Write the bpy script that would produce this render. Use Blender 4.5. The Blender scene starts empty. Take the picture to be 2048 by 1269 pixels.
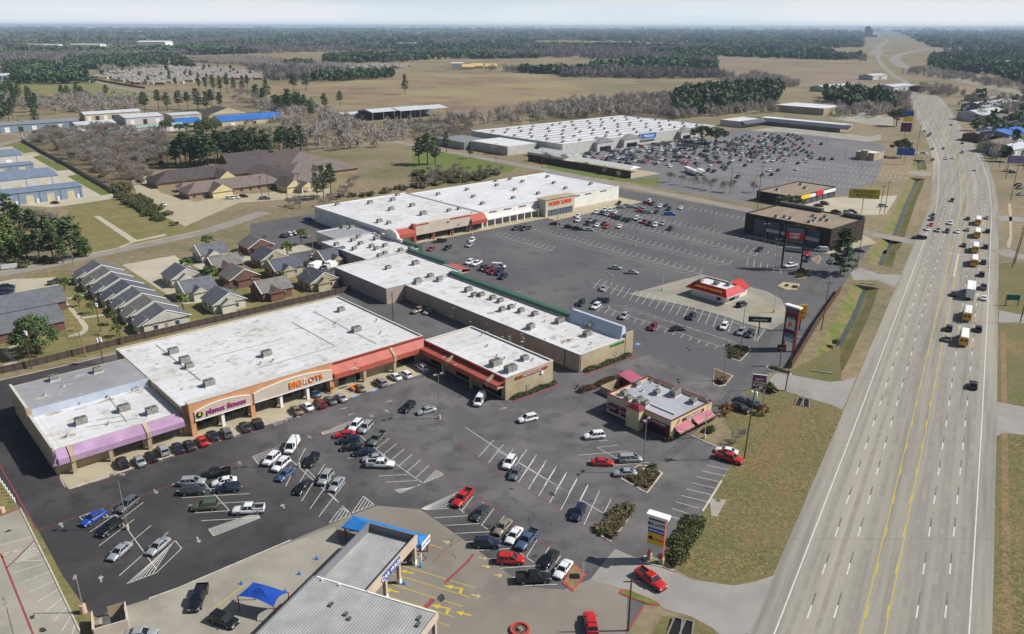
import bpy, bmesh, math, random
import numpy as np
from mathutils import Vector, Matrix
from mathutils.geometry import delaunay_2d_cdt
R = math.radians
scene = bpy.context.scene
COL = scene.collection
rng = random.Random(7)

# ---------------------------------------------------------------- camera, sky, sun, exposure
FOC, PCX, PCY, CAMH = 1593.0, 1024.0, 634.5, 86.0
PITCH = math.atan((634.5 - 54.0) / FOC)
ROLL = R(0.17)
cam_d = bpy.data.cameras.new("camera")
cam = bpy.data.objects.new("camera", cam_d); COL.objects.link(cam)
cam_d.sensor_fit = 'HORIZONTAL'; cam_d.sensor_width = 36.0
cam_d.lens = FOC / 2048.0 * 36.0
cam_d.clip_start = 1.0; cam_d.clip_end = 60000.0
FW = Vector((0, math.cos(PITCH), -math.sin(PITCH)))
_u0 = Vector((0, math.sin(PITCH), math.cos(PITCH))); _r0 = Vector((1, 0, 0))
RT = math.cos(ROLL) * _r0 + math.sin(ROLL) * _u0
UP = -math.sin(ROLL) * _r0 + math.cos(ROLL) * _u0
m = Matrix.Identity(4)
for i in range(3):
    m[i][0] = RT[i]; m[i][1] = UP[i]; m[i][2] = -FW[i]
m[2][3] = CAMH
cam.matrix_world = m
scene.camera = cam

SUN_EL, SUN_AZ = R(43.0), R(88.0)          # azimuth measured clockwise from +Y
world = bpy.data.worlds.new("World"); scene.world = world; world.use_nodes = True
wn = world.node_tree.nodes; wl = world.node_tree.links
sky = wn.new("ShaderNodeTexSky"); sky.sky_type = 'NISHITA'; sky.sun_disc = False
sky.sun_elevation = SUN_EL; sky.sun_rotation = SUN_AZ
sky.altitude = 80; sky.air_density = 1.0; sky.dust_density = 2.2; sky.ozone_density = 1.4
# the clear Nishita sky, whitened towards the horizon by thin high cloud and winter haze
_tc = wn.new("ShaderNodeTexCoord"); _sp = wn.new("ShaderNodeSeparateXYZ"); wl.new(_tc.outputs["Generated"], _sp.inputs[0])
_mr = wn.new("ShaderNodeMapRange"); _mr.interpolation_type = 'SMOOTHSTEP'
for _k, _v in (("From Min", -0.01), ("From Max", 0.13), ("To Min", 1.0), ("To Max", 0.0)): _mr.inputs[_k].default_value = _v
wl.new(_sp.outputs[2], _mr.inputs["Value"])
_mp = wn.new("ShaderNodeMapping"); _mp.inputs["Scale"].default_value = (1, 1, 9); wl.new(_tc.outputs["Generated"], _mp.inputs[0])
_nz = wn.new("ShaderNodeTexNoise"); _nz.inputs["Scale"].default_value = 3.2; _nz.inputs["Detail"].default_value = 7; wl.new(_mp.outputs[0], _nz.inputs["Vector"])
_cl = wn.new("ShaderNodeMix"); _cl.data_type = 'RGBA'; _cl.inputs[6].default_value = (11.2, 13.0, 14.4, 1); _cl.inputs[7].default_value = (13.6, 14.2, 14.7, 1)
_cr = wn.new("ShaderNodeMapRange"); _cr.inputs["From Min"].default_value = .4; _cr.inputs["From Max"].default_value = .6
wl.new(_nz.outputs["Fac"], _cr.inputs["Value"]); wl.new(_cr.outputs[0], _cl.inputs[0])
_sm = wn.new("ShaderNodeMix"); _sm.data_type = 'RGBA'; wl.new(_mr.outputs[0], _sm.inputs[0]); wl.new(sky.outputs[0], _sm.inputs[6]); wl.new(_cl.outputs[2], _sm.inputs[7])
wl.new(_sm.outputs[2], wn["Background"].inputs[0])
wn["Background"].inputs[1].default_value = 0.068
sun_d = bpy.data.lights.new("sun", 'SUN'); sun_d.energy = 5.0; sun_d.angle = R(0.5)
sun_d.color = (1.0, 0.975, 0.93)
sun = bpy.data.objects.new("sun", sun_d); COL.objects.link(sun)
_d = Vector((math.sin(SUN_AZ) * math.cos(SUN_EL), math.cos(SUN_AZ) * math.cos(SUN_EL), math.sin(SUN_EL)))
sun.rotation_euler = _d.to_track_quat('Z', 'Y').to_euler()
scene.view_settings.view_transform = 'Standard'; scene.view_settings.look = 'None'
scene.view_settings.exposure = 0.0; scene.view_settings.gamma = 1.0
scene.cycles.max_bounces = 5; scene.cycles.diffuse_bounces = 2; scene.cycles.glossy_bounces = 2
scene.cycles.volume_bounces = 0; scene.cycles.transparent_max_bounces = 6
scene.cycles.use_denoising = True
scene.cycles.caustics_reflective = False; scene.cycles.caustics_refractive = False

# ---------------------------------------------------------------- places on the ground
ANG = R(41.8)                               # the shopping centre's street grid
EX = Vector((math.cos(ANG), math.sin(ANG), 0)); EY = Vector((-math.sin(ANG), math.cos(ANG), 0))
REG = dict(f=(0, 0, 1), c1=(0, 835, 2.924), c2=(674, 835, 2.924), c3=(1348, 835, 2.924),
    m1=(0, 417, 2.924), m2=(674, 417, 2.924), m3=(1348, 417, 2.924),
    t1=(0, 0, 2.924), t2=(674, 0, 2.924), t3=(1348, 0, 2.924),
    r1=(0, 640, 4.876), r2=(400, 560, 4.229), r3=(820, 540, 4.229), r4=(600, 330, 3.2),
    ch=(1040, 700, 4.229), p2=(820, 920, 5.075), p3=(1120, 960, 5.075), cw=(500, 1010, 4.876),
    hl=(1060, 360, 6.344), ls=(1120, 540, 5.075), wf=(1480, 360, 6.344), th=(1280, 260, 6.344),
    wm=(1180, 240, 6.4), v6=(1480, 580, 5.075), h1=(1780, 80, 7.466), h2=(1780, 240, 7.466),
    h3=(1780, 400, 3.847), w1=(0, 280, 7.466), z5=(0, 440, 3.965), nh=(220, 260, 4.655), q1=(0, 900, 3.438))
def px(reg, x, y):
    o = REG[reg]; return o[0] + x / o[2], o[1] + y / o[2]
def g(reg, x, y, z=0.0):
    X, Y = px(reg, x, y)
    d = FW + RT * ((X - PCX) / FOC) - UP * ((Y - PCY) / FOC)
    p = Vector((0, 0, CAMH)) + d * ((z - CAMH) / d.z)
    p.z = z
    return p
def gp(reg, pts, z=0.0): return [g(reg, a, b, z) for a, b in pts]
def st(s, t, z=0.0):
    p = EX * s + EY * t; p.z = z; return p
def to_st(p): return p.dot(EX), p.dot(EY)
def proj(p):
    q = Vector(p) - Vector((0, 0, CAMH)); w = q.dot(FW)
    return PCX + FOC * q.dot(RT) / w, PCY - FOC * q.dot(UP) / w
def fan(reg, pts): return gp(reg, pts)
def head(reg, a, b):
    "direction of travel from pixel a to pixel b, as an angle"
    d = g(reg, *b) - g(reg, *a); return math.atan2(d.y, d.x)

# ---------------------------------------------------------------- materials
def S(r, gg=None, b=None):
    if gg is None: gg = b = r
    f = lambda c: (c / 255 / 12.92) if c <= 10.3 else ((c / 255 + 0.055) / 1.055) ** 2.4
    return (f(r), f(gg), f(b))
MATS = {}
def mat(name, col, rough=0.8, col2=None, scale=1.0, detail=5, lo=0.4, hi=0.62, col3=None, scale3=0.05, lo3=.5, hi3=.66,
        metal=0.0, bump=0.0, bscale=None, spec=0.3, stretch=None, coat=0.0, fine=0.0, fs=2.0, turn=0.0, seam=0.0):
    if name in MATS: return MATS[name]
    M = bpy.data.materials.new(name); M.use_nodes = True; MATS[name] = M
    n, l = M.node_tree.nodes, M.node_tree.links
    b = n["Principled BSDF"]
    b.inputs["Base Color"].default_value = (*col, 1); b.inputs["Roughness"].default_value = rough
    b.inputs["Metallic"].default_value = metal; b.inputs["Specular IOR Level"].default_value = spec
    b.inputs["Coat Weight"].default_value = coat
    tc = None
    def coord():
        nonlocal tc
        if tc is None:
            t = n.new("ShaderNodeTexCoord"); mp = n.new("ShaderNodeMapping")
            if stretch: mp.inputs["Scale"].default_value = stretch
            if turn: mp.vector_type = 'TEXTURE'; mp.inputs["Rotation"].default_value = (0, 0, turn)
            l.new(t.outputs["Object"], mp.inputs["Vector"]); tc = mp.outputs[0]
        return tc
    def ramp(sc, a, c, det):
        t = n.new("ShaderNodeTexNoise"); t.inputs["Scale"].default_value = sc; t.inputs["Detail"].default_value = det
        t.inputs["Roughness"].default_value = 0.62
        l.new(coord(), t.inputs["Vector"])
        r = n.new("ShaderNodeMapRange"); r.inputs["From Min"].default_value = a; r.inputs["From Max"].default_value = c
        l.new(t.outputs["Fac"], r.inputs["Value"]); return r.outputs[0], t.outputs["Fac"]
    last = None
    if col2:
        fac, _ = ramp(scale, lo, hi, detail)
        mx = n.new("ShaderNodeMix"); mx.data_type = 'RGBA'
        mx.inputs[6].default_value = (*col, 1); mx.inputs[7].default_value = (*col2, 1)
        l.new(fac, mx.inputs[0]); last = mx.outputs[2]
    if col3:
        fac, _ = ramp(scale3, lo3, hi3, 6)
        mx = n.new("ShaderNodeMix"); mx.data_type = 'RGBA'
        if last: l.new(last, mx.inputs[6])
        else: mx.inputs[6].default_value = (*col, 1)
        mx.inputs[7].default_value = (*col3, 1); l.new(fac, mx.inputs[0]); last = mx.outputs[2]
    if fine:
        t = n.new("ShaderNodeTexNoise"); t.inputs["Scale"].default_value = fs; t.inputs["Detail"].default_value = 4; t.inputs["Roughness"].default_value = .75
        t2 = n.new("ShaderNodeTexCoord"); l.new(t2.outputs["Object"], t.inputs["Vector"])
        r = n.new("ShaderNodeMapRange")
        for k_, v_ in (("From Min", .3), ("From Max", .7), ("To Min", 1 - fine), ("To Max", 1 + fine)): r.inputs[k_].default_value = v_
        l.new(t.outputs["Fac"], r.inputs["Value"]); mx = n.new("ShaderNodeMix"); mx.data_type = 'RGBA'; mx.blend_type = 'MULTIPLY'; mx.inputs[0].default_value = 1
        if last: l.new(last, mx.inputs[6])
        else: mx.inputs[6].default_value = (*col, 1)
        l.new(r.outputs[0], mx.inputs[7]); last = mx.outputs[2]
    if seam:
        t = n.new("ShaderNodeTexCoord"); sp = n.new("ShaderNodeSeparateXYZ"); l.new(t.outputs["Object"], sp.inputs[0]); q = []
        for ax, f_ in ((1, 1 / seam), (0, .09)):
            a = n.new("ShaderNodeMath"); a.operation = 'MULTIPLY'; a.inputs[1].default_value = f_; l.new(sp.outputs[ax], a.inputs[0])
            c = n.new("ShaderNodeMath"); c.operation = 'FRACT'; l.new(a.outputs[0], c.inputs[0]); e = n.new("ShaderNodeMath"); e.operation = 'LESS_THAN'; e.inputs[1].default_value = .22 * f_; l.new(c.outputs[0], e.inputs[0]); q.append(e.outputs[0])
        mm = n.new("ShaderNodeMath"); mm.operation = 'MAXIMUM'; l.new(q[0], mm.inputs[0]); l.new(q[1], mm.inputs[1])
        mx = n.new("ShaderNodeMix"); mx.data_type = 'RGBA'; mx.blend_type = 'MULTIPLY'; l.new(mm.outputs[0], mx.inputs[0]); l.new(last, mx.inputs[6]); mx.inputs[7].default_value = (.86, .85, .83, 1); last = mx.outputs[2]
    if last: l.new(last, b.inputs["Base Color"])
    if bump:
        _, f = ramp(bscale or scale * 4, 0, 1, 4)
        bp = n.new("ShaderNodeBump"); bp.inputs["Strength"].default_value = bump; bp.inputs["Distance"].default_value = 0.15
        l.new(f, bp.inputs["Height"]); l.new(bp.outputs[0], b.inputs["Normal"])
    return M
def ribbed(name, col, col2, axis=0, freq=2.2, rough=0.45, metal=0.0, width=0.25):
    "sheet metal or planks: narrow seams across one local axis, as colour and relief"
    if name in MATS: return MATS[name]
    M = mat(name, col, rough, metal=metal)
    n, l = M.node_tree.nodes, M.node_tree.links; b = n["Principled BSDF"]
    t = n.new("ShaderNodeTexCoord"); sp = n.new("ShaderNodeSeparateXYZ"); l.new(t.outputs["Object"], sp.inputs[0])
    mu = n.new("ShaderNodeMath"); mu.operation = 'MULTIPLY'; mu.inputs[1].default_value = freq; l.new(sp.outputs[axis], mu.inputs[0])
    fr = n.new("ShaderNodeMath"); fr.operation = 'FRACT'; l.new(mu.outputs[0], fr.inputs[0])
    lt = n.new("ShaderNodeMath"); lt.operation = 'LESS_THAN'; lt.inputs[1].default_value = width; l.new(fr.outputs[0], lt.inputs[0])
    nz = n.new("ShaderNodeTexNoise"); nz.inputs["Scale"].default_value = 0.35; nz.inputs["Detail"].default_value = 6
    l.new(t.outputs["Object"], nz.inputs["Vector"])
    mr = n.new("ShaderNodeMapRange"); mr.inputs["From Min"].default_value = .3; mr.inputs["From Max"].default_value = .7
    mr.inputs["To Min"].default_value = .8; mr.inputs["To Max"].default_value = 1.1; l.new(nz.outputs["Fac"], mr.inputs["Value"])
    mx = n.new("ShaderNodeMix"); mx.data_type = 'RGBA'; mx.inputs[6].default_value = (*col, 1); mx.inputs[7].default_value = (*col2, 1)
    l.new(lt.outputs[0], mx.inputs[0])
    ml = n.new("ShaderNodeMix"); ml.data_type = 'RGBA'; ml.blend_type = 'MULTIPLY'; ml.inputs[0].default_value = 1
    l.new(mx.outputs[2], ml.inputs[6]); l.new(mr.outputs[0], ml.inputs[7]); l.new(ml.outputs[2], b.inputs["Base Color"])
    bp = n.new("ShaderNodeBump"); bp.inputs["Strength"].default_value = .6; bp.inputs["Distance"].default_value = .05
    l.new(lt.outputs[0], bp.inputs["Height"]); l.new(bp.outputs[0], b.inputs["Normal"])
    return M

# ---------------------------------------------------------------- mesh builder
class MB:
    def __init__(s, off=(0, 0, 0)):
        s.v = []; s.f = []; s.mi = []; s.mats = []; s.off = Vector(off); s.sm = []
    def m(s, mt):
        if mt is None: return 0
        if mt not in s.mats: s.mats.append(mt)
        return s.mats.index(mt)
    def vs(s, pts):
        i = len(s.v); s.v += [(p[0] - s.off[0], p[1] - s.off[1], p[2] - s.off[2]) for p in pts]; return i
    def face(s, pts, mt=None, smooth=False):
        i = s.vs(pts); s.f.append(tuple(range(i, i + len(pts)))); s.mi.append(s.m(mt)); s.sm.append(smooth)
        return s
    def faces(s, pts, fl, mt=None, smooth=False):
        i = s.vs(pts); k = s.m(mt)
        for f in fl: s.f.append(tuple(i + a for a in f)); s.mi.append(k); s.sm.append(smooth)
        return s
    def box(s, x0, x1, y0, y1, z0, z1, mt=None):
        p = [(x0, y0, z0), (x1, y0, z0), (x1, y1, z0), (x0, y1, z0), (x0, y0, z1), (x1, y0, z1), (x1, y1, z1), (x0, y1, z1)]
        return s.faces(p, [(3, 2, 1, 0), (4, 5, 6, 7), (0, 1, 5, 4), (1, 2, 6, 5), (2, 3, 7, 6), (3, 0, 4, 7)], mt)
    def prism(s, poly, z0, z1, mt=None, top=None):
        n = len(poly)
        if area(poly) < 0: poly = poly[::-1]
        a = [(p[0], p[1], z0) for p in poly]; b = [(p[0], p[1], z1) for p in poly]
        s.faces(a + b, [(i, (i + 1) % n, n + (i + 1) % n, n + i) for i in range(n)], mt)
        s.face(b, top or mt); s.face(a[::-1], mt); return s
    def hexa(s, bot, top, mt=None):
        "eight corners: four below, four above"
        n = len(bot)
        s.faces(list(bot) + list(top), [tuple(range(n - 1, -1, -1)), tuple(range(n, 2 * n))] +
                [(i, (i + 1) % n, n + (i + 1) % n, n + i) for i in range(n)], mt); return s
    def tube(s, p0, p1, r0, r1=None, n=8, mt=None, cap=True, smooth=True):
        p0 = Vector(p0); p1 = Vector(p1); r1 = r0 if r1 is None else r1
        d = (p1 - p0).normalized(); a = d.orthogonal().normalized(); b = d.cross(a)
        ring = [a * math.cos(2 * math.pi * i / n) + b * math.sin(2 * math.pi * i / n) for i in range(n)]
        pts = [p0 + c * r0 for c in ring] + [p1 + c * r1 for c in ring]
        s.faces(pts, [(i, (i + 1) % n, n + (i + 1) % n, n + i) for i in range(n)], mt, smooth)
        if cap: s.faces(pts, [tuple(range(n, 2 * n)), tuple(range(n - 1, -1, -1))], mt)
        return s
    def strip(s, pts, w, z, mt=None, dash=None):
        "flat band along a polyline on the ground"
        for a, b in zip(pts, pts[1:]):
            a = Vector((a[0], a[1], 0)); b = Vector((b[0], b[1], 0)); d = b - a; L = d.length
            if L < 1e-6: continue
            d /= L; n = Vector((-d.y, d.x, 0)) * w / 2
            segs = [(0, L)] if not dash else [(k * dash[1], min(L, k * dash[1] + dash[0])) for k in range(int(L / dash[1]) + 1) if k * dash[1] < L]
            for q0, q1 in segs:
                q = [a + d * q0 - n, a + d * q1 - n, a + d * q1 + n, a + d * q0 + n]
                s.face([(k.x, k.y, z) for k in q], mt)
        return s
    def kerb(s, pts, w, z0, z1, mt=None, closed=False):
        pts = [Vector((p[0], p[1], 0)) for p in pts]
        if closed: pts = pts + [pts[0]]
        for i, (a, b) in enumerate(zip(pts, pts[1:])):
            d = b - a; L = d.length
            if L < 1e-6: continue
            d /= L; n = Vector((-d.y, d.x, 0)) * w / 2; e = d * (w * 0.3) * (0 if i == 0 and not closed else 1)
            a2 = a - e * 0
            zz = z1 + (i % 2) * 0.002
            s.prism([a2 - n, b - n, b + n, a2 + n], z0, zz, mt)
        return s
    def build(s, name, mt=None, parent=None, loc=None, rotz=0.0, bevel=0.0):
        me = bpy.data.meshes.new(name)
        me.from_pydata(s.v, [], s.f)
        ms = s.mats if s.mats else [mt]
        for k in ms: me.materials.append(k if k is not None else mt)
        if len(ms) > 1: me.polygons.foreach_set("material_index", s.mi)
        if any(s.sm): me.polygons.foreach_set("use_smooth", s.sm)
        me.update()
        return link(name, me, parent, loc, rotz)
def area(p): return 0.5 * sum(p[i][0] * p[(i + 1) % len(p)][1] - p[(i + 1) % len(p)][0] * p[i][1] for i in range(len(p)))
def link(name, me, parent=None, loc=None, rotz=0.0):
    o = bpy.data.objects.new(name, me); COL.objects.link(o)
    if parent: o.parent = parent
    if loc is not None: o.location = loc
    o.rotation_euler = (0, 0, rotz)
    return o
def tag(o, label=None, cat=None, group=None, kind=None):
    if label: o["label"] = label
    if cat: o["category"] = cat
    if group: o["group"] = group
    if kind: o["kind"] = kind
    return o
def thing(name, label, cat, loc=(0, 0, 0), rotz=0.0, group=None):
    o = bpy.data.objects.new(name, None); COL.objects.link(o)
    o.location = loc; o.rotation_euler = (0, 0, rotz); o.empty_display_size = 1
    return tag(o, label, cat, group)
def gthing(name, label, cat, s, t, group=None):
    "a thing standing square to the street grid; its parts use grid metres through GB"
    o = thing(name, label, cat, st(s, t), ANG, group); o["_o"] = (s, t); return o
def GB(root):
    s, t = root["_o"]; return MB((s, t, 0))
def struct(name, mb, mt):
    o = mb.build(name, mt) if isinstance(mb, MB) else mb
    o["kind"] = "structure"; return o
ORD = ["first", "second", "third", "fourth", "fifth", "sixth", "seventh", "eighth", "ninth", "tenth", "eleventh", "twelfth",
       "thirteenth", "fourteenth", "fifteenth", "sixteenth", "seventeenth", "eighteenth", "nineteenth", "twentieth"]
def ordinal(i, n):
    if n == 1: return "only"
    if i == 0: return "leftmost"
    if i == n - 1: return "rightmost"
    return ORD[i] if i < 20 else str(i + 1) + "th"
def text_part(body, name, parent, loc, rot, size, mt, ext=0.06, bold=0.0, sx=1.0, align='CENTER', shear=0.0, spacing=1.0):
    cu = bpy.data.curves.new(name, 'FONT'); cu.body = body; cu.size = size; cu.extrude = ext; cu.offset = bold
    cu.align_x = align; cu.align_y = 'CENTER'; cu.shear = shear; cu.space_character = spacing; cu.resolution_u = 3
    o = bpy.data.objects.new("tmp", cu); COL.objects.link(o)
    me = bpy.data.meshes.new_from_object(o)
    bpy.data.objects.remove(o); bpy.data.curves.remove(cu)
    me.materials.clear(); me.materials.append(mt); me.name = name
    for v in me.vertices: v.co.x *= sx
    q = link(name, me, parent); q.location = loc; q.rotation_euler = rot
    return q
# ---------------------------------------------------------------- palette
M_ground = mat("ground_grass", S(128, 117, 92), .95, S(108, 104, 74), .02, 9, .42, .62, S(144, 126, 100), .006, .45, .62, fine=.3, fs=.35)
M_verge = mat("verge_grass", S(110, 103, 68), .95, S(90, 98, 54), .09, 9, .49, .68, S(130, 110, 78), .045, .53, .68, bump=.5, bscale=3, fine=.34, fs=1.1)
M_lawn = mat("lawn_grass", S(116, 112, 68), .95, S(132, 120, 80), .1, 8, .4, .6, S(94, 102, 54), .35, .5, .7, bump=.3, bscale=3, fine=.25, fs=1.2)
M_green = mat("green_lawn", S(92, 110, 48), .95, S(112, 112, 62), .2, 7, .4, .65, bump=.3, bscale=3, fine=.25, fs=1.0)
M_meadow = mat("meadow", S(136, 130, 86), .95, S(112, 112, 64), .06, 8, .4, .6, S(104, 116, 56), .02, .5, .65, fine=.2, fs=.5)
M_field = mat("dry_field", S(142, 122, 98), .95, S(124, 104, 82), .02, 9, .4, .6, S(146, 134, 98), .006, .45, .6, fine=.16, fs=.3)
M_field2 = mat("olive_field", S(134, 124, 100), .95, S(116, 106, 86), .012, 9, .4, .6, S(140, 122, 104), .004, .45, .6, fine=.16, fs=.3)
M_wood_floor = mat("wood_floor", S(112, 98, 76), .95, S(88, 84, 56), .1, 8, .4, .6, S(132, 112, 86), .04, .5, .65, fine=.3, fs=.6)
M_asph = mat("lot_asphalt", S(62, 60, 61), .75, S(77, 74, 73), .07, 9, .42, .66, S(53, 51, 52), .2, .5, .68, bump=.15, bscale=9, fine=.12, fs=3)
M_asph2 = mat("worn_asphalt", S(104, 100, 97), .8, S(122, 116, 110), .06, 9, .42, .66, S(88, 84, 83), .16, .5, .68, bump=.15, bscale=9)
M_asph3 = mat("centre_asphalt", S(90, 89, 91), .8, S(103, 101, 101), .03, 9, .42, .62, S(82, 80, 82), .12, .5, .68, bump=.1, bscale=7, fine=.1, fs=2)
M_asph4 = mat("far_asphalt", S(110, 108, 110), .85, S(122, 119, 119), .02, 8, .4, .62, S(100, 98, 101), .08, .5, .68)
M_conc = mat("concrete_paving", S(158, 153, 140), .85, S(142, 137, 124), .12, 9, .42, .62, S(172, 167, 152), .05, .5, .66, bump=.1, bscale=6)
M_concd = mat("stained_concrete", S(132, 126, 116), .85, S(112, 106, 98), .1, 9, .42, .64, S(150, 142, 128), .05, .48, .64, bump=.1, bscale=6)
M_tan = mat("tan_concrete", S(176, 166, 140), .85, S(164, 154, 128), .2, 8, .4, .62)
M_pad = mat("office_pad_concrete", S(156, 150, 136), .85, S(140, 135, 123), .12, 8, .42, .62, fine=.06)
M_lightc = mat("light_concrete", S(184, 176, 156), .85, S(170, 162, 142), .07, 8, .4, .62)
M_road = mat("highway_concrete", S(150, 145, 134), .85, S(128, 124, 115), .5, 6, .44, .62, S(163, 157, 143), .09, .5, .66, stretch=(1, 34, 1), turn=R(-30), fine=.08, fs=1.5)
M_drive = mat("driveway_concrete", S(152, 148, 142), .85, S(140, 136, 131), .12, 9, .42, .64)
M_street = mat("street_paving", S(146, 140, 130), .85, S(134, 128, 119), .1, 9, .42, .62)
M_white = mat("white_marking", S(206, 204, 196), .8, S(150, 147, 142), .9, 6, .52, .78)
M_yellow = mat("yellow_marking", S(198, 174, 62), .8, S(164, 150, 80), .9, 6, .54, .78)
M_red = mat("red_marking", S(150, 72, 74), .85, S(112, 70, 70), .7, 6, .45, .7)
M_blue = mat("blue_marking", S(88, 132, 190), .8)
M_kerbw = mat("kerb_concrete", S(196, 190, 176), .8, S(176, 170, 156), .8)
M_kerbr = mat("red_kerb", S(190, 74, 66), .8, S(166, 70, 62), .9)
M_water = mat("ditch_water", S(74, 78, 74), .28, S(92, 96, 64), .3, 5, .5, .65, spec=.35)
M_ditch = mat("ditch_bank", S(104, 106, 58), .95, S(128, 112, 76), .25, 8, .4, .6, S(80, 106, 40), .12, .5, .66, bump=.4, bscale=3)
M_dirt = mat("bare_dirt", S(142, 118, 88), .95, S(124, 104, 76), .5)

# ---------------------------------------------------------------- the ground: one sheet to the horizon, with the roadside ditch cut into it
def offset_line(pts, w):
    out = []
    for i, p in enumerate(pts):
        a = pts[max(0, i - 1)]; b = pts[min(len(pts) - 1, i + 1)]
        d = Vector((b.x - a.x, b.y - a.y, 0)).normalized(); out.append(Vector((p.x - d.y * w, p.y + d.x * w, 0)))
    return out
def resample(pts, step):
    out = [pts[0]]
    for a, b in zip(pts, pts[1:]):
        n = max(1, int((b - a).length / step))
        out += [a.lerp(b, k / n) for k in range(1, n + 1)]
    return out
DITCH = [gp('h2', [(424, 600), (432, 690), (438, 745)]),
         [g('h2', 405, 875), g('h2', 330, 1050), g('h2', 245, 1230), g('wf', 1900, 830), g('wf', 1830, 900), g('m3', 1240, 230), g('m3', 1203, 335)],
         gp('m3', [(1125, 455), (1105, 490), (1075, 570), (1035, 655), (985, 745), (945, 830), (905, 900), (868, 952)])]
rings = []
for D in DITCH:
    D2 = resample(D, 6.0)
    rings.append((offset_line(D2, 4.4), offset_line(D2, -4.4), D2))
verts = [Vector((-32000, -300)), Vector((32000, -300)), Vector((32000, 32000)), Vector((-32000, 32000))]
edges = [(0, 1), (1, 2), (2, 3), (3, 0)]
holes = []
for L, Rr, _ in rings:
    poly = [Vector((p.x, p.y)) for p in L] + [Vector((p.x, p.y)) for p in Rr[::-1]]
    k = len(verts); verts += poly; n = len(poly); edges += [(k + i, k + (i + 1) % n) for i in range(n)]; holes.append(poly)
ov, oe, of, _, _, _ = delaunay_2d_cdt(verts, edges, [], 1, 1e-4)
def inside(p, poly):
    c = False; n = len(poly); j = n - 1
    for i in range(n):
        a, b = poly[i], poly[j]
        if (a[1] > p[1]) != (b[1] > p[1]) and p[0] < (b[0] - a[0]) * (p[1] - a[1]) / (b[1] - a[1]) + a[0]: c = not c
        j = i
    return c
gm = MB(); gm.v = [(v.x, v.y, 0) for v in ov]
for f in of:
    c = sum((ov[i] for i in f), Vector((0, 0))) / len(f)
    if not any(inside(c, h) for h in holes): gm.f.append(tuple(f)); gm.mi.append(0); gm.sm.append(False)
struct("ground", gm, M_ground)
dm, wm_ = MB(), MB()
for L, Rr, C in rings:
    for i in range(len(C) - 1):
        prof = []
        for k in (i, i + 1):
            e = 0.0 if k in (0, len(C) - 1) else 1.0
            j = (math.sin(k * 1.7) * .3)
            c = C[k]; l = L[k]; r = Rr[k]
            prof.append([l, l.lerp(c, .62 + j * .1) + Vector((0, 0, -1.1)), l.lerp(c, .86) + Vector((0, 0, -1.35)),
                         r.lerp(c, .86) + Vector((0, 0, -1.35)), r.lerp(c, .66 - j * .1) + Vector((0, 0, -1.05)), r])
        for q in range(5):
            dm.face([prof[0][q], prof[1][q], prof[1][q + 1], prof[0][q + 1]][::-1], M_ditch, True)
        wm_.face([(p[0], p[1], -1.22) for p in (L[i].lerp(C[i], .82), L[i + 1].lerp(C[i + 1], .82), Rr[i + 1].lerp(C[i + 1], .84), Rr[i].lerp(C[i], .84))], M_water)
    for k in (0, -1):
        a = [L[k], L[k].lerp(C[k], .62) + Vector((0, 0, -1.1)), L[k].lerp(C[k], .86) + Vector((0, 0, -1.4)), Rr[k].lerp(C[k], .86) + Vector((0, 0, -1.4)), Rr[k].lerp(C[k], .66) + Vector((0, 0, -1.05)), Rr[k]]
        dm.face(a if k == 0 else a[::-1], M_concd)
struct("ditch", dm, M_ditch); struct("ditch_water", wm_, M_water)

def sheet(name, polys, z, mt):
    b = MB()
    for p in polys: b.face([(q[0], q[1], z) for q in (p if area(p) > 0 else p[::-1])], mt)
    return struct(name, b, mt)
# far fields and meadows (broad land cover)
sheet("field", [gp('t2', [(0, 470), (300, 440), (640, 430), (1140, 425), (1290, 470), (1560, 560), (1560, 600), (1150, 640), (650, 660), (340, 620), (0, 600)])], .02, M_field)
sheet("field", [gp('t1', [(1560, 500), (2047, 470), (2047, 610), (1900, 560), (1600, 560)])], .024, M_field)
sheet("field", [gp('t1', [(1000, 330), (2047, 300), (2047, 380), (1600, 370), (1100, 360)])], .02, M_field2)
sheet("field", [gp('t1', [(0, 335), (380, 330), (720, 318), (1000, 330), (980, 350), (380, 355), (30, 372)])], .02, M_field2)
sheet("meadow", [gp('t1', [(0, 470), (180, 495), (560, 480), (700, 520), (900, 560), (820, 600), (350, 545), (0, 590)])], .02, M_meadow)
sheet("field", [gp('t3', [(240, 330), (1000, 355), (1210, 370), (1250, 440), (1380, 470), (1240, 520), (900, 530), (480, 510), (240, 440)])], .02, M_field2)
sheet("field", [gp('t2', [(640, 300), (1290, 290), (1290, 312), (900, 312)])], .02, M_field2)
sheet("field", [gp('t3', [(280, 690), (640, 660), (640, 690), (330, 745)])], .02, M_meadow)
# woodland floors
sheet("wood_floor", [gp('t1', [(200, 780), (600, 760), (1000, 790), (1800, 830), (1810, 900), (1500, 930), (900, 1000), (830, 1120), (640, 1100), (160, 850)])], .02, M_wood_floor)
sheet("wood_floor", [gp('t2', [(440, 740), (780, 730), (780, 800), (440, 830)]), gp('t2', [(1120, 640), (2040, 560), (2040, 690), (1600, 690), (1130, 730)])], .02, M_wood_floor)
sheet("lawn", [gp('z5', [(690, 290), (1590, 95), (1590, 60), (1000, -300), (560, -170), (520, 100)])], .0145, M_lawn)
sheet("lawn", [gp('t2', [(440, 900), (600, 880), (1060, 980), (1000, 1010), (560, 1040), (440, 1010)])], .024, M_green)
sheet("lawn", [gp('z5', [(-200, 1250), (930, 1035), (1900, 740), (2500, 560), (2100, 330), (1000, 420), (270, 440), (-200, 600)])], .012, M_lawn)
sheet("lawn", [gp('t2', [(1200, 985), (1290, 950), (1730, 1050), (1880, 1040), (1880, 1090), (1200, 1000)])], .024, M_green)
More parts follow.
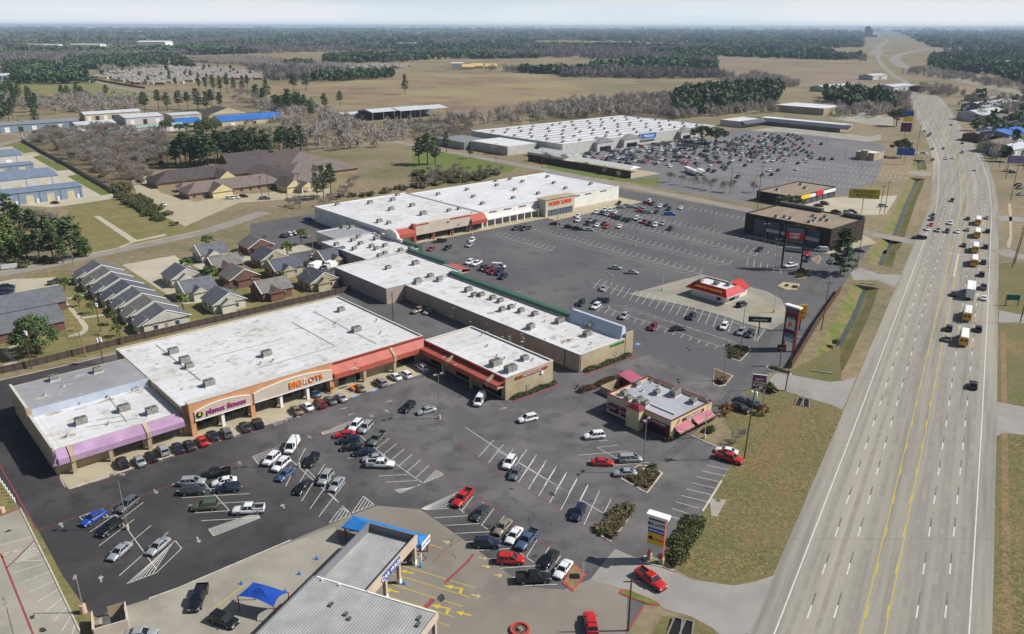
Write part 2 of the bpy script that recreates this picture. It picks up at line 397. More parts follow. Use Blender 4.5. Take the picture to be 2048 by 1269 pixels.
# roadside verges
sheet("verge", [gp('c3', [(260, -60), (970, -420), (985, 0), (580, 930), (350, 985), (100, 945), (0, 880), (160, 560), (330, 290), (400, 230), (320, 60)])], .012, M_verge)
sheet("verge", [gp('c3', [(1895, -900), (2200, -900), (2300, 1400), (1865, 1400)])], .012, M_verge)
sheet("verge", [gp('c3', [(-70, 1165), (100, 1170), (220, 1235), (290, 1300), (290, 1500), (-180, 1500), (-140, 1290)])], .012, M_verge)

# ---------------------------------------------------------------- parking lots, streets, highway
def Lx(y):   # highway edges, photo rows from near to far
    tab = [(1340, 1464.5, 1982.4), (1269, 1495, 1984), (835, 1682.3, 1993.7), (600, 1781, 1996.5), (417, 1857.6, 1997), (400, 1861, 1994), (365, 1864, 1989), (325.7, 1865.7, 1974),
           (297.6, 1860.4, 1955.5), (266.8, 1847, 1931), (240, 1835, 1914), (220.6, 1827, 1902), (205, 1826, 1889), (196.5, 1827, 1880), (189, 1827, 1872)]
    return tab
HW = [(g('f', a, y), g('f', b, y)) for y, a, b in Lx(0)]
HW2 = []
for (a0, b0), (a1, b1) in zip(HW, HW[1:]):
    n = max(1, int((a1 - a0).length / 12))
    HW2 += [(a0.lerp(a1, k / n), b0.lerp(b1, k / n)) for k in range(n)]
HW2.append(HW[-1])
hb = MB()
for (a0, b0), (a1, b1) in zip(HW2, HW2[1:]): hb.face([(p.x, p.y, .03) for p in (a0, b0, b1, a1)], M_road)
struct("highway", hb, M_road)
def hw(frac): return [a.lerp(b, frac) for a, b in HW2]
def dashline(mb, pts, w, z, mt, on, per, lo=0, hi=1e9):
    s = 0.0
    for a, b in zip(pts, pts[1:]):
        L = (b - a).length; k = 0.0
        while k < L:
            ph = (s + k) % per
            if ph < on:
                e = min(L, k + on - ph)
                if lo <= s + k <= hi: mb.strip([a.lerp(b, k / L), a.lerp(b, e / L)], w, z, mt)
                k = e
            k += per - ((s + k) % per) if (s + k) % per >= on else 1e-3
        s += L
hm = MB()
for fr in (.109, .906): hm.strip(hw(fr), .22, .036, M_white)
for fr in (.222, .334, .680, .801): dashline(hm, hw(fr), .22, .036, M_white, 3.4, 12.2)
for fr in (.459, .561): hm.strip(hw(fr), .14, .036, M_yellow)
for fr in (.466, .554): dashline(hm, hw(fr), .16, .036, M_yellow, 3.4, 12.2)
for pts in ([(440, 412), (600, 425)], [(690, 445), (775, 455)], [(460, 262), (555, 270)], [(525, 425), (490, 590)]):
    hm.strip(gp('h3', pts), .4, .038, M_white)
for pts in ([(345, 240), (470, 262)],): hm.strip(gp('h3', pts), .5, .038, M_white)
struct("road_markings", hm, M_white)
M_seal = mat("joint_seal", S(92, 88, 82), .9, S(120, 115, 107), .5); M_drip = mat("oil_drip_band", S(137, 132, 122), .85, S(149, 144, 133), .25, 7, .4, .62)
jm = MB()
for fr in (.222, .334, .680, .801):   # black contrast paint after each white dash
    dashline(jm, [p + (q - p).normalized() * 0 for p, q in zip(hw(fr), hw(fr)[1:])], .2, .0335, M_seal, 6.9, 12.2)
for fr in (.165, .278, .395, .62, .74, .853): jm.strip(hw(fr), .8, .0325, M_drip)
s_ = 0.0
for k in range(0, len(HW2) - 1):
    if k % 3 == 0: jm.strip([HW2[k][0].lerp(HW2[k][1], .0), HW2[k][0].lerp(HW2[k][1], 1.0)], .06, .0345, M_seal)
for k in range(34):
    a = rng.randrange(len(HW2) - 2); f0 = rng.choice((.12, .23, .345, .57, .69, .81)); u, v = HW2[a], HW2[a + 1]; f1 = f0 + rng.uniform(.04, .1); q = rng.uniform(.2, 1)
    jm.face([(p.x, p.y, .0330) for p in (u[0].lerp(u[1], f0), u[0].lerp(u[1], f1), u[0].lerp(u[1], f1).lerp(v[0].lerp(v[1], f1), q), u[0].lerp(u[1], f0).lerp(v[0].lerp(v[1], f0), q))], M_drip)
struct("road_joints", jm, M_seal)
st_l, st_r = [p[0] for p in HW2[:40]], [p[1] for p in HW2[:40]]
# far interchange and side streets
def road(name, pts, w, z, mt): return struct(name, road_mb(pts, w, z, mt), mt)
def road_mb(pts, w, z, mt):
    b = MB(); l = offset_line(pts, w / 2); r = offset_line(pts, -w / 2)
    for i in range(len(pts) - 1): b.face([(p.x, p.y, z) for p in (r[i], r[i + 1], l[i + 1], l[i])], mt)
    return b
road("side_road", [g('f', 1829, 200)] + gp('h1', [(330, 800), (305, 690), (200, 610), (60, 540), (-60, 430), (-160, 330), (-190, 240), (-100, 170), (0, 140)]), 11, .036, M_street)
road("freeway", gp('h1', [(2600, 1000), (2001, 800), (1300, 660), (560, 500), (200, 400), (60, 300), (120, 230), (330, 175), (600, 130)]), 30, .03, M_street)
road("side_road", gp('h1', [(2600, 1070), (1740, 900), (1150, 805), (800, 740), (330, 655)]), 10, .042, M_street)
road("freeway", gp('t3', [(1170, 320), (1200, 270), (1250, 240), (1190, 205), (1165, 188)]), 34, .03, M_street)
road("side_street", gp('z5', [(-600, 560), (-100, 450), (250, 385), (730, 285), (1590, 105), (1750, 55), (2100, -60)]), 8.5, .028, M_street)
road("side_street", [st(357, 900), st(358, 600), st(357, 400), st(352, 250), st(349, 180), st(349, 128)], 9, .028, M_street)
road("side_street", gp('m3', [(1900, 240), (1980, 275), (2300, 330)]), 10, .034, M_street)
road("side_street", gp('t1', [(-100, 880), (60, 830), (180, 810), (120, 790), (-100, 780)]), 9, .028, M_street)
road("side_street", gp('t1', [(560, 480), (700, 515), (900, 555), (1050, 540), (1300, 590)]), 9, .028, M_street)
sheet("driveway", [gp('m3', [(600, 962), (690, 975), (900, 1015), (990, 1010), (1065, 990), (985, 1180), (920, 1150), (700, 1085), (650, 1068), (560, 1050), (555, 1000)])], .034, M_drive)
sheet("driveway", [[g('p3', 560, 700), g('p3', 850, 830), g('p3', 1160, 940), g('c3', 120, 952), g('c3', 350, 985), g('c3', 470, 965), g('c3', 585, 925), g('c3', 435, 1262), g('c3', 310, 1300), g('c3', 215, 1228), g('c3', 105, 1168), g('c3', -60, 1120), g('c2', 1870, 1080), g('c2', 1700, 1010), g('c2', 1480, 950)]], .034, M_drive)
sheet("driveway", [gp('m3', [(1030, 375), (1090, 350), (1200, 385), (1330, 390), (1290, 465), (1190, 420), (1050, 420)])], .034, M_drive)
sheet("driveway", [gp('h2', [(280, 770), (600, 785), (610, 840), (440, 835), (280, 805)]), gp('h2', [(300, 460), (560, 490), (600, 520), (560, 520), (300, 490)])], .034, M_drive)
sheet("driveway", [gp('h3', [(840, 850), (1031, 890), (1200, 900), (1200, 950), (835, 950)]), gp('h3', [(830, 120), (1031, 140), (1200, 150), (1200, 180), (840, 160)]),
    gp('c3', [(1890, -90), (2047, -60), (2200, -60), (2200, 100), (2047, 105), (1930, 90), (1885, 110)])], .034, M_drive)
sheet("path", [gp('h3', [(905, 30), (930, 30), (940, 120), (940, 280), (925, 370), (900, 370), (900, 330), (920, 280), (915, 120)])], .034, M_tan)
road("dirt_track", gp('c3', [(1925, -500), (1935, 200), (1940, 700), (1950, 1300)]), 1.2, .016, M_dirt)

front = gp('r1', [(-250, 625), (0, 590), (1130, 325), (1600, 215), (2600, -60)]) + [st(128, 231), st(128, 300), st(150, 350), st(322, 352), st(344, 330), st(346, 205)] + \
    [st(330, 142), g('m3', 1010, 415), g('m3', 690, 930), g('m3', 560, 960), g('ch', 1440, 722), g('ch', 1660, 822), g('ch', 1830, 905), g('ch', 1790, 960), g('ch', 1600, 1262),
     g('p3', 1545, 165), g('p3', 1440, 330), g('p3', 1330, 440), g('p3', 1130, 740), g('p3', 1070, 850), g('p3', 1160, 940), g('c2', 1800, 1100), g('c2', 1690, 1280), g('c2', 1690, 1500), g('c1', 540, 1500), g('c1', 570, 1180), g('c1', 480, 1085), g('c1', 210, 700),
     g('c1', 125, 545), g('c1', 20, 390), g('c1', -200, 100)]
sheet("parking_lot", [front], .02, M_asph3)
newlot = gp('r1', [(-250, 625), (0, 590), (1130, 325)]) + [st(56, 230), st(60, 205), st(116, 166), st(115, 132), st(118, 126)] + \
    [g('c2', 640, 330), g('c2', 490, 537), g('c2', 230, 515), g('c2', 80, 572), g('c1', 1960, 612), g('c1', 1530, 790), g('c1', 1040, 1000), g('c1', 870, 1060), g('c1', 640, 1132), g('c1', 560, 1182), g('c1', 480, 1088), g('c1', 210, 700), g('c1', 125, 545), g('c1', 20, 390), g('c1', -200, 100)]
# the front lot greys with wear towards the older paving on its right
_n, _l = M_asph.node_tree.nodes, M_asph.node_tree.links
_b = _n["Principled BSDF"]; _src = _b.inputs["Base Color"].links[0].from_socket
_t = _n.new("ShaderNodeTexCoord"); _mp = _n.new("ShaderNodeMapping"); _mp.inputs["Rotation"].default_value = (0, 0, -ANG - R(8)); _l.new(_t.outputs["Object"], _mp.inputs[0])
_sx = _n.new("ShaderNodeSeparateXYZ"); _l.new(_mp.outputs[0], _sx.inputs[0])
_nz = _n.new("ShaderNodeTexNoise"); _nz.inputs["Scale"].default_value = .045; _nz.inputs["Detail"].default_value = 9; _l.new(_t.outputs["Object"], _nz.inputs["Vector"])
_ma = _n.new("ShaderNodeMath"); _ma.operation = 'MULTIPLY_ADD'; _ma.inputs[1].default_value = 60; _l.new(_nz.outputs["Fac"], _ma.inputs[0]); _l.new(_sx.outputs[0], _ma.inputs[2])
_mr = _n.new("ShaderNodeMapRange"); _mr.interpolation_type = 'SMOOTHSTEP'; _mr.inputs["From Min"].default_value = 88; _mr.inputs["From Max"].default_value = 142; _l.new(_ma.outputs[0], _mr.inputs["Value"])
_mx = _n.new("ShaderNodeMix"); _mx.data_type = 'RGBA'; _mx.blend_type = 'MULTIPLY'; _l.new(_src, _mx.inputs[6]); _mx.inputs[7].default_value = (2.3, 2.32, 2.3, 1); _l.new(_mr.outputs[0], _mx.inputs[0]); _l.new(_mx.outputs[2], _b.inputs["Base Color"])
sheet("parking_lot", [newlot], .0245, M_asph)
sheet("parking_lot", [[st(118, 126), st(133, 129), st(165, 128), st(165, 100)] + gp('ch', [(1440, 722), (1660, 822), (1830, 905), (1790, 960), (1600, 1262)]) + gp('p3', [(1545, 165), (1440, 330), (1330, 440), (1130, 740), (1070, 850), (560, 700)]) +
       gp('c2', [(1480, 950), (1320, 1010), (1330, 985), (1100, 990), (760, 730), (490, 537), (640, 330)])], .024, M_asph)
sheet("car_wash_apron", [gp('c2', [(490, 540), (230, 518), (80, 575)]) + gp('c1', [(1960, 616), (1530, 795), (1040, 1004), (870, 1064), (640, 1136), (560, 1186), (560, 1500)]) +
       gp('c2', [(1690, 1500), (1690, 1270), (1700, 1010), (1480, 950), (1320, 1010), (1100, 990), (760, 730)])], .028, M_concd)
sheet("car_wash_apron", [gp('c1', [(1530, 797), (1040, 1006), (870, 1066), (640, 1138), (570, 1190), (760, 1500), (1500, 1280), (2000, 790), (1960, 640)])], .032, M_conc)
sheet("neighbour_lot", [gp('q1', [(-300, 560), (0, 460), (140, 405), (555, 1250), (580, 1500), (-300, 1500)])], .028, M_conc)
sheet("verge", [gp('q1', [(-200, 250), (0, 215), (60, 300), (115, 385), (140, 400), (0, 455), (-200, 520)]), gp('q1', [(140, 402), (200, 470), (265, 560), (450, 900), (560, 1070), (640, 1140), (700, 1170), (700, 1250), (560, 1262)])], .026, M_lawn)
# paved pads in the centre
sheet("office_pad", [gp('ls', [(700, 245), (1440, 45), (1500, 60), (2100, 220), (2250, 300), (2330, 500), (2150, 610), (1880, 545), (1700, 480), (1320, 375)])], .024, M_pad)
sheet("pavement", [[st(25.5, 167), st(25.5, 159.5), st(115, 159.2), st(115, 167)]], .05, M_tan)
sheet("pavement", [[st(181, 276), st(181, 270), st(262, 268), st(262, 262), st(326, 262), st(326, 279)]], .03, M_tan)
sheet("bank_lot", [[st(303, 186), st(303, 147), st(335, 142), st(343, 150), st(343, 192)]], .024, M_tan)
sheet("far_lot", [[st(364, 300), st(364, 226), st(420, 226), st(424, 200), st(480, 210)] + gp('t3', [(1235, 900), (1230, 850), (1130, 830), (640, 760), (330, 760), (150, 840)]) + [st(560, 400), st(440, 404), st(405, 405), st(380, 380)]], .02, M_asph4)
sheet("far_lot", [gp('t3', [(440, 765), (640, 735), (1130, 800), (1210, 790), (1210, 820), (1130, 830), (650, 775)])], .024, M_conc)
sheet("far_lot", [gp('t3', [(900, 690), (1100, 660), (1280, 690), (1280, 740), (1180, 735)])], .02, M_conc)
sheet("far_lot", [gp('wf', [(820, 260), (1280, 220), (2000, 200), (1850, 440), (1280, 460), (830, 420)])], .024, M_lightc)
sheet("garden_yard", [[st(375, 311), st(402, 310), st(405, 400), st(376, 400)]], .026, M_tan)
sheet("warehouse_yard", [gp('w1', [(-300, 1000), (0, 960), (760, 1010), (1210, 955), (1810, 860), (1700, 805), (1510, 830), (1000, 545), (1140, 520), (1040, 455), (850, 465), (490, 250), (610, 230), (500, 180), (360, 205), (170, 100), (-300, 150)])], .024, M_lightc)
sheet("yard_lawn", [gp('w1', [(490, 262), (600, 235), (1020, 440), (850, 462)]), gp('w1', [(1010, 545), (1150, 522), (1690, 800), (1512, 828)]), gp('w1', [(170, 98), (330, 50), (500, 175), (360, 200)])], .0285, M_green)
sheet("path", [gp('z5', [(740, -30), (790, -30), (1085, 160), (1310, 112), (1320, 125), (1060, 180), (960, 220), (940, 215), (1040, 178)])], .03, M_lightc)
sheet("path", [gp('z5', [(440, 585), (465, 580), (640, 770), (700, 840), (700, 880), (640, 920), (540, 930), (540, 915), (630, 895), (660, 860), (620, 800)]), gp('z5', [(510, 625), (740, 580), (740, 590), (515, 635)]), gp('z5', [(640, 775), (850, 745), (850, 755), (645, 788)]),
    gp('z5', [(130, 975), (160, 985), (60, 1040), (140, 1130), (60, 1175), (0, 1185), (0, 1165), (90, 1120), (10, 1045)])], .03, M_lightc)
sheet("apartment_lot", [gp('z5', [(-100, 510), (110, 470), (280, 465), (440, 455), (480, 545), (420, 570), (-100, 640)])], .024, M_lightc)
sheet("apartment_lot", [[st(84, 318), st(84, 256), st(100, 252), st(104, 318)], [st(104, 300), st(104, 290), st(150, 290), st(150, 300)]], .024, M_lightc)
sheet("home_drive", [gp('nh', [(200, 470), (380, 420), (370, 500), (480, 590), (800, 670), (1200, 600), (1420, 590), (1850, 540), (2047, 540), (2047, 620), (1200, 680), (700, 900), (400, 760), (260, 620)])], .0265, M_tan)
# concrete strips behind and beside the fence, kerbs
kb = MB()
kb.kerb(gp('c1', [(0, 283), (218, 665)]), .2, 0, .05, M_red)
kb.kerb([st(141.6, 130), st(162, 129.4)], .3, 0, .14, M_red); kb.kerb([st(117, 130.6), st(133.4, 130)], .3, 0, .14, M_red)
struct("fire_lane_kerb", kb, M_red)
kb = MB()
kb.kerb([st(25.6, 159.5), st(66, 159.2), st(115, 159)], .3, 0, .14, M_kerbw)
kb.kerb(gp('c1', [(870, 1062), (1040, 1001), (1530, 792), (1700, 720)]), .25, 0, .12, M_kerbw)
kb.kerb(gp('q1', [(140, 405), (340, 810), (550, 1250)]), .25, 0, .14, M_kerbw); kb.kerb(gp('q1', [(140, 404), (0, 458), (-100, 495)]), .25, 0, .143, M_red)
kb.kerb(gp('c2', [(1800, 850), (1970, 895)]), .3, 0, .14, M_kerbw)
kb.kerb(gp('p3', [(1445, 325), (1545, 165), (1640, 10)]), .35, 0, .14, M_kerbw)
kb.kerb(gp('ch', [(1440, 722), (1660, 822), (1800, 900)]), .25, 0, .14, M_kerbw)
kb.kerb(gp('r1', [(0, 592), (800, 410), (1130, 330)]), .25, 0, .12, M_kerbw)
kb.kerb(gp('z5', [(-100, 430), (250, 365), (730, 268), (1590, 88)]), .3, 0, .12, M_kerbw)
struct("kerb", kb, M_kerbw)

from mathutils import noise as mnoise
def noise_ok(q): return mnoise.noise(Vector((q.x / 9, q.y / 9, 4.2)))
# ---------------------------------------------------------------- painted markings of the lots
mk = MB(); W = .13; ZM = .044
def line(reg, *pts, w=W, mt=None): mk.strip(gp(reg, pts), w, ZM, mt or M_white)
def row(reg, e0, e1, f0, f1, n, w=W, mt=None):
    "n stall lines from edge e0-e1 to edge f0-f1"
    E0, E1, F0, F1 = g(reg, *e0), g(reg, *e1), g(reg, *f0), g(reg, *f1)
    for k in range(n):
        u = k / (n - 1); mk.strip([E0.lerp(E1, u), F0.lerp(F1, u)], w, ZM, mt or M_white)
def hatch(reg, tri, n, w=W):
    "hatched island: outline and bars between its first and second side"
    p = gp(reg, tri); mk.strip(p + [p[0]], w, ZM, M_white)
    a, b = (p[0], p[1]), (p[-1], p[-2])
    for k in range(1, n): mk.strip([a[0].lerp(a[1], k / n), b[0].lerp(b[1], k / n)], w, ZM + .002, M_white)
row('c1', (800, 303), (1420, 98), (752, 235), (1375, 35), 10)
row('r2', (1345, 985), (1830, 810), (1290, 935), (1750, 750), 6)
row('r2', (960, 1115), (1270, 1000), (880, 1050), (1200, 940), 4)
hatch('c1', [(350, 350), (380, 408), (470, 405), (430, 350)], 5); hatch('c1', [(512, 322), (548, 380), (636, 352), (604, 308)], 5)
hatch('r2', [(565, 1150), (640, 1235), (740, 1190), (650, 1110)], 7); hatch('c1', [(1330, 60), (1375, 115), (1420, 98), (1370, 48)], 4)
line('c1', (218, 662), (1010, 396), (1480, 232), (1690, 150), (2047, 30), mt=M_red); line('c1', (345, 345), (365, 398), (420, 415), (480, 408), (1420, 98), (1960, -60), mt=M_red)
row('c1', (525, 672), (697, 928), (690, 560), (985, 672), 4); line('c1', (590, 690), (840, 497))
line('c1', (640, 520), (745, 655), (915, 890)); hatch('c1', [(465, 583), (640, 520), (680, 575), (490, 610)], 4)
hatch('c1', [(742, 975), (915, 910), (1062, 768), (1025, 722), (885, 850)], 7)
row('c1', (1065, 472), (1178, 606), (1460, 447), (1525, 586), 4); line('c1', (1195, 385), (1340, 545)); line('c1', (1032, 432), (1420, 405)); hatch('c1', [(1005, 394), (1150, 345), (1130, 390), (1040, 396)], 3)
hatch('c1', [(1220, 655), (1250, 695), (1520, 590), (1500, 560)], 8)
row('c1', (1670, 405), (1865, 582), (1785, 183), (2020, 378), 5); line('c1', (1690, 240), (2047, 560)); hatch('c1', [(1478, 230), (1510, 275), (1690, 230), (1650, 165)], 7)
line('c2', (1130 - 1330, 280), (30, 520)); hatch('c1', [(1925, 620), (2047, 575), (2047, 560), (1995, 530)], 4)
hatch('c2', [(88, 562), (218, 512), (155, 463)], 5); hatch('c1', [(1880, 88), (1890, 103), (2047, 60), (2047, 25)], 5)
row('c2', (222, 190), (462, 352), (305, 125), (538, 282), 6); line('c2', (130, 100), (205, 170), (345, 275), (500, 385))
line('c2', (240, 345), (410, 335)); line('c2', (290, 380), (468, 371)); line('c2', (150, 232), (60, 240)); hatch('c2', [(505, 385), (627, 335), (580, 310)], 5); hatch('c2', [(338, 425), (370, 445), (500, 388), (440, 412)], 4)
line('c2', (300, 120), (500, 245), (700, 385), mt=M_red); line('c2', (790, 430), (1150, 700), (1300, 800), mt=M_red); line('c2', (700, 130), (830, 240), (1300, 540), (1480, 660), (1640, 770), mt=M_red)
row('p2', (1095, 237), (1765, 662), (1260, -2), (1925, 318), 7); row('p2', (700, -30), (1000, 160), (850, -200), (1150, -60), 4)
line('p2', (560, -330), (1070, 10), (1190, 85), (1980, 555)); line('p2', (1968, 548), (2040, 400))
hatch('p2', [(115, 497), (160, 510), (385, 495), (500, 325)], 7)
for a, b in (((530, 515), (640, 370)), ((730, 662), (852, 497)), ((915, 620), (960, 572)), ((1180, 992), (1290, 812)), ((1370, 960), (1415, 882)), ((1480, 1050), (1530, 972)), ((740, 440), (748, 428)),
             ((500, 497), (550, 541)), ((722, 662), (790, 707)), ((960, 850), (1025, 880)), ((1100, 935), (1152, 970)), ((1185, 995), (1262, 1048)), ((1310, 1082), (1405, 1142)), ((1440, 1178), (1512, 1226)),
             ((245, 590), (590, 570)), ((350, 668), (705, 650)), ((458, 750), (815, 731)), ((570, 836), (645, 832)), ((682, 922), (1030, 903)), ((795, 1008), (890, 1003)), ((918, 1103), (1305, 1075)), ((1035, 1196), (1100, 1190)), ((1160, 1280), (1500, 1265))): line('p2', a, b)
row('p3', (1175, 225), (1140, 293), (1410, 290), (1330, 355), 2); line('p3', (1115, 372), (1330, 435))
row('ch', (1575, 975), (1360, 1232), (1770, 1018), (1600, 1290), 6)
for a, b in (((495, 893), (920, 857)), ((580, 942), (760, 940)), ((665, 990), (1095, 953)), ((650, 828), (830, 808)), ((660, 772), (745, 768)), ((660, 832), (830, 925))): line('ch', a, b)
row('ch', (-80, 1040), (510, 1265), (60, 842), (575, 1140), 7); line('ch', (-200, 850), (0, 960), (500, 1262))
# shopping-centre lot rows
row('ls', (335, 190), (1708, 632), (415, 95), (1760, 500), 21); line('ls', (300, 125), (1990, 600))
row('ls', (560, 372), (1640, 690), (690, 368), (1790, 748), 14); row('ls', (380, 420), (1570, 805), (425, 372), (1600, 770), 16); line('ls', (420, 372), (1600, 770), (1790, 800))
for s in (222, 241, 260, 279, 298):
    t0, t1 = (225, 262) if s < 235 else ((165, 262) if s < 300 else (190, 258))
    mk.strip([st(s, t0), st(s, t1)], W, ZM, M_white)
    for k in range(int((t1 - t0) / 3.1) + 1):
        t = t0 + k * 3.1
        mk.strip([st(s, t), st(s + 5.6, t + 2.6)], W, ZM + .002, M_white); mk.strip([st(s, t), st(s - 5.6, t + 2.6)], W, ZM + .002, M_white)
for s in (330,):
    for k in range(14): mk.strip([st(s, 195 + k * 3.1), st(s + 5.6, 197.6 + k * 3.1)], W, ZM, M_white)
for s in (431, 448.5, 466, 483.5, 501, 518.5):
    for k in range(17 if s < 470 else 14, 46): mk.strip([st(s, 158 + k * 3.1), st(s + 5.4, 160.4 + k * 3.1)], .16, .03, M_white); mk.strip([st(s, 158 + k * 3.1), st(s - 5.4, 160.4 + k * 3.1)], .16, .032, M_white)
row('wf', (100, 830), (650, 985), (75, 870), (640, 1010), 7); row('wf', (110, 990), (520, 1130), (85, 1085), (515, 1190), 6)
row('v6', (575, 470), (500, 720), (640, 480), (560, 745), 5)
hatch('v6', [(145, 515), (180, 370), (215, 380), (255, 405), (170, 520)], 6)
for k in range(6): line('v6', (60 + k * 45, 250 - k * 4), (190 + k * 45, 130 + k * 12), mt=M_yellow)
# car-wash lanes
for pts in ([(385, 870), (810, 1000)], [(320, 915), (780, 1055)], [(280, 965), (735, 1108)], [(280, 1040), (690, 1172)], [(580, 1195), (660, 1222)], [(545, 745), (615, 768)], [(1250, 1120), (1440, 975)]):
    mk.strip(gp('c2', pts) if pts[0][0] != 1250 else gp('c1', pts), .15, ZM, M_yellow)
mk.strip(gp('c2', [(630, 970), (760, 850), (800, 800)]), .5, ZM, M_red); mk.strip(gp('c2', [(515, 1115), (565, 1065)]), .9, ZM, M_red)
mk.strip(gp('c2', [(560, 850), (640, 770), (720, 715)]), .15, ZM, M_red); mk.strip(gp('c2', [(1790, 1105), (1690, 1260)]), .3, ZM, M_red)
mk.strip(gp('q1', [(5, 715), (45, 815), (180, 1150), (235, 1290)]), .3, ZM, M_red); mk.strip(gp('q1', [(45, 815), (235, 630)]), .25, ZM, M_red)
for k in range(8): mk.strip(gp('q1', [(85 + k * 57, 850 + k * 66), (335 + k * 27, 835 + k * 62)][:1] + [(330 + k * 27, 775 + k * 60)]), .12, ZM, M_white)
row('q1', (0, 660), (60, 770), (215, 600), (300, 760), 3); row('q1', (110, 780), (190, 755), (235, 640), (275, 712), 5)
# arrows
M_arrow = mat('worn_arrow', S(168, 164, 158), .85, S(104, 100, 98), 1.6, 6, .46, .62)
def arrow(reg, x, y, dx, dy, L=3.0, mt=None, bent=False):
    o = g(reg, x, y); d = (g(reg, x + dx, y + dy) - o).normalized(); n = Vector((-d.y, d.x, 0)); L *= 1.0 if mt else .8; mt = mt or M_arrow
    P = lambda a, b: tuple((o + d * a + n * b)[:2]) + (ZM,)
    mk.face([P(-L / 2, -.16), P(L * .05, -.16), P(L * .05, .16), P(-L / 2, .16)], mt)
    mk.face([P(L * .05, -.55), P(L / 2, 0), P(L * .05, .55)], mt)
    if bent: mk.face([P(-L / 2, .22), P(-L / 2 + .5, .22), P(-L / 2 + .5, 1.4), P(-L / 2, 1.4)], mt)
for a in ((360, 630, -6, -12), (910, 436, 6, 8), (590, 945, -4, -20), (1160, 718, 8, 16), (1655, 520, -10, -14), (1400, 268, -8, -12), (1810, 115, 10, 8), (1290, 300, 20, -10)): arrow('c1', *a, L=2.6)
for a in ((1215, 1088, 20, -6), (1580, 1110, -14, -12), (1280, 1138, -20, 7), (1600, 1028, 20, -6), (1450, 1150, 14, 12)): arrow('r2', *a, L=2.4)
for a in ((970, 1172, 22, -6),): arrow('m2', *a, L=3)
for a in ((408, 906, -20, -4), (318, 1015, -20, -4), (740, 1150, -20, -5)): arrow('c2', *a, L=2.6, mt=M_yellow)
for a in ((680, 995, -20, -3), (605, 1110, -20, -4)): arrow('c2', *a, L=3.4, mt=M_yellow, bent=True)
M_ywl = mat("faded_marking", S(196, 176, 120), .85, S(140, 130, 112), 1.2, 6, .45, .65)
for x, y in ((640, 730), (855, 825), (872, 873), (945, 925), (815, 1045)): arrow('c2', x, y, 20, 4, L=1.6, mt=M_ywl)
arrow('q1', 62, 715, -20, 10, L=4, mt=M_ywl)
# accessible bays
for reg, x, y in (('c1', 503, 378), ('c1', 668, 325), ('r2', 765, 1155), ('r2', 1305, 985), ('r2', 1470, 935), ('m2', 1760, 795)):
    o = g(reg, x, y); d = EX * .9; n = EY * .75
    mk.face([tuple((o + q)[:2]) + (ZM,) for q in (-d - n, d - n, d + n, -d + n)], M_blue)
    for k in range(8):
        a, b = k * math.pi / 4.6, (k + 1) * math.pi / 4.6
        mk.face([tuple((o + EX * r * math.cos(q) + EY * r * math.sin(q))[:2]) + (ZM + .003,) for r, q in ((.28, a), (.42, a), (.42, b), (.28, b))], M_white)
    mk.strip([o + EX * .05 + EY * .5, o + EY * .05, o + EX * .35], .12, ZM + .006, M_white)
sm = mk.build("lot_markings"); sm["kind"] = "structure"
# oil stains, patches and tyre marks have outlines of their own
M_stain = mat("oil_stain", S(56, 52, 52), .7, S(80, 76, 75), .8, 8, .42, .6)
def blob(mb, c, r, z, mt, n=11, sq=.6, rot=0):
    pts = []
    for k in range(n):
        a = 2 * math.pi * k / n; q = r * (0.75 + .45 * rng.random()); x, y = q * math.cos(a), q * math.sin(a) * sq
        pts.append((c.x + x * math.cos(rot) - y * math.sin(rot), c.y + x * math.sin(rot) + y * math.cos(rot), z))
    mb.face(pts, mt)
sb = MB()
for reg, x, y, r in (('c2', 1020, 420, .5), ('c2', 1490, 490, .6), ('c1', 1045, 830, .5), ('c1', 1165, 275, .4), ('p2', 590, 525, .8), ('p2', 795, 670, .8), ('p2', 1265, 985, .7), ('p2', 1440, 350, .8), ('q1', 58, 560, .6), ('q1', 295, 1240, .7), ('c2', 610, 1060, 1.0)):
    blob(sb, g(reg, x, y), r, ZM + .004, M_stain, rot=rng.random() * 3)
for _ in range(26):
    o = g('c2', rng.uniform(760, 1500), rng.uniform(400, 800)); a = rng.random() * 6; rr = rng.uniform(3, 7)
    sb.strip([o + Vector((rr * math.cos(a + k * .12), rr * math.sin(a + k * .12), 0)) for k in range(rng.randint(3, 6))], .09, ZM + .006, M_stain)
struct("ground_stains", sb, M_stain)
M_soil = mat("dry_swale_soil", S(128, 102, 72), .95, S(112, 102, 66), .7, 8, .42, .6, fine=.25, fs=1.5); sw = MB()
for x, y, r, sq, z_ in ((715, -60, 4, .5, .0125), (675, 20, 5, .5, .013), (640, 85, 6, .45, .0135), (600, 150, 6, .5, .014), (570, 220, 6, .5, .0145), (530, 290, 5, .5, .015), (430, 280, 4, .6, .0155), (230, 860, 2, .5, .016), (640, 420, 3, .6, .0165), (440, 690, 3, .6, .017)): blob(sw, g('c3', x, y), r, z_, M_soil, 26, sq, R(60))
struct("bare_soil", sw, M_soil)
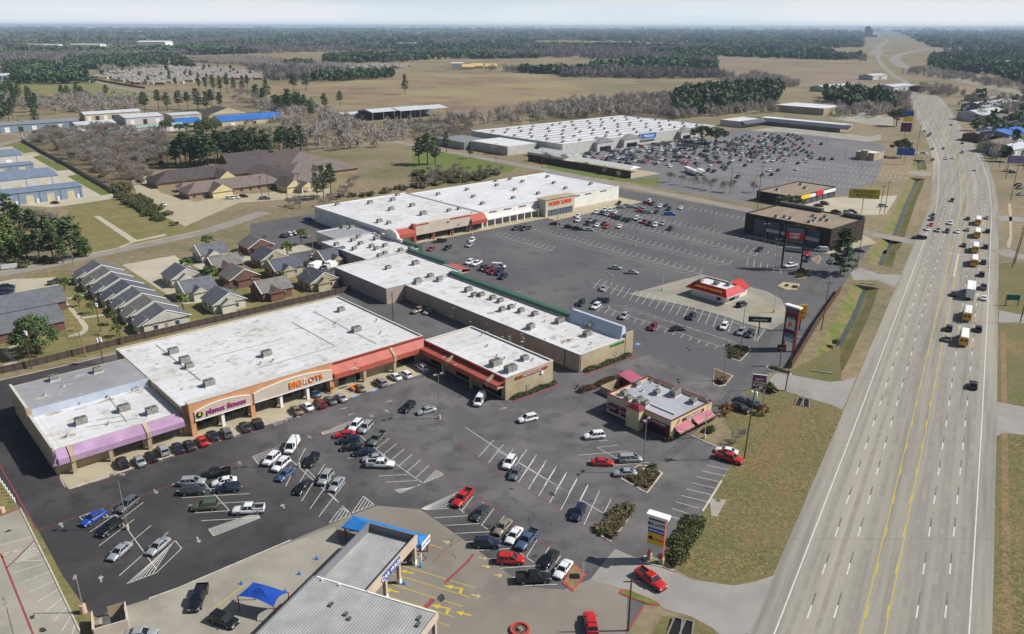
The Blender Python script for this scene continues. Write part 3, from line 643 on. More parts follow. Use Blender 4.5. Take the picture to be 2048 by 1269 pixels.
# tufts standing in the roadside grass: nobody could count them
rs_ = np.random.RandomState(2); TP = gp('c3', [(330, 60), (420, -160), (640, -190), (800, -160), (880, 60), (960, -100), (970, 30), (590, 900), (350, 960), (120, 920), (30, 850), (180, 560), (350, 320)]); TR = gp('c3', [(1905, 100), (2300, 100), (2300, 1300), (1885, 1300)]); tv = []; tf = []; tm = []
for P_, nn in ((TP, 9000), (TR, 5000)):
    x0, x1, y0, y1 = min(p.x for p in P_), max(p.x for p in P_), min(p.y for p in P_), max(p.y for p in P_); c = 0
    while c < nn:
        q = Vector((rs_.uniform(x0, x1), rs_.uniform(y0, y1), 0))
        if noise_ok(q) < rs_.uniform(-.5, .6) or not inside(q, P_): continue
        a = rs_.uniform(0, 6.28); r = rs_.uniform(.15, .5); h = rs_.uniform(.02, .07); k = len(tv); c += 1
        tv += [(q.x - r * math.cos(a), q.y - r * math.sin(a), .01), (q.x + r * math.cos(a), q.y + r * math.sin(a), .01), (q.x - r * .7 * math.sin(a), q.y + r * .7 * math.cos(a), h)]; tf.append((k, k + 1, k + 2)); tm.append((0, 0, 1, 2, 2)[rs_.randint(0, 5)])
me = bpy.data.meshes.new("grass"); me.from_pydata(tv, [], tf)
for q in (mat("tuft_straw", S(142, 124, 86), .95), mat("tuft_green", S(94, 104, 54), .95), mat("tuft_olive", S(100, 94, 58), .95)): me.materials.append(q)
me.polygons.foreach_set("material_index", tm); o = link("grass", me); o["kind"] = "stuff"
# ---------------------------------------------------------------- building materials
M_roofw = mat("white_roof_membrane", S(212, 213, 214), .7, S(198, 197, 195), .09, 9, .42, .66, S(168, 158, 142), .32, .55, .72, fine=.07, fs=1.2, seam=3.1)
M_roofw2 = mat("clean_roof_membrane", S(216, 217, 219), .7, S(200, 200, 200), .07, 9, .42, .66, S(184, 181, 176), .25, .6, .74, fine=.05, fs=1.0, seam=3.4)
M_roofg = mat("grey_roof_membrane", S(150, 151, 154), .75, S(138, 139, 142), .1, 9, .42, .64, S(168, 168, 168), .3, .58, .7)
M_roofgb = mat("bluegrey_roof_membrane", S(172, 174, 180), .7, S(156, 158, 165), .1, 9, .42, .64, S(190, 190, 192), .4, .6, .7)
M_grime = mat("roof_grime", S(146, 134, 116), .9, S(196, 190, 180), 1.3, 8, .4, .62)
M_wallt = mat("tan_wall", S(176, 160, 132), .85, S(164, 148, 121), .5, 8, .42, .62, S(186, 172, 146), .08, .5, .64)
M_wallw = mat("white_wall", S(226, 224, 218), .8, S(212, 209, 202), .3, 8, .45, .65)
M_wallg = mat("rear_wall", S(172, 156, 146), .85, S(158, 144, 135), .35, 9, .42, .62, S(134, 122, 114), .9, .58, .72)
M_cope = mat("metal_coping", S(206, 203, 198), .5, S(190, 187, 182), .8)
M_orange = mat("terracotta_stucco", S(206, 152, 112), .85, S(194, 142, 104), .4)
M_beige = mat("beige_panel", S(200, 188, 172), .85, S(190, 178, 163), .3)
M_redmet = ribbed("red_canopy_metal", S(188, 98, 82), S(150, 72, 60), 0, 2.6)
M_redmet1 = ribbed("red_canopy_metal_side", S(188, 98, 82), S(150, 72, 60), 1, 2.6)
M_purp = ribbed("lilac_canopy_metal", S(184, 152, 184), S(150, 120, 152), 0, 2.6)
M_redtrim = mat("dark_red_trim", S(140, 58, 52), .7)
M_glass = mat("dark_window_glass", S(34, 38, 42), .12, spec=.6)
M_glassb = mat("blue_window_glass", S(84, 98, 112), .12, spec=.6)
M_frame = mat("window_frame", S(206, 204, 198), .6)
M_darkframe = mat("dark_frame", S(58, 54, 52), .6)
M_unit = mat("hvac_metal", S(160, 158, 152), .5, S(142, 140, 135), 1.2, 6, .4, .6, metal=.2)
M_unit2 = mat("hvac_dark", S(104, 102, 98), .6, S(84, 82, 79), 2)
M_greenf = ribbed("green_fascia", S(64, 104, 84), S(52, 88, 70), 1, 2.0)
M_metal = mat("grey_metal", S(150, 152, 154), .45, metal=.3)
M_signw = mat("sign_white", S(232, 232, 228), .6); M_signred = mat("sign_red", S(196, 48, 44), .6)
M_signblk = mat("sign_black", S(26, 26, 27), .6); M_letter_or = mat("letter_orange", S(232, 126, 40), .5)
M_letter_pu = mat("letter_purple", S(158, 60, 128), .5); M_letter_y = mat("letter_yellow", S(236, 200, 48), .5)
M_door = mat("door_paint", S(150, 142, 130), .6); M_pipe = mat("vent_pipe", S(176, 172, 164), .5)

# ---------------------------------------------------------------- building helpers
def make_unit(w, d, h):
    b = MB()
    b.box(-w / 2 - .15, w / 2 + .15, -d / 2 - .15, d / 2 + .15, 0, .22, M_roofw2)
    b.box(-w / 2, w / 2, -d / 2, d / 2, .22, h, M_unit)
    for k in range(5): b.box(-w / 2 - .03, w / 2 + .03, -d / 2 + .15, d / 2 - .15, .42 + k * (h - .7) / 5, .42 + k * (h - .7) / 5 + .07, M_unit2)
    b.box(-w * .1, -w * .06, -d / 2 - .02, d / 2 + .02, .25, h + .01, M_unit2)
    for sx in (-.26, .26):
        c = Vector((w * sx, 0, h)); r = min(w * .22, d * .38)
        b.tube(c, c + Vector((0, 0, .12)), r, r * .96, 14, M_unit2)
        b.tube(c + Vector((0, 0, .12)), c + Vector((0, 0, .16)), r * .3, r * .3, 8, M_unit)
    b.tube((w / 2, -d / 2 + .2, .3), (w / 2 + .8, -d / 2 + .2, .06), .05, .05, 6, M_pipe)
    o = b.build("unit"); me = o.data; bpy.data.objects.remove(o); me.name = "rooftop_unit"; return me
UNITS = [make_unit(2.4, 1.7, 1.55), make_unit(1.9, 1.5, 1.3), make_unit(3.0, 1.9, 1.7)]
def make_vent():
    b = MB(); b.tube((0, 0, 0), (0, 0, .7), .22, .22, 10, M_pipe); b.tube((0, 0, .7), (0, 0, .95), .42, .3, 10, M_unit); b.box(-.5, .5, -.5, .5, 0, .1, M_roofw2)
    o = b.build("vent"); me = o.data; bpy.data.objects.remove(o); me.name = "roof_vent"; return me
VENT = make_vent()
def child(root, name, me, p, rz=0, sc=1.0):
    s, t = root["_o"]; o = link(name, me, root, (p[0] - s, p[1] - t, p[2]), rz)
    o.scale = (sc, sc, sc); return o
def unit(root, reg, x, y, z, k=0, rz=0, sc=1.0):
    "rooftop unit standing at a photo pixel on a roof of height z"
    s, t = to_st(g(reg, x, y, z)); return child(root, "rooftop_unit", UNITS[k], (s, t, z), rz, sc)
def vent(root, reg, x, y, z, sc=1.0):
    s, t = to_st(g(reg, x, y, z)); return child(root, "roof_vent", VENT, (s, t, z), 0, sc)
def shell(root, s0, s1, t0, t1, h, wall, roof, par=.45, cope=M_cope, z0=0.0, th=.3):
    b = GB(root)
    b.box(s0, s1, t0, t0 + th, z0, h, wall); b.box(s0, s1, t1 - th, t1, z0, h, wall)
    b.box(s0, s0 + th, t0 + th, t1 - th, z0, h, wall); b.box(s1 - th, s1, t0 + th, t1 - th, z0, h, wall)
    b.build("wall", wall, root)
    GB(root).box(s0 + th, s1 - th, t0 + th, t1 - th, h - par - .3, h - par, roof).build("roof", roof, root)
    if cope:
        e = .08
        b = GB(root)
        b.box(s0 - e, s1 + e, t0 - e, t0 + th + .02, h, h + .1, cope); b.box(s0 - e, s1 + e, t1 - th - .02, t1 + e, h, h + .1, cope)
        b.box(s0 - e, s0 + th + .02, t0 + th + .02, t1 - th - .02, h, h + .1, cope); b.box(s1 - th - .02, s1 + e, t0 + th + .02, t1 - th - .02, h, h + .1, cope)
        b.build("coping", cope, root)
def grime(root, items, z):
    "weathered patches, lying in the roof's own mesh"
    r2_ = random.Random(len(items)); rf = min((c for c in root.children if c.name.split(".")[0] == "roof"), key=lambda c: abs(max(v.co.z for v in c.data.vertices) - z))
    me = rf.data; bm = bmesh.new(); bm.from_mesh(me)
    if M_grime.name not in [q.name for q in me.materials]: me.materials.append(M_grime)
    k_ = [q.name for q in me.materials].index(M_grime.name); so, to_ = root["_o"]
    for reg, x, y, r, sq in items:
        s, t = to_st(g(reg, x, y, z)); n = 12; vs = []
        for k in range(n):
            a = 2 * math.pi * k / n; q = r * (.6 + .6 * r2_.random()); vs.append(bm.verts.new((s + q * math.cos(a) - so, t + q * sq * math.sin(a) - to_, z + .012)))
        bm.faces.new(vs).material_index = k_
    bm.to_mesh(me); bm.free()
def canopy_t(root, s0, s1, tw, to, zt, zm, zl, mt, name="canopy"):
    "shed canopy facing -t: slope from the wall line tw out to to, then a short upright fascia"
    b = GB(root)
    b.hexa([(s0, to, zm - .15), (s1, to, zm - .15), (s1, tw, zt - .15), (s0, tw, zt - .15)], [(s0, to, zm), (s1, to, zm), (s1, tw, zt), (s0, tw, zt)], mt)
    b.box(s0, s1, to - .12, to, zl, zm, mt); b.box(s0, s1, to, tw, zl + .3, zl + .4, M_wallt)
    return b.build(name, mt, root)
def canopy_s(root, t0, t1, sw, so, zt, zm, zl, mt, name="canopy"):
    b = GB(root); lo, hi = sorted((so, sw))
    b.hexa([(so, t0, zm - .15), (sw, t0, zt - .15), (sw, t1, zt - .15), (so, t1, zm - .15)], [(so, t0, zm), (sw, t0, zt), (sw, t1, zt), (so, t1, zm)], mt)
    d = -.12 if so < sw else .12
    b.box(min(so, so + d), max(so, so + d), t0, t1, zl, zm, mt); b.box(lo, hi, t0, t1, zl + .3, zl + .4, M_wallt)
    return b.build(name, mt, root)
def column(root, s, t, h, w, mt): return GB(root).box(s - w / 2, s + w / 2, t - w / 2, t + w / 2, 0, h, mt).build("column", mt, root)
def glassfront(root, s0, s1, t, z0=.3, z1=2.9, n=None, mt=M_glass):
    n = n or max(2, int((s1 - s0) / 1.6))
    p = GB(root).box(s0, s1, t - .06, t + .05, z0, z1, mt).build("window", mt, root)
    f = GB(root)
    for k in range(n + 1):
        x = s0 + (s1 - s0) * k / n; f.box(x - .05, x + .05, t - .14, t - .063, z0, z1, M_darkframe)
    f.box(s0 + .05, s1 - .05, t - .13, t - .064, z1 - .12, z1 - .02, M_darkframe); f.build("frame", M_darkframe, p)
    return p
def glassside(root, t0, t1, s, z0, z1, sgn=-1, mt=M_glass, n=None):
    n = n or max(1, int((t1 - t0) / 1.6)); a, b_ = sorted((s + sgn * .06, s - sgn * .05))
    p = GB(root).box(a, b_, t0, t1, z0, z1, mt).build("window", mt, root)
    f = GB(root); a, b_ = sorted((s + sgn * .063, s + sgn * .14))
    for k in range(n + 1):
        y = t0 + (t1 - t0) * k / n; f.box(a, b_, y - .05, y + .05, z0, z1, M_darkframe)
    f.build("frame", M_darkframe, p); return p
def sign_t(root, body, s, t, z, size, mt, bold=0, sx=1, ext=.1, spacing=1, name="lettering"):
    so, to_ = root["_o"]; return text_part(body, name, root, (s - so, t - to_, z), (R(90), 0, 0), size, mt, ext, bold, sx, spacing=spacing)
def sign_s(root, body, s, t, z, size, mt, bold=0, sx=1, ext=.1, facing=1):
    so, to_ = root["_o"]; return text_part(body, "lettering", root, (s - so, t - to_, z), (R(90), 0, R(90) if facing > 0 else R(-90)), size, mt, ext, bold, sx)

# ---------------------------------------------------------------- the big-box store with the arched sign front
BL = gthing("store_building", "large white-roofed store with orange front, beige arched sign panels and red metal canopy", "store", 84, 188)
shell(BL, 51, 116.3, 166.5, 211.5, 7.0, M_wallt, M_roofw, .3)
f = GB(BL); f.box(52, 87.6, 164.6, 166.42, 3.6, 8.0, M_orange); f.box(51.9, 87.7, 164.5, 166.42, 8.0, 8.12, M_cope); f.build("sign_front", M_orange, BL)
def archpanel(s0, s1, zl, ze, zp, t):
    n = 14; pts = [(s0, zl), (s1, zl)] + [(s1 + (s0 - s1) * k / n, ze + (zp - ze) * math.sin(math.pi * k / n) ** .8) for k in range(n + 1)]
    b = GB(BL); m_ = len(pts)
    A = [(p[0], t, p[1]) for p in pts]; B = [(p[0], t + .2, p[1]) for p in pts]
    b.faces(A + B, [tuple(range(m_))] + [(i, (i + 1) % m_, m_ + (i + 1) % m_, m_ + i) for i in range(m_)], M_beige); b.build("sign_panel", M_beige, BL)
    b = GB(BL); top = pts[2:]
    for p, q in zip(top, top[1:]): b.hexa([(p[0], t - .08, p[1]), (q[0], t - .08, q[1]), (q[0], t + .18, q[1]), (p[0], t + .18, p[1])][::-1], [(p[0], t - .08, p[1] + .18), (q[0], t - .08, q[1] + .18), (q[0], t + .18, q[1] + .18), (p[0], t + .18, p[1] + .18)][::-1], M_signw)
    b.box(s0, s1, t - .08, t + .18, zl - .18, zl, M_signw); b.build("trim", M_signw, BL)
archpanel(53, 66.0, 3.75, 5.7, 6.75, 164.38); archpanel(66.8, 87.2, 3.75, 5.9, 7.0, 164.38)
sign_t(BL, "planet fitness", 60.2, 164.3, 5.05, 1.85, M_letter_pu, .012, .96)
lb = GB(BL); c0 = Vector((54.05, 164.3, 5.0)); ring = 16
lb.faces([(c0.x + (.75 if k % 2 else .62) * math.cos(k * math.pi / ring), 164.3, c0.z + (.75 if k % 2 else .62) * math.sin(k * math.pi / ring)) for k in range(2 * ring)] + [(c0.x + (.75 if k % 2 else .62) * math.cos(k * math.pi / ring), 164.18, c0.z + (.75 if k % 2 else .62) * math.sin(k * math.pi / ring)) for k in range(2 * ring)],
    [tuple(range(2 * ring, 4 * ring))] + [(i, (i + 1) % (2 * ring), 2 * ring + (i + 1) % (2 * ring), 2 * ring + i) for i in range(2 * ring)], M_signblk)
lb.box(53.75, 54.25, 164.1, 164.17, 4.8, 5.3, M_letter_y); lb.box(54.0, 54.2, 164.09, 164.17, 5.3, 5.85, M_letter_y); lb.build("emblem", M_signblk, BL)
sign_t(BL, "BIG", 77.3, 164.28, 5.2, 2.0, M_letter_or, .06, 1.1, .14); sign_t(BL, "LOTS", 82.1, 164.28, 5.2, 2.0, M_letter_or, -.005, 1.05, .14)
GB(BL).hexa([(79.35, 164.2, 4.6), (79.6, 164.2, 4.6), (79.6, 164.32, 4.6), (79.35, 164.32, 4.6)], [(79.5, 164.2, 6.0), (80.1, 164.2, 6.0), (80.1, 164.32, 6.0), (79.5, 164.32, 6.0)], M_signw).build("emblem", M_signw, BL)
for s, mt, w in ((52.6, M_orange, 1.1), (59.3, M_signw, .7), (66.4, M_orange, 1.0), (73.6, M_signw, .7), (80.6, M_signw, .7), (87.1, M_orange, 1.1)): column(BL, s, 165.2, 3.58, w, mt)
for a, b in ((53.5, 58.6), (60, 65.6), (67.6, 73), (74.4, 80), (81.4, 86.2), (90, 96), (107, 113)): glassfront(BL, a, b, 166.42)
canopy_t(BL, 87.7, 116.2, 166.4, 164.2, 6.6, 4.7, 3.4, M_redmet); GB(BL).box(87.7, 116.2, 166.0, 166.45, 6.62, 7.0, M_redtrim).build("fascia", M_redtrim, BL)
for s in (96.4, 105.6): column(BL, s, 164.7, 3.6, .8, M_wallt)
for s in (105.6,): GB(BL).hexa([(s - .4, 163.95, 3.3), (s + .4, 163.95, 3.3), (s + .4, 166.4, 3.3), (s - .4, 166.4, 3.3)], [(s - .4, 163.95, 4.9), (s + .4, 163.95, 4.9), (s + .4, 166.4, 6.8), (s - .4, 166.4, 6.8)], M_wallt).build("fin_wall", M_wallt, BL)
zr = 6.7
for q in (("r1", 1695, 330, 0), ("r1", 1805, 415, 0), ("r1", 1850, 470, 1), ("r2", 565, 645, 0), ("r2", 80, 895, 0), ("r2", 1325, 440, 0), ("r2", 1195, 268, 1)): unit(BL, q[0], q[1], q[2], zr, q[3])
for q in ((1495, 350), (1530, 455), (620, 690), (515, 715), (1150, 375)): vent(BL, "r2", q[0], q[1], zr, .8)
GB(BL).hexa([(85.6, 167.2, zr), (87.4, 167.2, zr), (87.4, 168.6, zr), (85.6, 168.6, zr)], [(86.9, 166.9, 8.0), (87.4, 166.9, 8.0), (87.4, 167.1, 8.0), (86.9, 167.1, 8.0)], M_roofg).build("brace", M_roofg, BL)
gr = random.Random(3)
grime(BL, [("r2", gr.uniform(60, 1500), gr.uniform(330, 760), gr.uniform(.3, 1.1), gr.uniform(.2, .5)) for _ in range(95)] + [("r1", gr.uniform(1300, 2000), gr.uniform(240, 700), gr.uniform(.3, .9), gr.uniform(.2, .5)) for _ in range(48)], zr)
for i, (s0, t0, s1, t1) in enumerate(((60, 178, 60, 208), (74, 176, 95, 176), (95, 176, 95, 200), (104, 170, 104, 204), (68, 190, 88, 190))):
    GB(BL).tube((s0, t0, zr + .14), (s1, t1, zr + .14), .07, .07, 6, M_pipe).build("conduit", M_pipe, BL)
# ---------------------------------------------------------------- the annex with the lilac canopy
M_stepw = mat("white_wall_blue_shade", S(186, 194, 208), .8, S(174, 182, 197), .4)  # white wall colour with the bluish tint of sky-lit shade put in
AX = gthing("store_annex", "low annex with stepped white and grey roofs and a lilac metal canopy", "store", 38, 185)
b = GB(AX)
b.box(25.2, 25.55, 167, 186.5, 0, 6.2, M_wallt); b.box(25.2, 25.55, 186.5, 203.4, 0, 7.4, M_wallt); b.box(25.55, 50.9, 203.0, 203.4, 0, 7.0, M_wallt); b.box(25.55, 50.9, 167, 167.35, 0, 5.5, M_wallt)
b.build("wall", M_wallt, AX)
GB(AX).box(25.55, 50.9, 167.35, 186.5, 4.9, 5.2, M_roofw).build("roof", M_roofw, AX)
GB(AX).box(25.55, 50.9, 186.9, 203.0, 6.6, 6.95, M_roofg).build("roof", M_roofg, AX)
GB(AX).box(25.55, 50.9, 186.5, 186.9, 4.9, 7.05, M_stepw).build("step_wall", M_stepw, AX)
GB(AX).box(25.1, 25.65, 166.95, 186.5, 6.2, 6.32, M_cope).box(25.1, 25.65, 186.55, 203.5, 7.4, 7.52, M_cope).box(24.9, 25.9, 185.6, 187.1, 5.6, 7.6, M_wallt).build("coping", M_cope, AX)
canopy_t(AX, 25.6, 50.8, 167, 164.9, 5.55, 4.2, 3.0, M_purp)
GB(AX).hexa([(24.6, 165.2, 3.0), (25.55, 164.9, 3.0), (25.55, 167, 3.0), (25.1, 167, 3.0)], [(25.1, 166.4, 4.6), (25.56, 165.6, 4.9), (25.56, 166.9, 5.5), (25.4, 166.9, 5.5)], M_purp).build("canopy_end", M_purp, AX)
for s in (28.2, 43.1):
    column(AX, s, 165.4, 3.3, .8, M_wallt)
    GB(AX).hexa([(s - .42, 164.6, 3.0), (s + .42, 164.6, 3.0), (s + .42, 167, 3.0), (s - .42, 167, 3.0)], [(s - .42, 164.6, 4.35), (s + .42, 164.6, 4.35), (s + .42, 167, 5.8), (s - .42, 167, 5.8)], M_wallt).build("fin_wall", M_wallt, AX)
column(AX, 35.3, 165.4, 3.3, .7, M_wallt)
for a, b_ in ((36.5, 42), (44.5, 50)): glassfront(AX, a, b_, 166.94)
for q in (("r1", 1215, 890, 5.2, 0), ("r1", 1485, 915, 5.2, 0), ("r1", 795, 1015, 5.2, 0), ("r1", 530, 590, 6.95, 1), ("r1", 955, 510, 6.95, 1)): unit(AX, *q)
for q in ((510, 900, 5.2), (780, 830, 5.2), (1050, 760, 5.2), (1300, 690, 5.2), (660, 1140, 5.2), (1060, 1025, 5.2), (440, 740, 6.95), (620, 650, 6.95)): vent(AX, "r1", *q, .7)
for i, (pts, z) in enumerate((([(600, 620), (880, 545)], 7.0), ([(840, 1050), (1350, 960)], 5.25), ([(940, 980), (1210, 940)], 5.25), ([(990, 640), (1240, 1000)], 5.24))):
    b = GB(AX); A, B = [to_st(g('r1', *p, z)) for p in pts]
    b.tube((A[0], A[1], z + .12), (B[0], B[1], z + .12), .06, .06, 6, M_pipe); b.build("conduit", M_pipe, AX)
grime(AX, [("r1", 520, 915, 2.0, .35), ("r1", 1040, 785, 2.2, .4), ("r1", 1330, 690, 2.2, .3), ("r1", 660, 1140, 1.9, .5), ("r1", 770, 870, 1.2, .3)], 5.2); grime(AX, [("r1", 420, 760, 2.2, .4)], 6.95)
# ---------------------------------------------------------------- paint shop block
SW = gthing("shop_block", "low tan block with white roof and red metal canopy turned square to the big store", "shop block", 124, 149)
shell(SW, 116.4, 132.6, 132.5, 165.6, 6.0, M_wallt, M_roofw, .35, M_roofw2)
canopy_s(SW, 132.6, 164.1, 116.38, 113.9, 5.2, 4.6, 3.3, M_redmet1); GB(SW).box(116.0, 116.39, 132.6, 165.6, 5.22, 6.0, M_redtrim).build("fascia", M_redtrim, SW)
for t in (143.5, 155.0): column(SW, 114.6, t, 3.6, .7, M_wallt)
for t in (136.4, 152.6): GB(SW).hexa([(113.7, t - .4, 3.2), (116.4, t - .4, 3.2), (116.4, t + .4, 3.2), (113.7, t + .4, 3.2)], [(113.7, t - .4, 4.75), (116.4, t - .4, 6.05), (116.4, t + .4, 6.05), (113.7, t + .4, 4.75)], M_wallt).build("fin_wall", M_wallt, SW)
for a, b_ in ((134, 141), (145, 152), (157, 163)): glassside(SW, a, b_, 116.36, .4, 2.9)
GB(SW).box(119.6, 130.4, 132.24, 132.46, 4.7, 5.25, M_redtrim).build("sign_band", M_redtrim, SW)
sign_t(SW, "SHERWIN WILLIAMS", 125, 132.22, 4.97, .62, M_signw, 0, 1.15, .03)
b = GB(SW); b.tube((128.6, 132.2, 4.0), (128.6, 132.44, 4.0), .5, .5, 14, M_signw); b.build("emblem", M_signw, SW)
GB(SW).box(123.3, 124.3, 132.38, 132.47, 0, 2.1, M_door).build("door", M_door, SW)
for q in (("r3", 725, 810, 2), ("r3", 850, 860, 2), ("r3", 970, 765, 1)): unit(SW, q[0], q[1], q[2], 5.65, q[3])
for q in ((735, 735), (800, 755), (610, 555), (655, 650), (1040, 765)): vent(SW, "r3", q[0], q[1], 5.65, .7)
grime(SW, [("r3", gr.uniform(250, 1000), gr.uniform(560, 830), gr.uniform(.2, .7), gr.uniform(.3, .6)) for _ in range(34)], 5.65)
# ---------------------------------------------------------------- long shop row with the green fascia
PET = gthing("shop_row", "long low shop row with white roof, green front fascia and stained rear wall", "shop row", 151, 172)
shell(PET, 142, 160, 132, 212, 5.1, M_wallg, M_roofw, .3, M_roofw2)
GB(PET).box(142.35, 159.9, 131.86, 131.98, 0, 5.15, M_wallt).build("end_wall", M_wallt, PET)
GB(PET).box(160.02, 161.9, 153, 212, 3.4, 6.2, M_greenf).build("fascia", M_greenf, PET)
b = GB(PET); b.hexa([(158.6, 132.4, 4.8), (161.4, 132.4, 4.8), (161.4, 152.8, 4.8), (158.6, 152.8, 4.8)], [(160.4, 133.4, 8.0), (161.4, 133.4, 8.0), (161.4, 153.0, 8.0), (160.4, 153.0, 8.0)], M_stepw); b.build("sign_parapet", M_stepw, PET)
n = 8; prof = [(159.9 - 1.8 * (1 - k / n), 4.9 + 1.9 * (1 - math.sqrt(max(0, 1 - (k / n) ** 2)))) for k in range(n + 1)]
GB(PET).prism([(160.1, 131.8), (163.3, 131.8), (163.3, 132.3), (160.1, 132.3)], 0, 6.6, M_wallt).build("wing_wall", M_wallt, PET)
canopy_s(PET, 132.4, 152.8, 161.45, 164.2, 5.4, 4.7, 3.5, M_redmet1)
sign_t(PET, "PET SUPPLIES PLUS", 156.6, 131.8, 4.35, .9, mat("letter_green", S(40, 150, 84), .5), .02, .78, .06)
for t in (137.5, 150, 156, 163, 171, 178.5, 187, 195): GB(PET).box(141.9, 141.98, t - .12, t + .12, 0, 4.9, M_darkframe if t == 137.5 else M_pipe).build("downpipe", M_pipe, PET)
for t in (159.6, 174, 186): GB(PET).box(141.9, 141.985, t - .6, t + .6, 0, 2.3, M_signw if t == 159.6 else M_door).build("door", M_signw if t == 159.6 else M_door, PET)
for q in ((495, 185, 0), (545, 225, 1), (605, 225, 1), (700, 250, 1), (765, 275, 1), (780, 350, 1), (855, 330, 1), (940, 360, 1), (1055, 388, 1), (1265, 450, 0), (1020, 500, 0), (1525, 490, 0), (1500, 560, 0), (75, 110, 1), (175, 65, 1), (250, 92, 1)): unit(PET, "r3", q[0], q[1], 4.8, q[2], .2 if q[0] == 1020 else 0)
for q in ((1140, 440), (1255, 385), (1140, 600), (1530, 630), (1300, 620), (895, 300)): vent(PET, "r3", q[0], q[1], 4.8, .7)
grime(PET, [("r3", 690, 365, 1.9, .6), ("r3", 1330, 600, 2.4, .6), ("r3", 1400, 650, 1.6, .5)] + [("r3", gr.uniform(260, 1400), gr.uniform(180, 640), gr.uniform(.2, .8), gr.uniform(.2, .6)) for _ in range(40)] , 4.8)
# ---------------------------------------------------------------- blocks further back along the same front
MB1 = gthing("shop_block", "short white-roofed block stepped in behind the long shop row", "shop block", 150, 228)
shell(MB1, 134.5, 166, 212.2, 245.6, 5.4, M_wallg, M_roofw, .3, M_roofw2)
canopy_s(MB1, 213, 222, 166.05, 170.2, 5.6, 5.0, 3.6, M_redmet1); GB(MB1).box(166.02, 167.8, 222.2, 245.5, 3.6, 6.4, M_greenf).build("fascia", M_greenf, MB1)
for q in ((565, 668, 1), (740, 640, 0)): unit(MB1, "r4", q[0], q[1], 5.1, q[2])
for q in ((755, 755, 0), (835, 720, 1), (895, 740, 1)): unit(MB1, "r4", q[0], q[1], 5.1, q[2])
KD = gthing("shop_block", "white-roofed shop block crowded with rooftop units and with a curved sign gable", "shop block", 160, 262)
shell(KD, 148, 171.5, 246, 279, 5.6, M_wallg, M_roofw, .3, M_roofw2)
GB(KD).box(171.52, 173.4, 246, 257, 3.8, 6.5, M_greenf).build("fascia", M_greenf, KD)
b = GB(KD); n = 12; pts = [(258, 3.6), (272, 3.6), (272, 6.6)] + [(265 + 4.6 * math.cos(math.pi * k / n), 6.6 + 3.0 * math.sin(math.pi * k / n)) for k in range(n + 1)] + [(258, 6.6)]
A = [(171.6, p[0], p[1]) for p in pts]; B = [(172.6, p[0], p[1]) for p in pts]; k_ = len(pts)
b.faces(A + B, [tuple(range(k_)), tuple(range(2 * k_ - 1, k_ - 1, -1))] + [(i, (i + 1) % k_, k_ + (i + 1) % k_, k_ + i) for i in range(k_)], M_wallw); b.build("sign_gable", M_wallw, KD)
for dt in (-3, 0, 3): GB(KD).tube((168.6, 265 + dt, 5.3), (171.6, 265 + dt, 8.2), .08, .08, 6, M_metal).build("brace", M_metal, KD)
for q in ((340, 490, 1), (390, 512, 1), (460, 530, 1), (490, 545, 1), (545, 525, 1), (490, 480, 0), (545, 575, 1), (510, 590, 1), (350, 545, 1), (235, 518, 1), (645, 555, 1), (710, 545, 1), (375, 470, 1)): unit(KD, "r4", q[0], q[1], 5.3, q[2], .1)
DV = gthing("shop_block", "grey-roofed block between the crowded white roof and the two joined stores", "shop block", 165, 288)
shell(DV, 155.5, 174, 279.2, 297, 5.3, M_wallw, M_roofg, .3)
for q in ((280, 405, 1), (330, 405, 1), (335, 350, 1)): unit(DV, "r4", q[0], q[1], 5.0, q[2])
BK = gthing("store_building", "broad white-roofed store with beige front, red trim and an older roof", "store", 200, 303)
shell(BK, 175, 226, 272.6, 334, 7.2, M_wallw, M_roofw, .3)
GB(BK).box(187, 217, 270.8, 272.58, 3.2, 8.0, M_beige).build("sign_front", M_beige, BK)
GB(BK).box(187, 194.5, 270.7, 270.79, 7.3, 7.9, M_redmet).box(206, 217, 270.7, 270.79, 7.2, 7.9, M_redmet).box(186.4, 187.6, 270.4, 272.5, 0, 8.2, M_redmet).build("trim", M_redmet, BK)
canopy_t(BK, 175, 186.3, 272.5, 269, 6.8, 5.2, 3.6, M_redmet); canopy_t(BK, 217.2, 226, 272.5, 269.6, 7.4, 5.0, 3.4, M_redmet)
for s in (187.5, 197.4, 207.4, 217): column(BK, s, 271.5, 3.2, .8, M_redmet)
for a, b_ in ((189, 197), (199, 207), (209, 216), (219, 225)): glassfront(BK, a, b_, 272.5)
for q in ((240, 260, 1), (450, 250, 0), (595, 232, 0), (585, 292, 0), (720, 268, 0), (790, 322, 2), (955, 300, 1), (1020, 287, 1), (625, 198, 1), (510, 370, 0), (570, 380, 1)): unit(BK, "r4", q[0], q[1], 6.9, q[2])
grime(BK, [("r4", 850, 262, 2.2, .4), ("r4", 790, 268, 1.2, .4)] + [("r4", gr.uniform(250, 1000), gr.uniform(220, 360), gr.uniform(.4, 1.2), gr.uniform(.2, .5)) for _ in range(40)], 6.9)
HL = gthing("store_building", "long white store with beige entrance portal and orange lettering, rows of units on its roof", "store", 273, 300)
shell(HL, 226.4, 322, 275.5, 331, 7.0, M_wallw, M_roofw2, .25)
b = GB(HL); b.box(262.6, 282.6, 269.8, 275.45, 0, 3.3, M_beige); b.box(262.6, 282.6, 269.8, 275.45, 3.3, 8.2, M_beige); b.build("entrance_portal", M_beige, HL)
GB(HL).box(261.8, 283.4, 269.4, 275.9, 8.2, 8.5, M_wallt).build("coping", M_wallt, HL)
glassfront(HL, 264.5, 281, 269.74, .2, 3.1, 8, M_glassb)
sign_t(HL, "HOBBY LOBBY", 272.6, 269.7, 6.0, 2.5, mat("letter_red_orange", S(226, 92, 52), .5), .07, .95, .16)
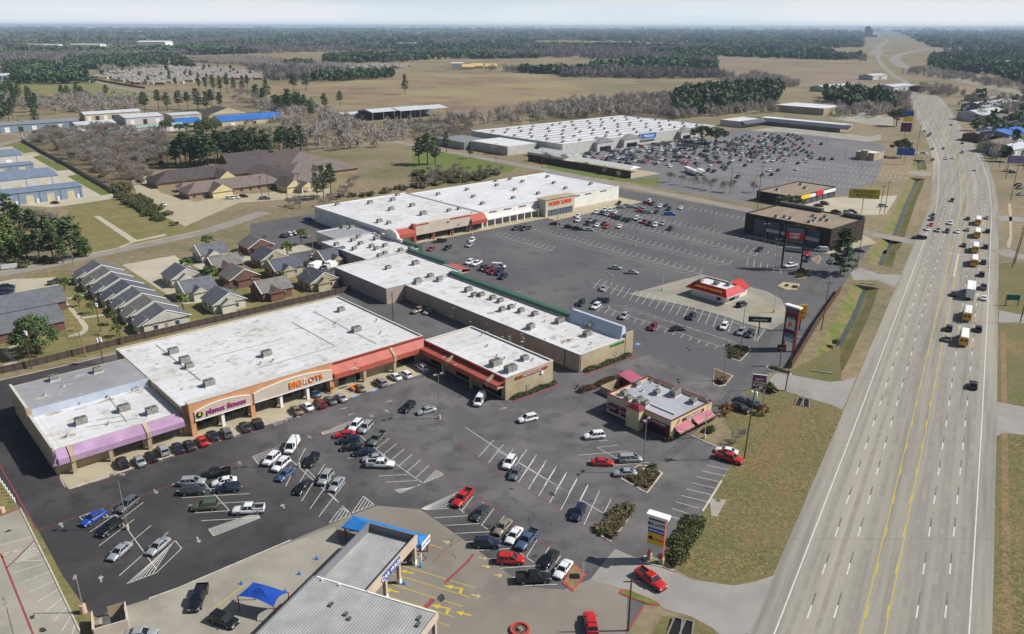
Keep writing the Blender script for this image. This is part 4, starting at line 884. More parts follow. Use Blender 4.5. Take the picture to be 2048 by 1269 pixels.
b = GB(HL); b.hexa([(228, 272.6, 3.2), (262, 272.6, 3.2), (262, 275.4, 3.9), (228, 275.4, 3.9)], [(228, 272.6, 3.6), (262, 272.6, 3.6), (262, 275.4, 4.3), (228, 275.4, 4.3)], M_wallw); b.build("canopy", M_wallw, HL)
for k in range(8): column(HL, 228.6 + k * 4.6, 272.9, 3.2, .45, M_signw)
GB(HL).box(229, 261, 275.4, 275.48, .1, 3.0, M_roofg).build("storefront", M_roofg, HL)
for s in (232, 241, 250.5, 287.5, 296, 307.5): GB(HL).box(s, s + 4.6, 275.38, 275.48, 5.6, 6.2, M_unit2).build("slot_window", M_unit2, HL)
canopy_t(HL, 283.5, 287, 275.4, 272.8, 4.2, 3.9, 3.4, M_wallw)
for q in ((885, 195), (1070, 165), (1110, 210), (1260, 137), (1375, 165), (1168, 255), (1365, 218), (1345, 98), (1425, 113), (1525, 190), (1625, 122), (1700, 156), (1585, 82), (1862, 128), (1255, 108)): unit(HL, "r4", q[0], q[1], 6.75, 1)
# ---------------------------------------------------------------- restaurant with pink awnings
M_cream = mat("cream_stucco", S(214, 200, 158), .85, S(204, 188, 146), .6); M_maroon = mat("maroon_panel", S(112, 36, 52), .7); M_pink = ribbed("pink_awning", S(184, 98, 120), S(160, 80, 102), 0, 3)
M_plum = mat("plum_awning", S(140, 60, 110), .8)
CH = gthing("restaurant_building", "small cream restaurant with bluish grey flat roof, pink awnings and maroon panels", "restaurant", 138, 102)
shell(CH, 130.4, 145.6, 93.3, 112, 4.7, M_cream, M_roofgb, .7, M_maroon)
canopy_t(CH, 131.6, 137, 93.25, 91.6, 2.9, 1.9, 1.75, M_pink, "awning"); canopy_t(CH, 138.2, 145, 93.25, 91.6, 2.9, 1.9, 1.75, M_pink, "awning")
for a, b_ in ((132, 136.6), (138.6, 144.6)): glassfront(CH, a, b_, 93.24, .6, 2.6)
GB(CH).box(134.6, 142.4, 93.1, 93.26, 3.3, 4.0, M_maroon).build("sign_band", M_maroon, CH); sign_t(CH, "CHICKEN BUFFET", 138.5, 93.08, 3.65, .75, M_signw, .01, .95, .03)
GB(CH).box(130.2, 130.37, 93.6, 100.5, .2, 3.5, M_maroon).build("sign_band", M_maroon, CH)
sign_s(CH, "CHICKEN BUFFET", 130.18, 96.8, 3.1, .6, M_signw, .01, 1, .03, -1); glassside(CH, 94.6, 99.6, 130.16, .5, 2.2)
b = GB(CH); b.box(128.4, 130.37, 100.7, 104.4, 0, 4.9, M_cream); b.hexa([(128.2, 100.5, 4.9), (130.6, 100.5, 4.9), (130.6, 104.6, 4.9), (128.2, 104.6, 4.9)], [(129.2, 101.7, 5.7), (130.4, 101.7, 5.7), (130.4, 103.4, 5.7), (129.2, 103.4, 5.7)], M_maroon); b.build("entrance_porch", M_cream, CH)
for t0, t1 in ((104.8, 107.4), (108.2, 111)): glassside(CH, t0, t1, 130.35, .7, 2.3); canopy_s(CH, t0, t1, 130.3, 129.0, 3.0, 2.3, 2.1, M_plum, "awning")
canopy_s(CH, 98.6, 100.5, 130.2, 128.8, 3.3, 2.6, 2.4, M_plum, "awning")
for q in ((1310, 385, 2), (1155, 375, 1), (1460, 450, 1), (1060, 470, 1), (1000, 460, 2), (915, 425, 1), (880, 380, 1), (985, 305, 1)): unit(CH, "ch", q[0], q[1], 4.0, q[2], .1, .9)
GB(CH).box(134.5, 134.7, 95.5, 108, 4.02, 4.35, M_roofw2).build("roof_curb", M_roofw2, CH)
for q in ((1025, 405), (1035, 355), (1115, 280), (1175, 310)): vent(CH, "ch", q[0], q[1], 4.0, .7)
SH = gthing("dumpster_shed", "low tan enclosure with pink metal roof behind the cream restaurant", "enclosure", 141, 118)
GB(SH).box(137, 137.3, 115, 120, 0, 1.9, M_wallt).box(137.3, 144, 119.7, 120, 0, 1.9, M_wallt).box(137.3, 141, 115, 115.3, 0, 1.9, M_wallt).build("wall", M_wallt, SH)
GB(SH).hexa([(143.6, 114.6, 2.0), (148, 114.6, 2.0), (148, 120.2, 3.0), (143.6, 120.2, 3.0)], [(143.6, 114.6, 2.15), (148, 114.6, 2.15), (148, 120.2, 3.15), (143.6, 120.2, 3.15)], M_pink).build("roof", M_pink, SH)
GB(SH).box(144, 147.7, 115, 119.9, 0, 2.0, M_maroon).build("shed_wall", M_maroon, SH)
# ---------------------------------------------------------------- small loan office with red mansard
M_redtile = mat("red_roof_metal", S(182, 34, 36), .5, S(164, 30, 32), .6)
LO = gthing("loan_office", "small white office with bright red mansard roof and yellow letters", "office", 222, 145)
GB(LO).box(218.2, 226.6, 138.6, 152.2, 0, 3.4, M_wallw).build("wall", M_wallw, LO)
b = GB(LO)
lo = [(216.6, 137), (228, 137), (228, 153.6), (216.6, 153.6)]; up = [(218.8, 139.2), (225.8, 139.2), (225.8, 151.4), (218.8, 151.4)]
for k in range(4):
    a, c = lo[k], lo[(k + 1) % 4]; d, e = up[(k + 1) % 4], up[k]
    b.face([(a[0], a[1], 2.9), (c[0], c[1], 2.9), (d[0], d[1], 5.0), (e[0], e[1], 5.0)], M_redtile); b.face([(a[0], a[1], 2.6), (c[0], c[1], 2.6), (c[0], c[1], 2.9), (a[0], a[1], 2.9)], M_signw)
    b.face([(c[0], c[1], 2.6), (a[0], a[1], 2.6), (222, 145, 2.6)], M_signw)
b.build("mansard", M_redtile, LO)
GB(LO).box(218.8, 225.8, 139.2, 151.4, 4.3, 4.6, M_roofw2).build("roof", M_roofw2, LO)
for q in ((219.9, 150, 0), (224, 141.5, 0), (222, 145, 1)): child(LO, "rooftop_unit", UNITS[1], (q[0], q[1], 4.6), 1.57 * q[2], .9)
b = GB(LO); b.box(227, 232.5, 139.5, 146, 0, 2.8, M_wallw)
b.hexa([(226, 138.9, 2.8), (233.2, 138.9, 2.8), (233.2, 142.75, 4.9), (226, 142.75, 4.9)], [(226, 138.9, 2.95), (233.2, 138.9, 2.95), (233.2, 142.75, 5.05), (226, 142.75, 5.05)], M_redtile); b.hexa([(226, 142.75, 4.9), (233.2, 142.75, 4.9), (233.2, 146.6, 2.8), (226, 146.6, 2.8)], [(226, 142.75, 5.05), (233.2, 142.75, 5.05), (233.2, 146.6, 2.95), (226, 146.6, 2.95)], M_redtile)
b.face([(232.5, 139.5, 2.8), (232.5, 146, 2.8), (232.5, 142.75, 4.8)], M_wallw); b.build("porch", M_wallw, LO)
so, to_ = LO["_o"]
text_part("LOAN STAR TITLE LOANS", "lettering", LO, (217.62 - so, 145.2 - to_, 3.98), (R(47), 0, R(-90)), 1.0, M_letter_y, .03, .02, .95)
glassside(LO, 140.3, 141.8, 218.18, .9, 2.3); glassfront(LO, 221, 223.4, 138.56, .5, 2.4, 2)
# ---------------------------------------------------------------- brown bank
M_brown = mat("brown_brick", S(64, 52, 47), .85, S(54, 44, 40), .6); M_grav = mat("gravel_roof", S(150, 134, 116), .95, S(136, 121, 104), .3)
BKB = gthing("bank_building", "dark brown brick bank with tall glazed bays and gravel roof behind the tall pylon sign", "bank", 320, 168)
shell(BKB, 307, 336, 149, 189, 9.2, M_brown, M_grav, .4, M_brown)
for t in (181.5, 174.5, 167.5, 156.2):
    w = GB(BKB).box(306.84, 306.98, t - 2.7, t + 2.7, .5, 7.6, M_glassb).build("window", M_glassb, BKB)
    f = GB(BKB)
    for k in range(6): f.box(306.72, 306.82, t - 2.6 + k * 1.04 - .05, t - 2.6 + k * 1.04 + .05, .5, 7.6, M_darkframe)
    f.build("frame", M_darkframe, w)
for t in (174.5, 167.5, 156.4): GB(BKB).box(305.6, 306.7, t - 2.9, t + 2.9, 3.3, 4.5, M_beige).build("balcony", M_beige, BKB)
sign_s(BKB, "WELLS FARGO", 306.9, 160.4, 8.3, 1.5, mat("letter_gold", S(176, 140, 60), .5), .02, 1.0, .06, -1)
GB(BKB).box(334.2, 336.2, 168, 189, 9.35, 10.6, M_unit2).box(334.2, 336.2, 149, 158, 9.35, 10.6, M_unit2).build("roof_screen", M_unit2, BKB)
for q in ((930, 470), (960, 505), (1080, 480), (1030, 520), (1110, 525), (880, 545), (930, 535), (460, 475), (570, 480), (640, 500)): unit(BKB, "wf", q[0], q[1], 8.8, 1, 0, .85)
# ---------------------------------------------------------------- brown store with yellow band
CV = gthing("corner_store", "low brown store with yellow and red fascia facing its own forecourt near the highway", "store", 394, 214)
shell(CV, 374, 416, 203, 225, 5.2, M_brown, M_grav, .3, M_brown)
GB(CV).box(379, 388, 202.3, 202.95, 3.2, 5.2, M_letter_y).build("fascia", M_letter_y, CV); GB(CV).box(394, 401, 202.2, 202.95, 3.2, 5.6, M_signred).build("fascia", M_signred, CV); GB(CV).box(388.1, 393.9, 202.4, 202.95, 3.2, 4.8, M_signw).build("fascia", M_signw, CV); GB(CV).box(402, 415, 202.4, 202.95, 3.2, 4.8, M_signw).build("fascia", M_signw, CV)
for k in range(6): glassfront(CV, 379 + k * 6, 384 + k * 6, 202.9, .3, 2.9, 4, M_glassb)
for q in ((384, 219), (400, 212), (408, 219)): child(CV, "rooftop_unit", UNITS[1], (q[0], q[1], 4.9))
# ---------------------------------------------------------------- far supermarket
M_wg = mat("supermarket_wall", S(190, 188, 184), .85, S(178, 176, 172), .3); M_wmblue = mat("sign_blue", S(44, 110, 190), .5)
WM = gthing("supermarket_building", "huge far supermarket with pale ridged roof dotted with small units and a blue sign", "supermarket", 500, 454)
shell(WM, 408, 592, 403, 506, 7.8, M_wg, M_roofw2, .3)
for k in range(9): GB(WM).box(410, 590, 412 + k * 10.6, 412.5 + k * 10.6, 7.5, 7.9, M_roofg).build("roof_ridge", M_roofg, WM)
wr = random.Random(5)
for i in range(11):
    for j in range(6): child(WM, "rooftop_unit", UNITS[1], (416 + i * 16.4 + wr.uniform(-3, 3), 410 + j * 16.5 + wr.uniform(-2, 2), 7.5), 0, 1.15)
GB(WM).box(492, 512, 401.6, 402.95, 3.5, 8.6, M_wg).build("sign_wall", M_wg, WM); GB(WM).box(493, 511, 401.35, 401.58, 4.6, 8.3, M_wmblue).build("sign_panel", M_wmblue, WM)
sign_t(WM, "Walmart", 502, 401.3, 6.3, 3.2, M_signw, .03, 1.05, .05)
for s0, s1 in ((440, 458), (470, 488), (540, 556)):
    GB(WM).box(s0, s1, 399, 402.95, 0, 6.2, M_wg).build("entrance_block", M_wg, WM)
    m_ = (s0 + s1) / 2; GB(WM).hexa([(s0 - .5, 398.6, 6.2), (s1 + .5, 398.6, 6.2), (s1 + .5, 404, 6.2), (s0 - .5, 404, 6.2)], [(m_ - 2, 398.8, 9.2), (m_ + 2, 398.8, 9.2), (m_ + 2, 403.8, 9.2), (m_ - 2, 403.8, 9.2)], M_roofg).build("gable", M_roofg, WM)
    GB(WM).box(s0 + 3, s1 - 3, 398.85, 398.98, 0, 3.2, M_glass).build("door", M_glass, WM)
GB(WM).box(378, 407.9, 428, 470, 0, 6.2, M_wg).build("side_wing", M_wg, WM); GB(WM).box(379, 407, 429, 469, 6.2, 6.3, M_roofw2).build("wing_roof", M_roofw2, WM)
GB(WM).box(372, 398, 470, 505, 0, 5.4, M_metal).build("dock_building", M_metal, WM)
GH = gthing("greenhouse", "long low pale greenhouse roof beside the far supermarket", "greenhouse", 396, 395)
M_poly = mat("greenhouse_sheet", S(206, 208, 204), .5, S(188, 192, 190), .6)
for i in range(2):
    GB(GH).prism([(388 + i * 9, 382), (397 + i * 9, 382), (397 + i * 9, 418), (388 + i * 9, 418)], 0, 2.8, M_poly).build("bay", M_poly, GH)
    GB(GH).hexa([(387.8 + i * 9, 381.8, 2.81), (397 + i * 9, 381.8, 2.81), (397 + i * 9, 418.2, 2.81), (387.8 + i * 9, 418.2, 2.81)], [(392 + i * 9, 381.8, 4.6), (393 + i * 9, 381.8, 4.6), (393 + i * 9, 418.2, 4.6), (392 + i * 9, 418.2, 4.6)], M_poly).build("roof", M_poly, GH)
GY = gthing("garden_tent", "long pale shade roof over the garden yard beside the supermarket lot", "shade roof", 391, 345)
GB(GY).hexa([(386, 322, 2.8), (397, 322, 2.8), (397, 376, 2.8), (386, 376, 2.8)], [(391, 323, 4.2), (392, 323, 4.2), (392, 375, 4.2), (391, 375, 4.2)], M_poly).build("roof", M_poly, GY)
for t in (323, 336, 349, 362, 375):
    for s in (386.4, 396.6): GB(GY).box(s - .1, s + .1, t - .1, t + .1, 0, 2.82, M_metal).build("post", M_metal, GY)
# far strip mall and farm store
M_dkroof = mat("dark_strip_roof", S(92, 96, 106), .6, S(80, 84, 94), .4)
SM = gthing("strip_mall", "far strip of shops with white back roof and dark sloping front roof", "shops", 700, 390)
shell(SM, 690, 712, 340, 424, 5.5, M_wallt, M_roofw2, .3); shell(SM, 650, 689.8, 415, 437, 5.5, M_wg, M_roofw2, .3)
canopy_s(SM, 330, 424, 689.9, 684.5, 6.2, 3.6, 3.0, M_dkroof); canopy_t(SM, 650, 684, 414.9, 410, 6.0, 3.6, 3.0, M_dkroof)
TS = gthing("farm_store", "far pale store with white roof among bare trees beyond the strip of shops", "store", 840, 450)
shell(TS, 810, 858, 420, 478, 7, M_wallt, M_roofw2, .3)
TB = gthing("taco_restaurant", "small brown far restaurant with white roof beside the highway verge", "restaurant", 560, 252)
shell(TB, 553, 568, 246, 259, 5, M_wallt, M_roofw2, .4); GB(TB).box(551, 553, 250, 255, 0, 6.4, M_wallt).build("tower", M_wallt, TB)
# ---------------------------------------------------------------- car wash
M_ribroof = ribbed("ribbed_steel_roof", S(188, 188, 185), S(150, 150, 148), 0, 2.1, .42, .2, .3)
M_cwblue = mat("blue_canopy_sheet", S(48, 128, 200), .6, S(42, 116, 186), .5); M_cwwall = mat("car_wash_stucco", S(196, 178, 160), .8, S(184, 166, 149), .5); M_cwdark = mat("steel_grey_panel", S(120, 122, 126), .55)
M_sail = mat("shade_fabric", S(28, 74, 170), .75, S(24, 66, 154), .6); M_cwred = mat("red_post", S(170, 58, 52), .6)
CW = thing("car_wash", "grey ribbed-roof car wash with a blue metal canopy at its far end", "car wash", (-30.6, 103.0, 0), R(-22.5))
b = MB(); b.box(.25, 9.15, .2, 15.35, 3.62, 3.85, M_ribroof); b.box(-.1, 21.2, -30, -.05, 4.9, 5.15, M_ribroof); b.build("roof", M_ribroof, CW)
b = MB(); b.box(-.1, .25, 0, 15.6, 3.6, 5.3, M_cwdark); b.box(.25, 9.15, 15.35, 15.6, 3.6, 5.3, M_cwdark); b.box(9.15, 9.5, 0, 15.6, 3.6, 5.3, M_cwwall); b.box(-.35, -.1, -30, 0, 4.5, 5.3, M_cwdark); b.box(21.2, 21.5, -30, .2, 4.2, 5.3, M_cwwall); b.box(-.1, 21.2, -.05, .2, 4.4, 5.27, M_signw)
b.build("fascia", M_cwwall, CW)
b = MB(); b.box(.1, .4, 0, 15, 0, 3.6, M_cwwall); b.box(-.2, .1, -30, -.1, 0, 4.5, M_cwwall); b.box(2.5, 2.8, .2, 15, 0, 3.6, M_cwwall); b.box(9.2, 21, -8, -7.7, 0, 4.9, M_cwwall); b.build("wall", M_cwwall, CW)
for x, y in ((9.3, 14.6), (9.3, 9.4), (9.3, 5.2), (9.3, .6), (21, -.3)):
    MB().box(x - .28, x + .28, y - .28, y + .28, 0, 3.6, M_cwwall).box(x - .32, x + .32, y - .32, y + .32, 0, .9, M_signw).build("post", M_cwwall, CW)
MB().box(9.5, 9.6, 4.2, 9.6, 3.75, 5.2, mat("car_wash_sign_blue", S(52, 80, 150), .6)).build("sign_panel", MATS["car_wash_sign_blue"], CW)
text_part("CAR WASH", "lettering", CW, (9.62, 6.9, 4.47), (R(90), 0, R(90)), 1.2, M_signw, .04, .008, .98)
b = MB(); b.hexa([(-5.7, 15.4, 2.7), (10, 15.62, 2.7), (10, 19.0, 2.7), (-5.7, 19.2, 2.7)], [(-5.6, 15.5, 2.95), (9.9, 15.7, 2.95), (8.6, 17.3, 3.7), (-2.6, 17.3, 3.7)], M_cwblue)
b.hexa([(-5.7, 19.2, 2.7), (-5.7, 15.4, 2.7), (-2.6, 17.29, 3.6), (10, 19.0, 2.7)][:3], [(-5.7, 19.2, 2.9), (-5.7, 15.4, 2.9), (-2.6, 17.3, 3.72)], M_cwblue)
b.build("canopy", M_cwblue, CW)
b = MB(); P_ = [(-5.7, 15.4), (10, 15.62), (10, 19.0), (-5.7, 19.2)]; a_, c_ = (-2.6, 17.3, 3.75), (8.6, 17.3, 3.75)
b.face([(*P_[0], 2.98), (*P_[1], 2.98), c_, a_], M_cwblue); b.face([(*P_[2], 2.98), (*P_[3], 2.98), a_, c_], M_cwblue); b.face([(*P_[1], 2.98), (*P_[2], 2.98), c_], M_cwblue); b.face([(*P_[3], 2.98), (*P_[0], 2.98), a_], M_cwblue); b.build("canopy_top", M_cwblue, CW)
MB().box(10.02, 10.12, 15.8, 18.8, 2.2, 3.5, M_signw).build("sign_panel", M_signw, CW); text_part("CAR WASH", "lettering", CW, (10.14, 17.3, 2.85), (R(90), 0, R(90)), .55, MATS["car_wash_sign_blue"], .02, .01, 1.0)
for x, y in ((-5.3, 15.8), (-5.3, 18.8), (9.6, 16), (9.6, 18.6)): MB().box(x - .12, x + .12, y - .12, y + .12, 0, 2.72, M_cwred).build("post", M_cwred, CW)
for x, y, l in ((6, -4.5, .9), (9.2, -5.4, .7), (10.2, -6, .6), (19.5, -2, .9), (20, -3.2, .9)): MB().box(x - .25, x + .25, y - l / 2, y + l / 2, 5.15, 5.45, M_unit2).build("roof_vent", M_unit2, CW)
for x, y in ((1.5, -.3), (4.6, -.3)): MB().tube((x, y, 5.15), (x, y, 5.5), .14, .14, 8, M_signw).build("pipe", M_signw, CW)
AW = thing("barrel_awning", "bright blue barrel-shaped awning at the lower edge of the car wash", "awning", (-30.6, 103.0, 0), R(-22.5))
b = MB(); n = 8
prof = [(-3.2 - 3.2 + 3.2 * math.cos(math.pi * k / n), 1.9 + 2.2 * math.sin(math.pi * k / n)) for k in range(n + 1)]
for p, q in zip(prof, prof[1:]): b.face([(21.6, p[0], p[1]), (26.4, p[0], p[1]), (26.4, q[0], q[1]), (21.6, q[0], q[1])][::-1], M_cwblue, True)
b.face([(26.4, p[0], p[1]) for p in prof], M_cwblue); b.face([(21.6, p[0], p[1]) for p in prof[::-1]], M_cwblue); b.build("cover", M_cwblue, AW)
for x, y in ((26.2, -3.4), (26.2, -9.4)): MB().box(x - .1, x + .1, y - .1, y + .1, 0, 1.95, M_metal).build("post", M_metal, AW)
# shade sail with its frame
SC = [g('c1', 1390, 1045, 3.0), g('c1', 1480, 965, 3.4), g('c1', 1685, 1025, 3.0), g('c1', 1600, 1110, 2.6)]; cc = sum(SC, Vector()) / 4
SL = thing("shade_sail", "dark blue fabric shade canopy on red posts in the car wash yard", "shade canopy", (cc.x, cc.y, 0))
b = MB((cc.x, cc.y, 0)); cc.z = 4.0; n = 6
for i in range(4):
    A, B_ = SC[i], SC[(i + 1) % 4]
    for u in range(n):
        p, q = A.lerp(B_, u / n), A.lerp(B_, (u + 1) / n)
        dip = lambda w: Vector((0, 0, .35 * math.sin(math.pi * w))) + (Vector((cc.x, cc.y, 0)) - Vector((A.lerp(B_, w).x, A.lerp(B_, w).y, 0))) * .13 * math.sin(math.pi * w)
        p, q = p + dip(u / n), q + dip((u + 1) / n)
        b.face([p, q, q.lerp(cc, .5) + Vector((0, 0, -.12)), p.lerp(cc, .5) + Vector((0, 0, -.12))], M_sail, True); b.face([p.lerp(cc, .5) + Vector((0, 0, -.12)), q.lerp(cc, .5) + Vector((0, 0, -.12)), cc], M_sail, True)
b.build("fabric", M_sail, SL)
for p in SC: MB((cc.x, cc.y, 0)).tube((p.x, p.y, 0), (p.x, p.y, p.z + .1), .09, .09, 8, M_cwred).build("post", M_cwred, SL)
# vacuum posts and blue cones by the car wash
for i, (reg, x, y) in enumerate((('cw', 655, 530), ('cw', 483, 678), ('cw', 345, 850), ('cw', 1665, 608), ('cw', 1505, 775), ('c1', 1413, 975))):
    p = g(reg, x, y); b = MB(); b.tube((0, 0, .06), (0, 0, .75), .22, .04, 10, M_cwblue); b.box(-.28, .28, -.28, .28, 0, .06, M_cwblue)
    o = b.build("traffic_cone", M_cwblue, None, p); tag(o, ["blue cone on the concrete behind the car wash roof", "blue cone half way along the car wash back wall", "blue cone at the corner of the dark blue shade canopy", "blue cone beside the end post of the car wash", "blue cone beside the middle post of the car wash", "dark blue cone at the head of the yellow line"][i], "cone", "cones around the car wash")
p = g('cw', 1655, 560); VM = thing("vacuum_station", "white vacuum machine with dark hoses under the end of the blue canopy", "vacuum machine", p)
b = MB(); b.box(-.35, .35, -.35, .35, 0, 1.5, M_signw); b.tube((0, 0, 1.5), (0, 0, 1.9), .3, .24, 12, M_metal); b.build("cabinet", M_signw, VM)
b = MB()
for k in range(8): b.tube((.35 + .8 * math.sin(k * .39), .1, 1.4 - k * .16), (.35 + .8 * math.sin((k + 1) * .39), .1, 1.4 - (k + 1) * .16), .06, .06, 6, M_signblk)
b.build("hose", M_signblk, VM)
# dumpster enclosure at the lot's corner
p0 = g('q1', 765, 1215); DE = thing("dumpster_enclosure", "beige stucco dumpster enclosure with open wooden gate beside the dark lot", "enclosure", p0, R(28))
b = MB(); b.box(-2.4, -2.2, -2, 2.4, 0, 2.0, M_beige); b.box(-2.2, 2.2, -2.2, -2, 0, 2.0, M_beige); b.box(2.2, 2.4, -2.2, 2.4, 0, 2.0, M_beige); b.build("wall", M_beige, DE)
MB().box(-.2, 2.0, 2.42, 2.5, .1, 1.9, M_wallt).build("gate", M_wallt, DE)
DU = thing("dumpster", "dark open-topped dumpster inside the beige enclosure", "dumpster", p0, R(28))
b = MB(); b.hexa([(-.8, -1.5, .15), (1.2, -1.5, .15), (1.2, .4, .15), (-.8, .4, .15)], [(-1, -1.7, 1.3), (1.4, -1.7, 1.3), (1.4, .6, 1.3), (-1, .6, 1.3)], M_signblk); b.build("bin", M_signblk, DU); MB().hexa([(-1, -1.7, 1.31), (.1, -1.7, 1.31), (.1, .6, 1.31), (-1, .6, 1.31)], [(-1, -1.7, 1.4), (.1, -1.7, 1.4), (.1, .6, 1.7), (-1, .6, 1.7)], M_unit2).build("lid", M_unit2, DU)
# two dumpsters behind the shop rows
for lab, reg, x, y in (("black dumpster against the long stained rear wall", 'r3', 1110, 715), ("dark dumpster by the far end of the stained rear wall", 'r3', 390, 405), ("dark dumpster half way along the stained rear wall", 'r3', 590, 490)):
    D = thing("dumpster", lab, "dumpster", g(reg, x, y), ANG, "dumpsters behind the shops")
    MB().hexa([(-.8, -1.1, .1), (.8, -1.1, .1), (.8, 1.1, .1), (-.8, 1.1, .1)], [(-.9, -1.2, 1.4), (.9, -1.2, 1.4), (.9, 1.2, 1.6), (-.9, 1.2, 1.6)], M_signblk).build("bin", M_signblk, D); MB().box(-.92, .92, -.05, 1.22, 1.62, 1.68, M_unit2).build("lid", M_unit2, D)

# ---------------------------------------------------------------- houses
M_shing = mat("grey_shingles", S(104, 106, 112), .9, S(90, 92, 98), .6, 7, .4, .62, S(118, 118, 122), 3, .5, .7); M_shing2 = mat("brown_grey_shingles", S(120, 108, 102), .9, S(106, 96, 91), .4, 7, .4, .62, S(132, 120, 112), 3, .5, .7)
M_shing3 = mat("dark_shingles", S(86, 78, 78), .9, S(76, 68, 68), .5, 7, .4, .62); M_shing4 = mat("weathered_shingles", S(122, 118, 114), .9, S(102, 98, 96), .5, 7, .4, .62, S(136, 132, 128), 3, .5, .7); M_shing5 = mat("slate_shingles", S(88, 92, 100), .9, S(76, 80, 88), .5, 7, .4, .62, S(104, 106, 112), 3, .5, .7); M_siding2 = ribbed("tan_siding", S(188, 176, 148), S(168, 156, 130), 2, 4, .8, 0, .15); M_siding = ribbed("pale_siding", S(206, 202, 186), S(186, 182, 168), 2, 4, .8, 0, .15); M_brick = mat("brown_red_brick", S(126, 92, 80), .9, S(108, 78, 68), 1.5, 6, .4, .6); M_winb = mat("house_window", S(58, 76, 88), .15, spec=.6)
def roof_faces(b, x0, x1, y0, y1, z0, rise, mt, gable=None, axis='x', hip=None, wall=None):
    "ridge roof over a rectangle; hip = inset of the ridge ends (0 gives gables filled with the wall material)"
    hip = (min(x1 - x0, y1 - y0) / 2) if hip is None else hip; th = .18
    if axis == 'x':
        ym = (y0 + y1) / 2; a, c = (x0 + hip, ym, z0 + rise), (x1 - hip, ym, z0 + rise)
        A, B_, C, D = (x0, y0, z0), (x1, y0, z0), (x1, y1, z0), (x0, y1, z0)
    else:
        xm = (x0 + x1) / 2; a, c = (xm, y0 + hip, z0 + rise), (xm, y1 - hip, z0 + rise)
        A, B_, C, D = (x1, y0, z0), (x1, y1, z0), (x0, y1, z0), (x0, y0, z0)
    b.face([A, B_, c, a], mt); b.face([C, D, a, c], mt)
    e = mt if hip > .01 else (wall or mt)
    b.face([D, A, a], e); b.face([B_, C, c], e); b.face([D, C, B_, A], M_signw)
def gable_house(name, label, cat, s, t, w, d, h, rise, roof, wall, axis='y', group=None, wing=None, hip=0, win=True):
    root = gthing(name, label, cat, s, t, group)
    GB(root).box(s, s + w, t, t + d, 0, h, wall).build("wall", wall, root)
    b = GB(root); o = .5; roof_faces(b, s - o, s + w + o, t - o, t + d + o, h + .01, rise, roof, axis=axis, hip=hip, wall=wall)
    if wing:
        x0, x1, y0, y1, ax, hh, rr = wing
        roof_faces(b, s + x0 - .4, s + x1 + .4, t + y0 - .4, t + y1, h + .03 + hh, rr, roof, axis=ax, hip=0, wall=wall)
    b.build("roof", roof, root)
    if hip == 0:
        b = GB(root); A_, B_ = ([(s - o, t - o), (s + w + o, t - o)] if axis == 'y' else [(s - o, t - o), (s - o, t + d + o)]); m_ = ((A_[0] + B_[0]) / 2, (A_[1] + B_[1]) / 2)
        for e in (A_, B_): b.tube((*e, h - .05), (*m_, h + rise - .05), .16, .16, 4, M_signw)
        b.build("rake_trim", M_signw, root)
    if wing: GB(root).box(s + x0, s + x1, t + y0, t + y1 - .6, 0, h + hh + .02, wall).build("wing_wall", wall, root)
    if win:
        for k in (.25, .72): w_ = GB(root).box(s + w * k - .6, s + w * k + .6, t - .06, t + .05, .9, 2.2, M_winb).build("window", M_winb, root); GB(root).box(s + w * k - .72, s + w * k + .72, t - .09, t - .061, 2.2, 2.34, M_signw).build("frame", M_signw, w_)
        for k in (.3, .7): GB(root).box(s - .06, s + .05, t + d * k - .5, t + d * k + .5, .9, 2.2, M_winb).build("window", M_winb, root)
        GB(root).box(s + w * .48 - .5, s + w * .48 + .5, t - .07, t + .05, 0, 2.1, M_door).build("door", M_door, root)
    return root
for i in range(7):
    t = 306 - i * 10.6
    gable_house("cottage", "grey-roofed cottage in the stepped row, %s counting from the street" % ["first", "second", "third", "fourth", "fifth", "sixth", "seventh and nearest the long fence,"][i], "house", 65.5, t - 6, 13.5, 8.0, 3.0, 3.3, (M_shing, M_shing4, M_shing, M_shing5)[i % 4], M_siding, 'y', "cottages in the stepped row", (-1.5, 4.5, 1.0, 6, 'y', -.5, 1.9), 0)
hs = [(88, 240), (105, 241), (122, 240), (86, 258), (103, 262), (120, 262), (88, 276), (105, 280), (122, 278), (108, 300), (126, 298), (140, 262)]
for i, (s, t) in enumerate(hs):
    lab = "pale cottage with grey shingle roof just behind the long fence, %s" % ["left of two others", "between two others", "right of two others"][i] if i < 3 else "pale cottage with grey shingle roof inside the block behind the fence"
    gable_house("cottage", lab, "house", s, t, 10.5, 9.5, 3.0, 3.2, (M_shing, M_shing4, M_shing5)[(i * 7) % 3], (M_siding, M_siding2, M_brick)[(i * 5) % 3], 'x' if i % 2 else 'y', "cottages behind the fence", (2, 6.5, -1.8, 4.5, 'y', -.2, 1.9), 0)
for i, (s0, s1, t0, t1) in enumerate(((37, 54.5, 274, 292), (31, 49, 254, 272))):
    gable_house("apartment_house", ["long low house with dark grey roof beside the paved car court", "long low house with grey roof and brick wall behind the big pine"][i], "house", s0 - 26, t0 + 2, s1 - s0 + 26, t1 - t0 - 4, 2.9, 3.6, M_shing, M_brick, 'x', "long low houses", None, 0)
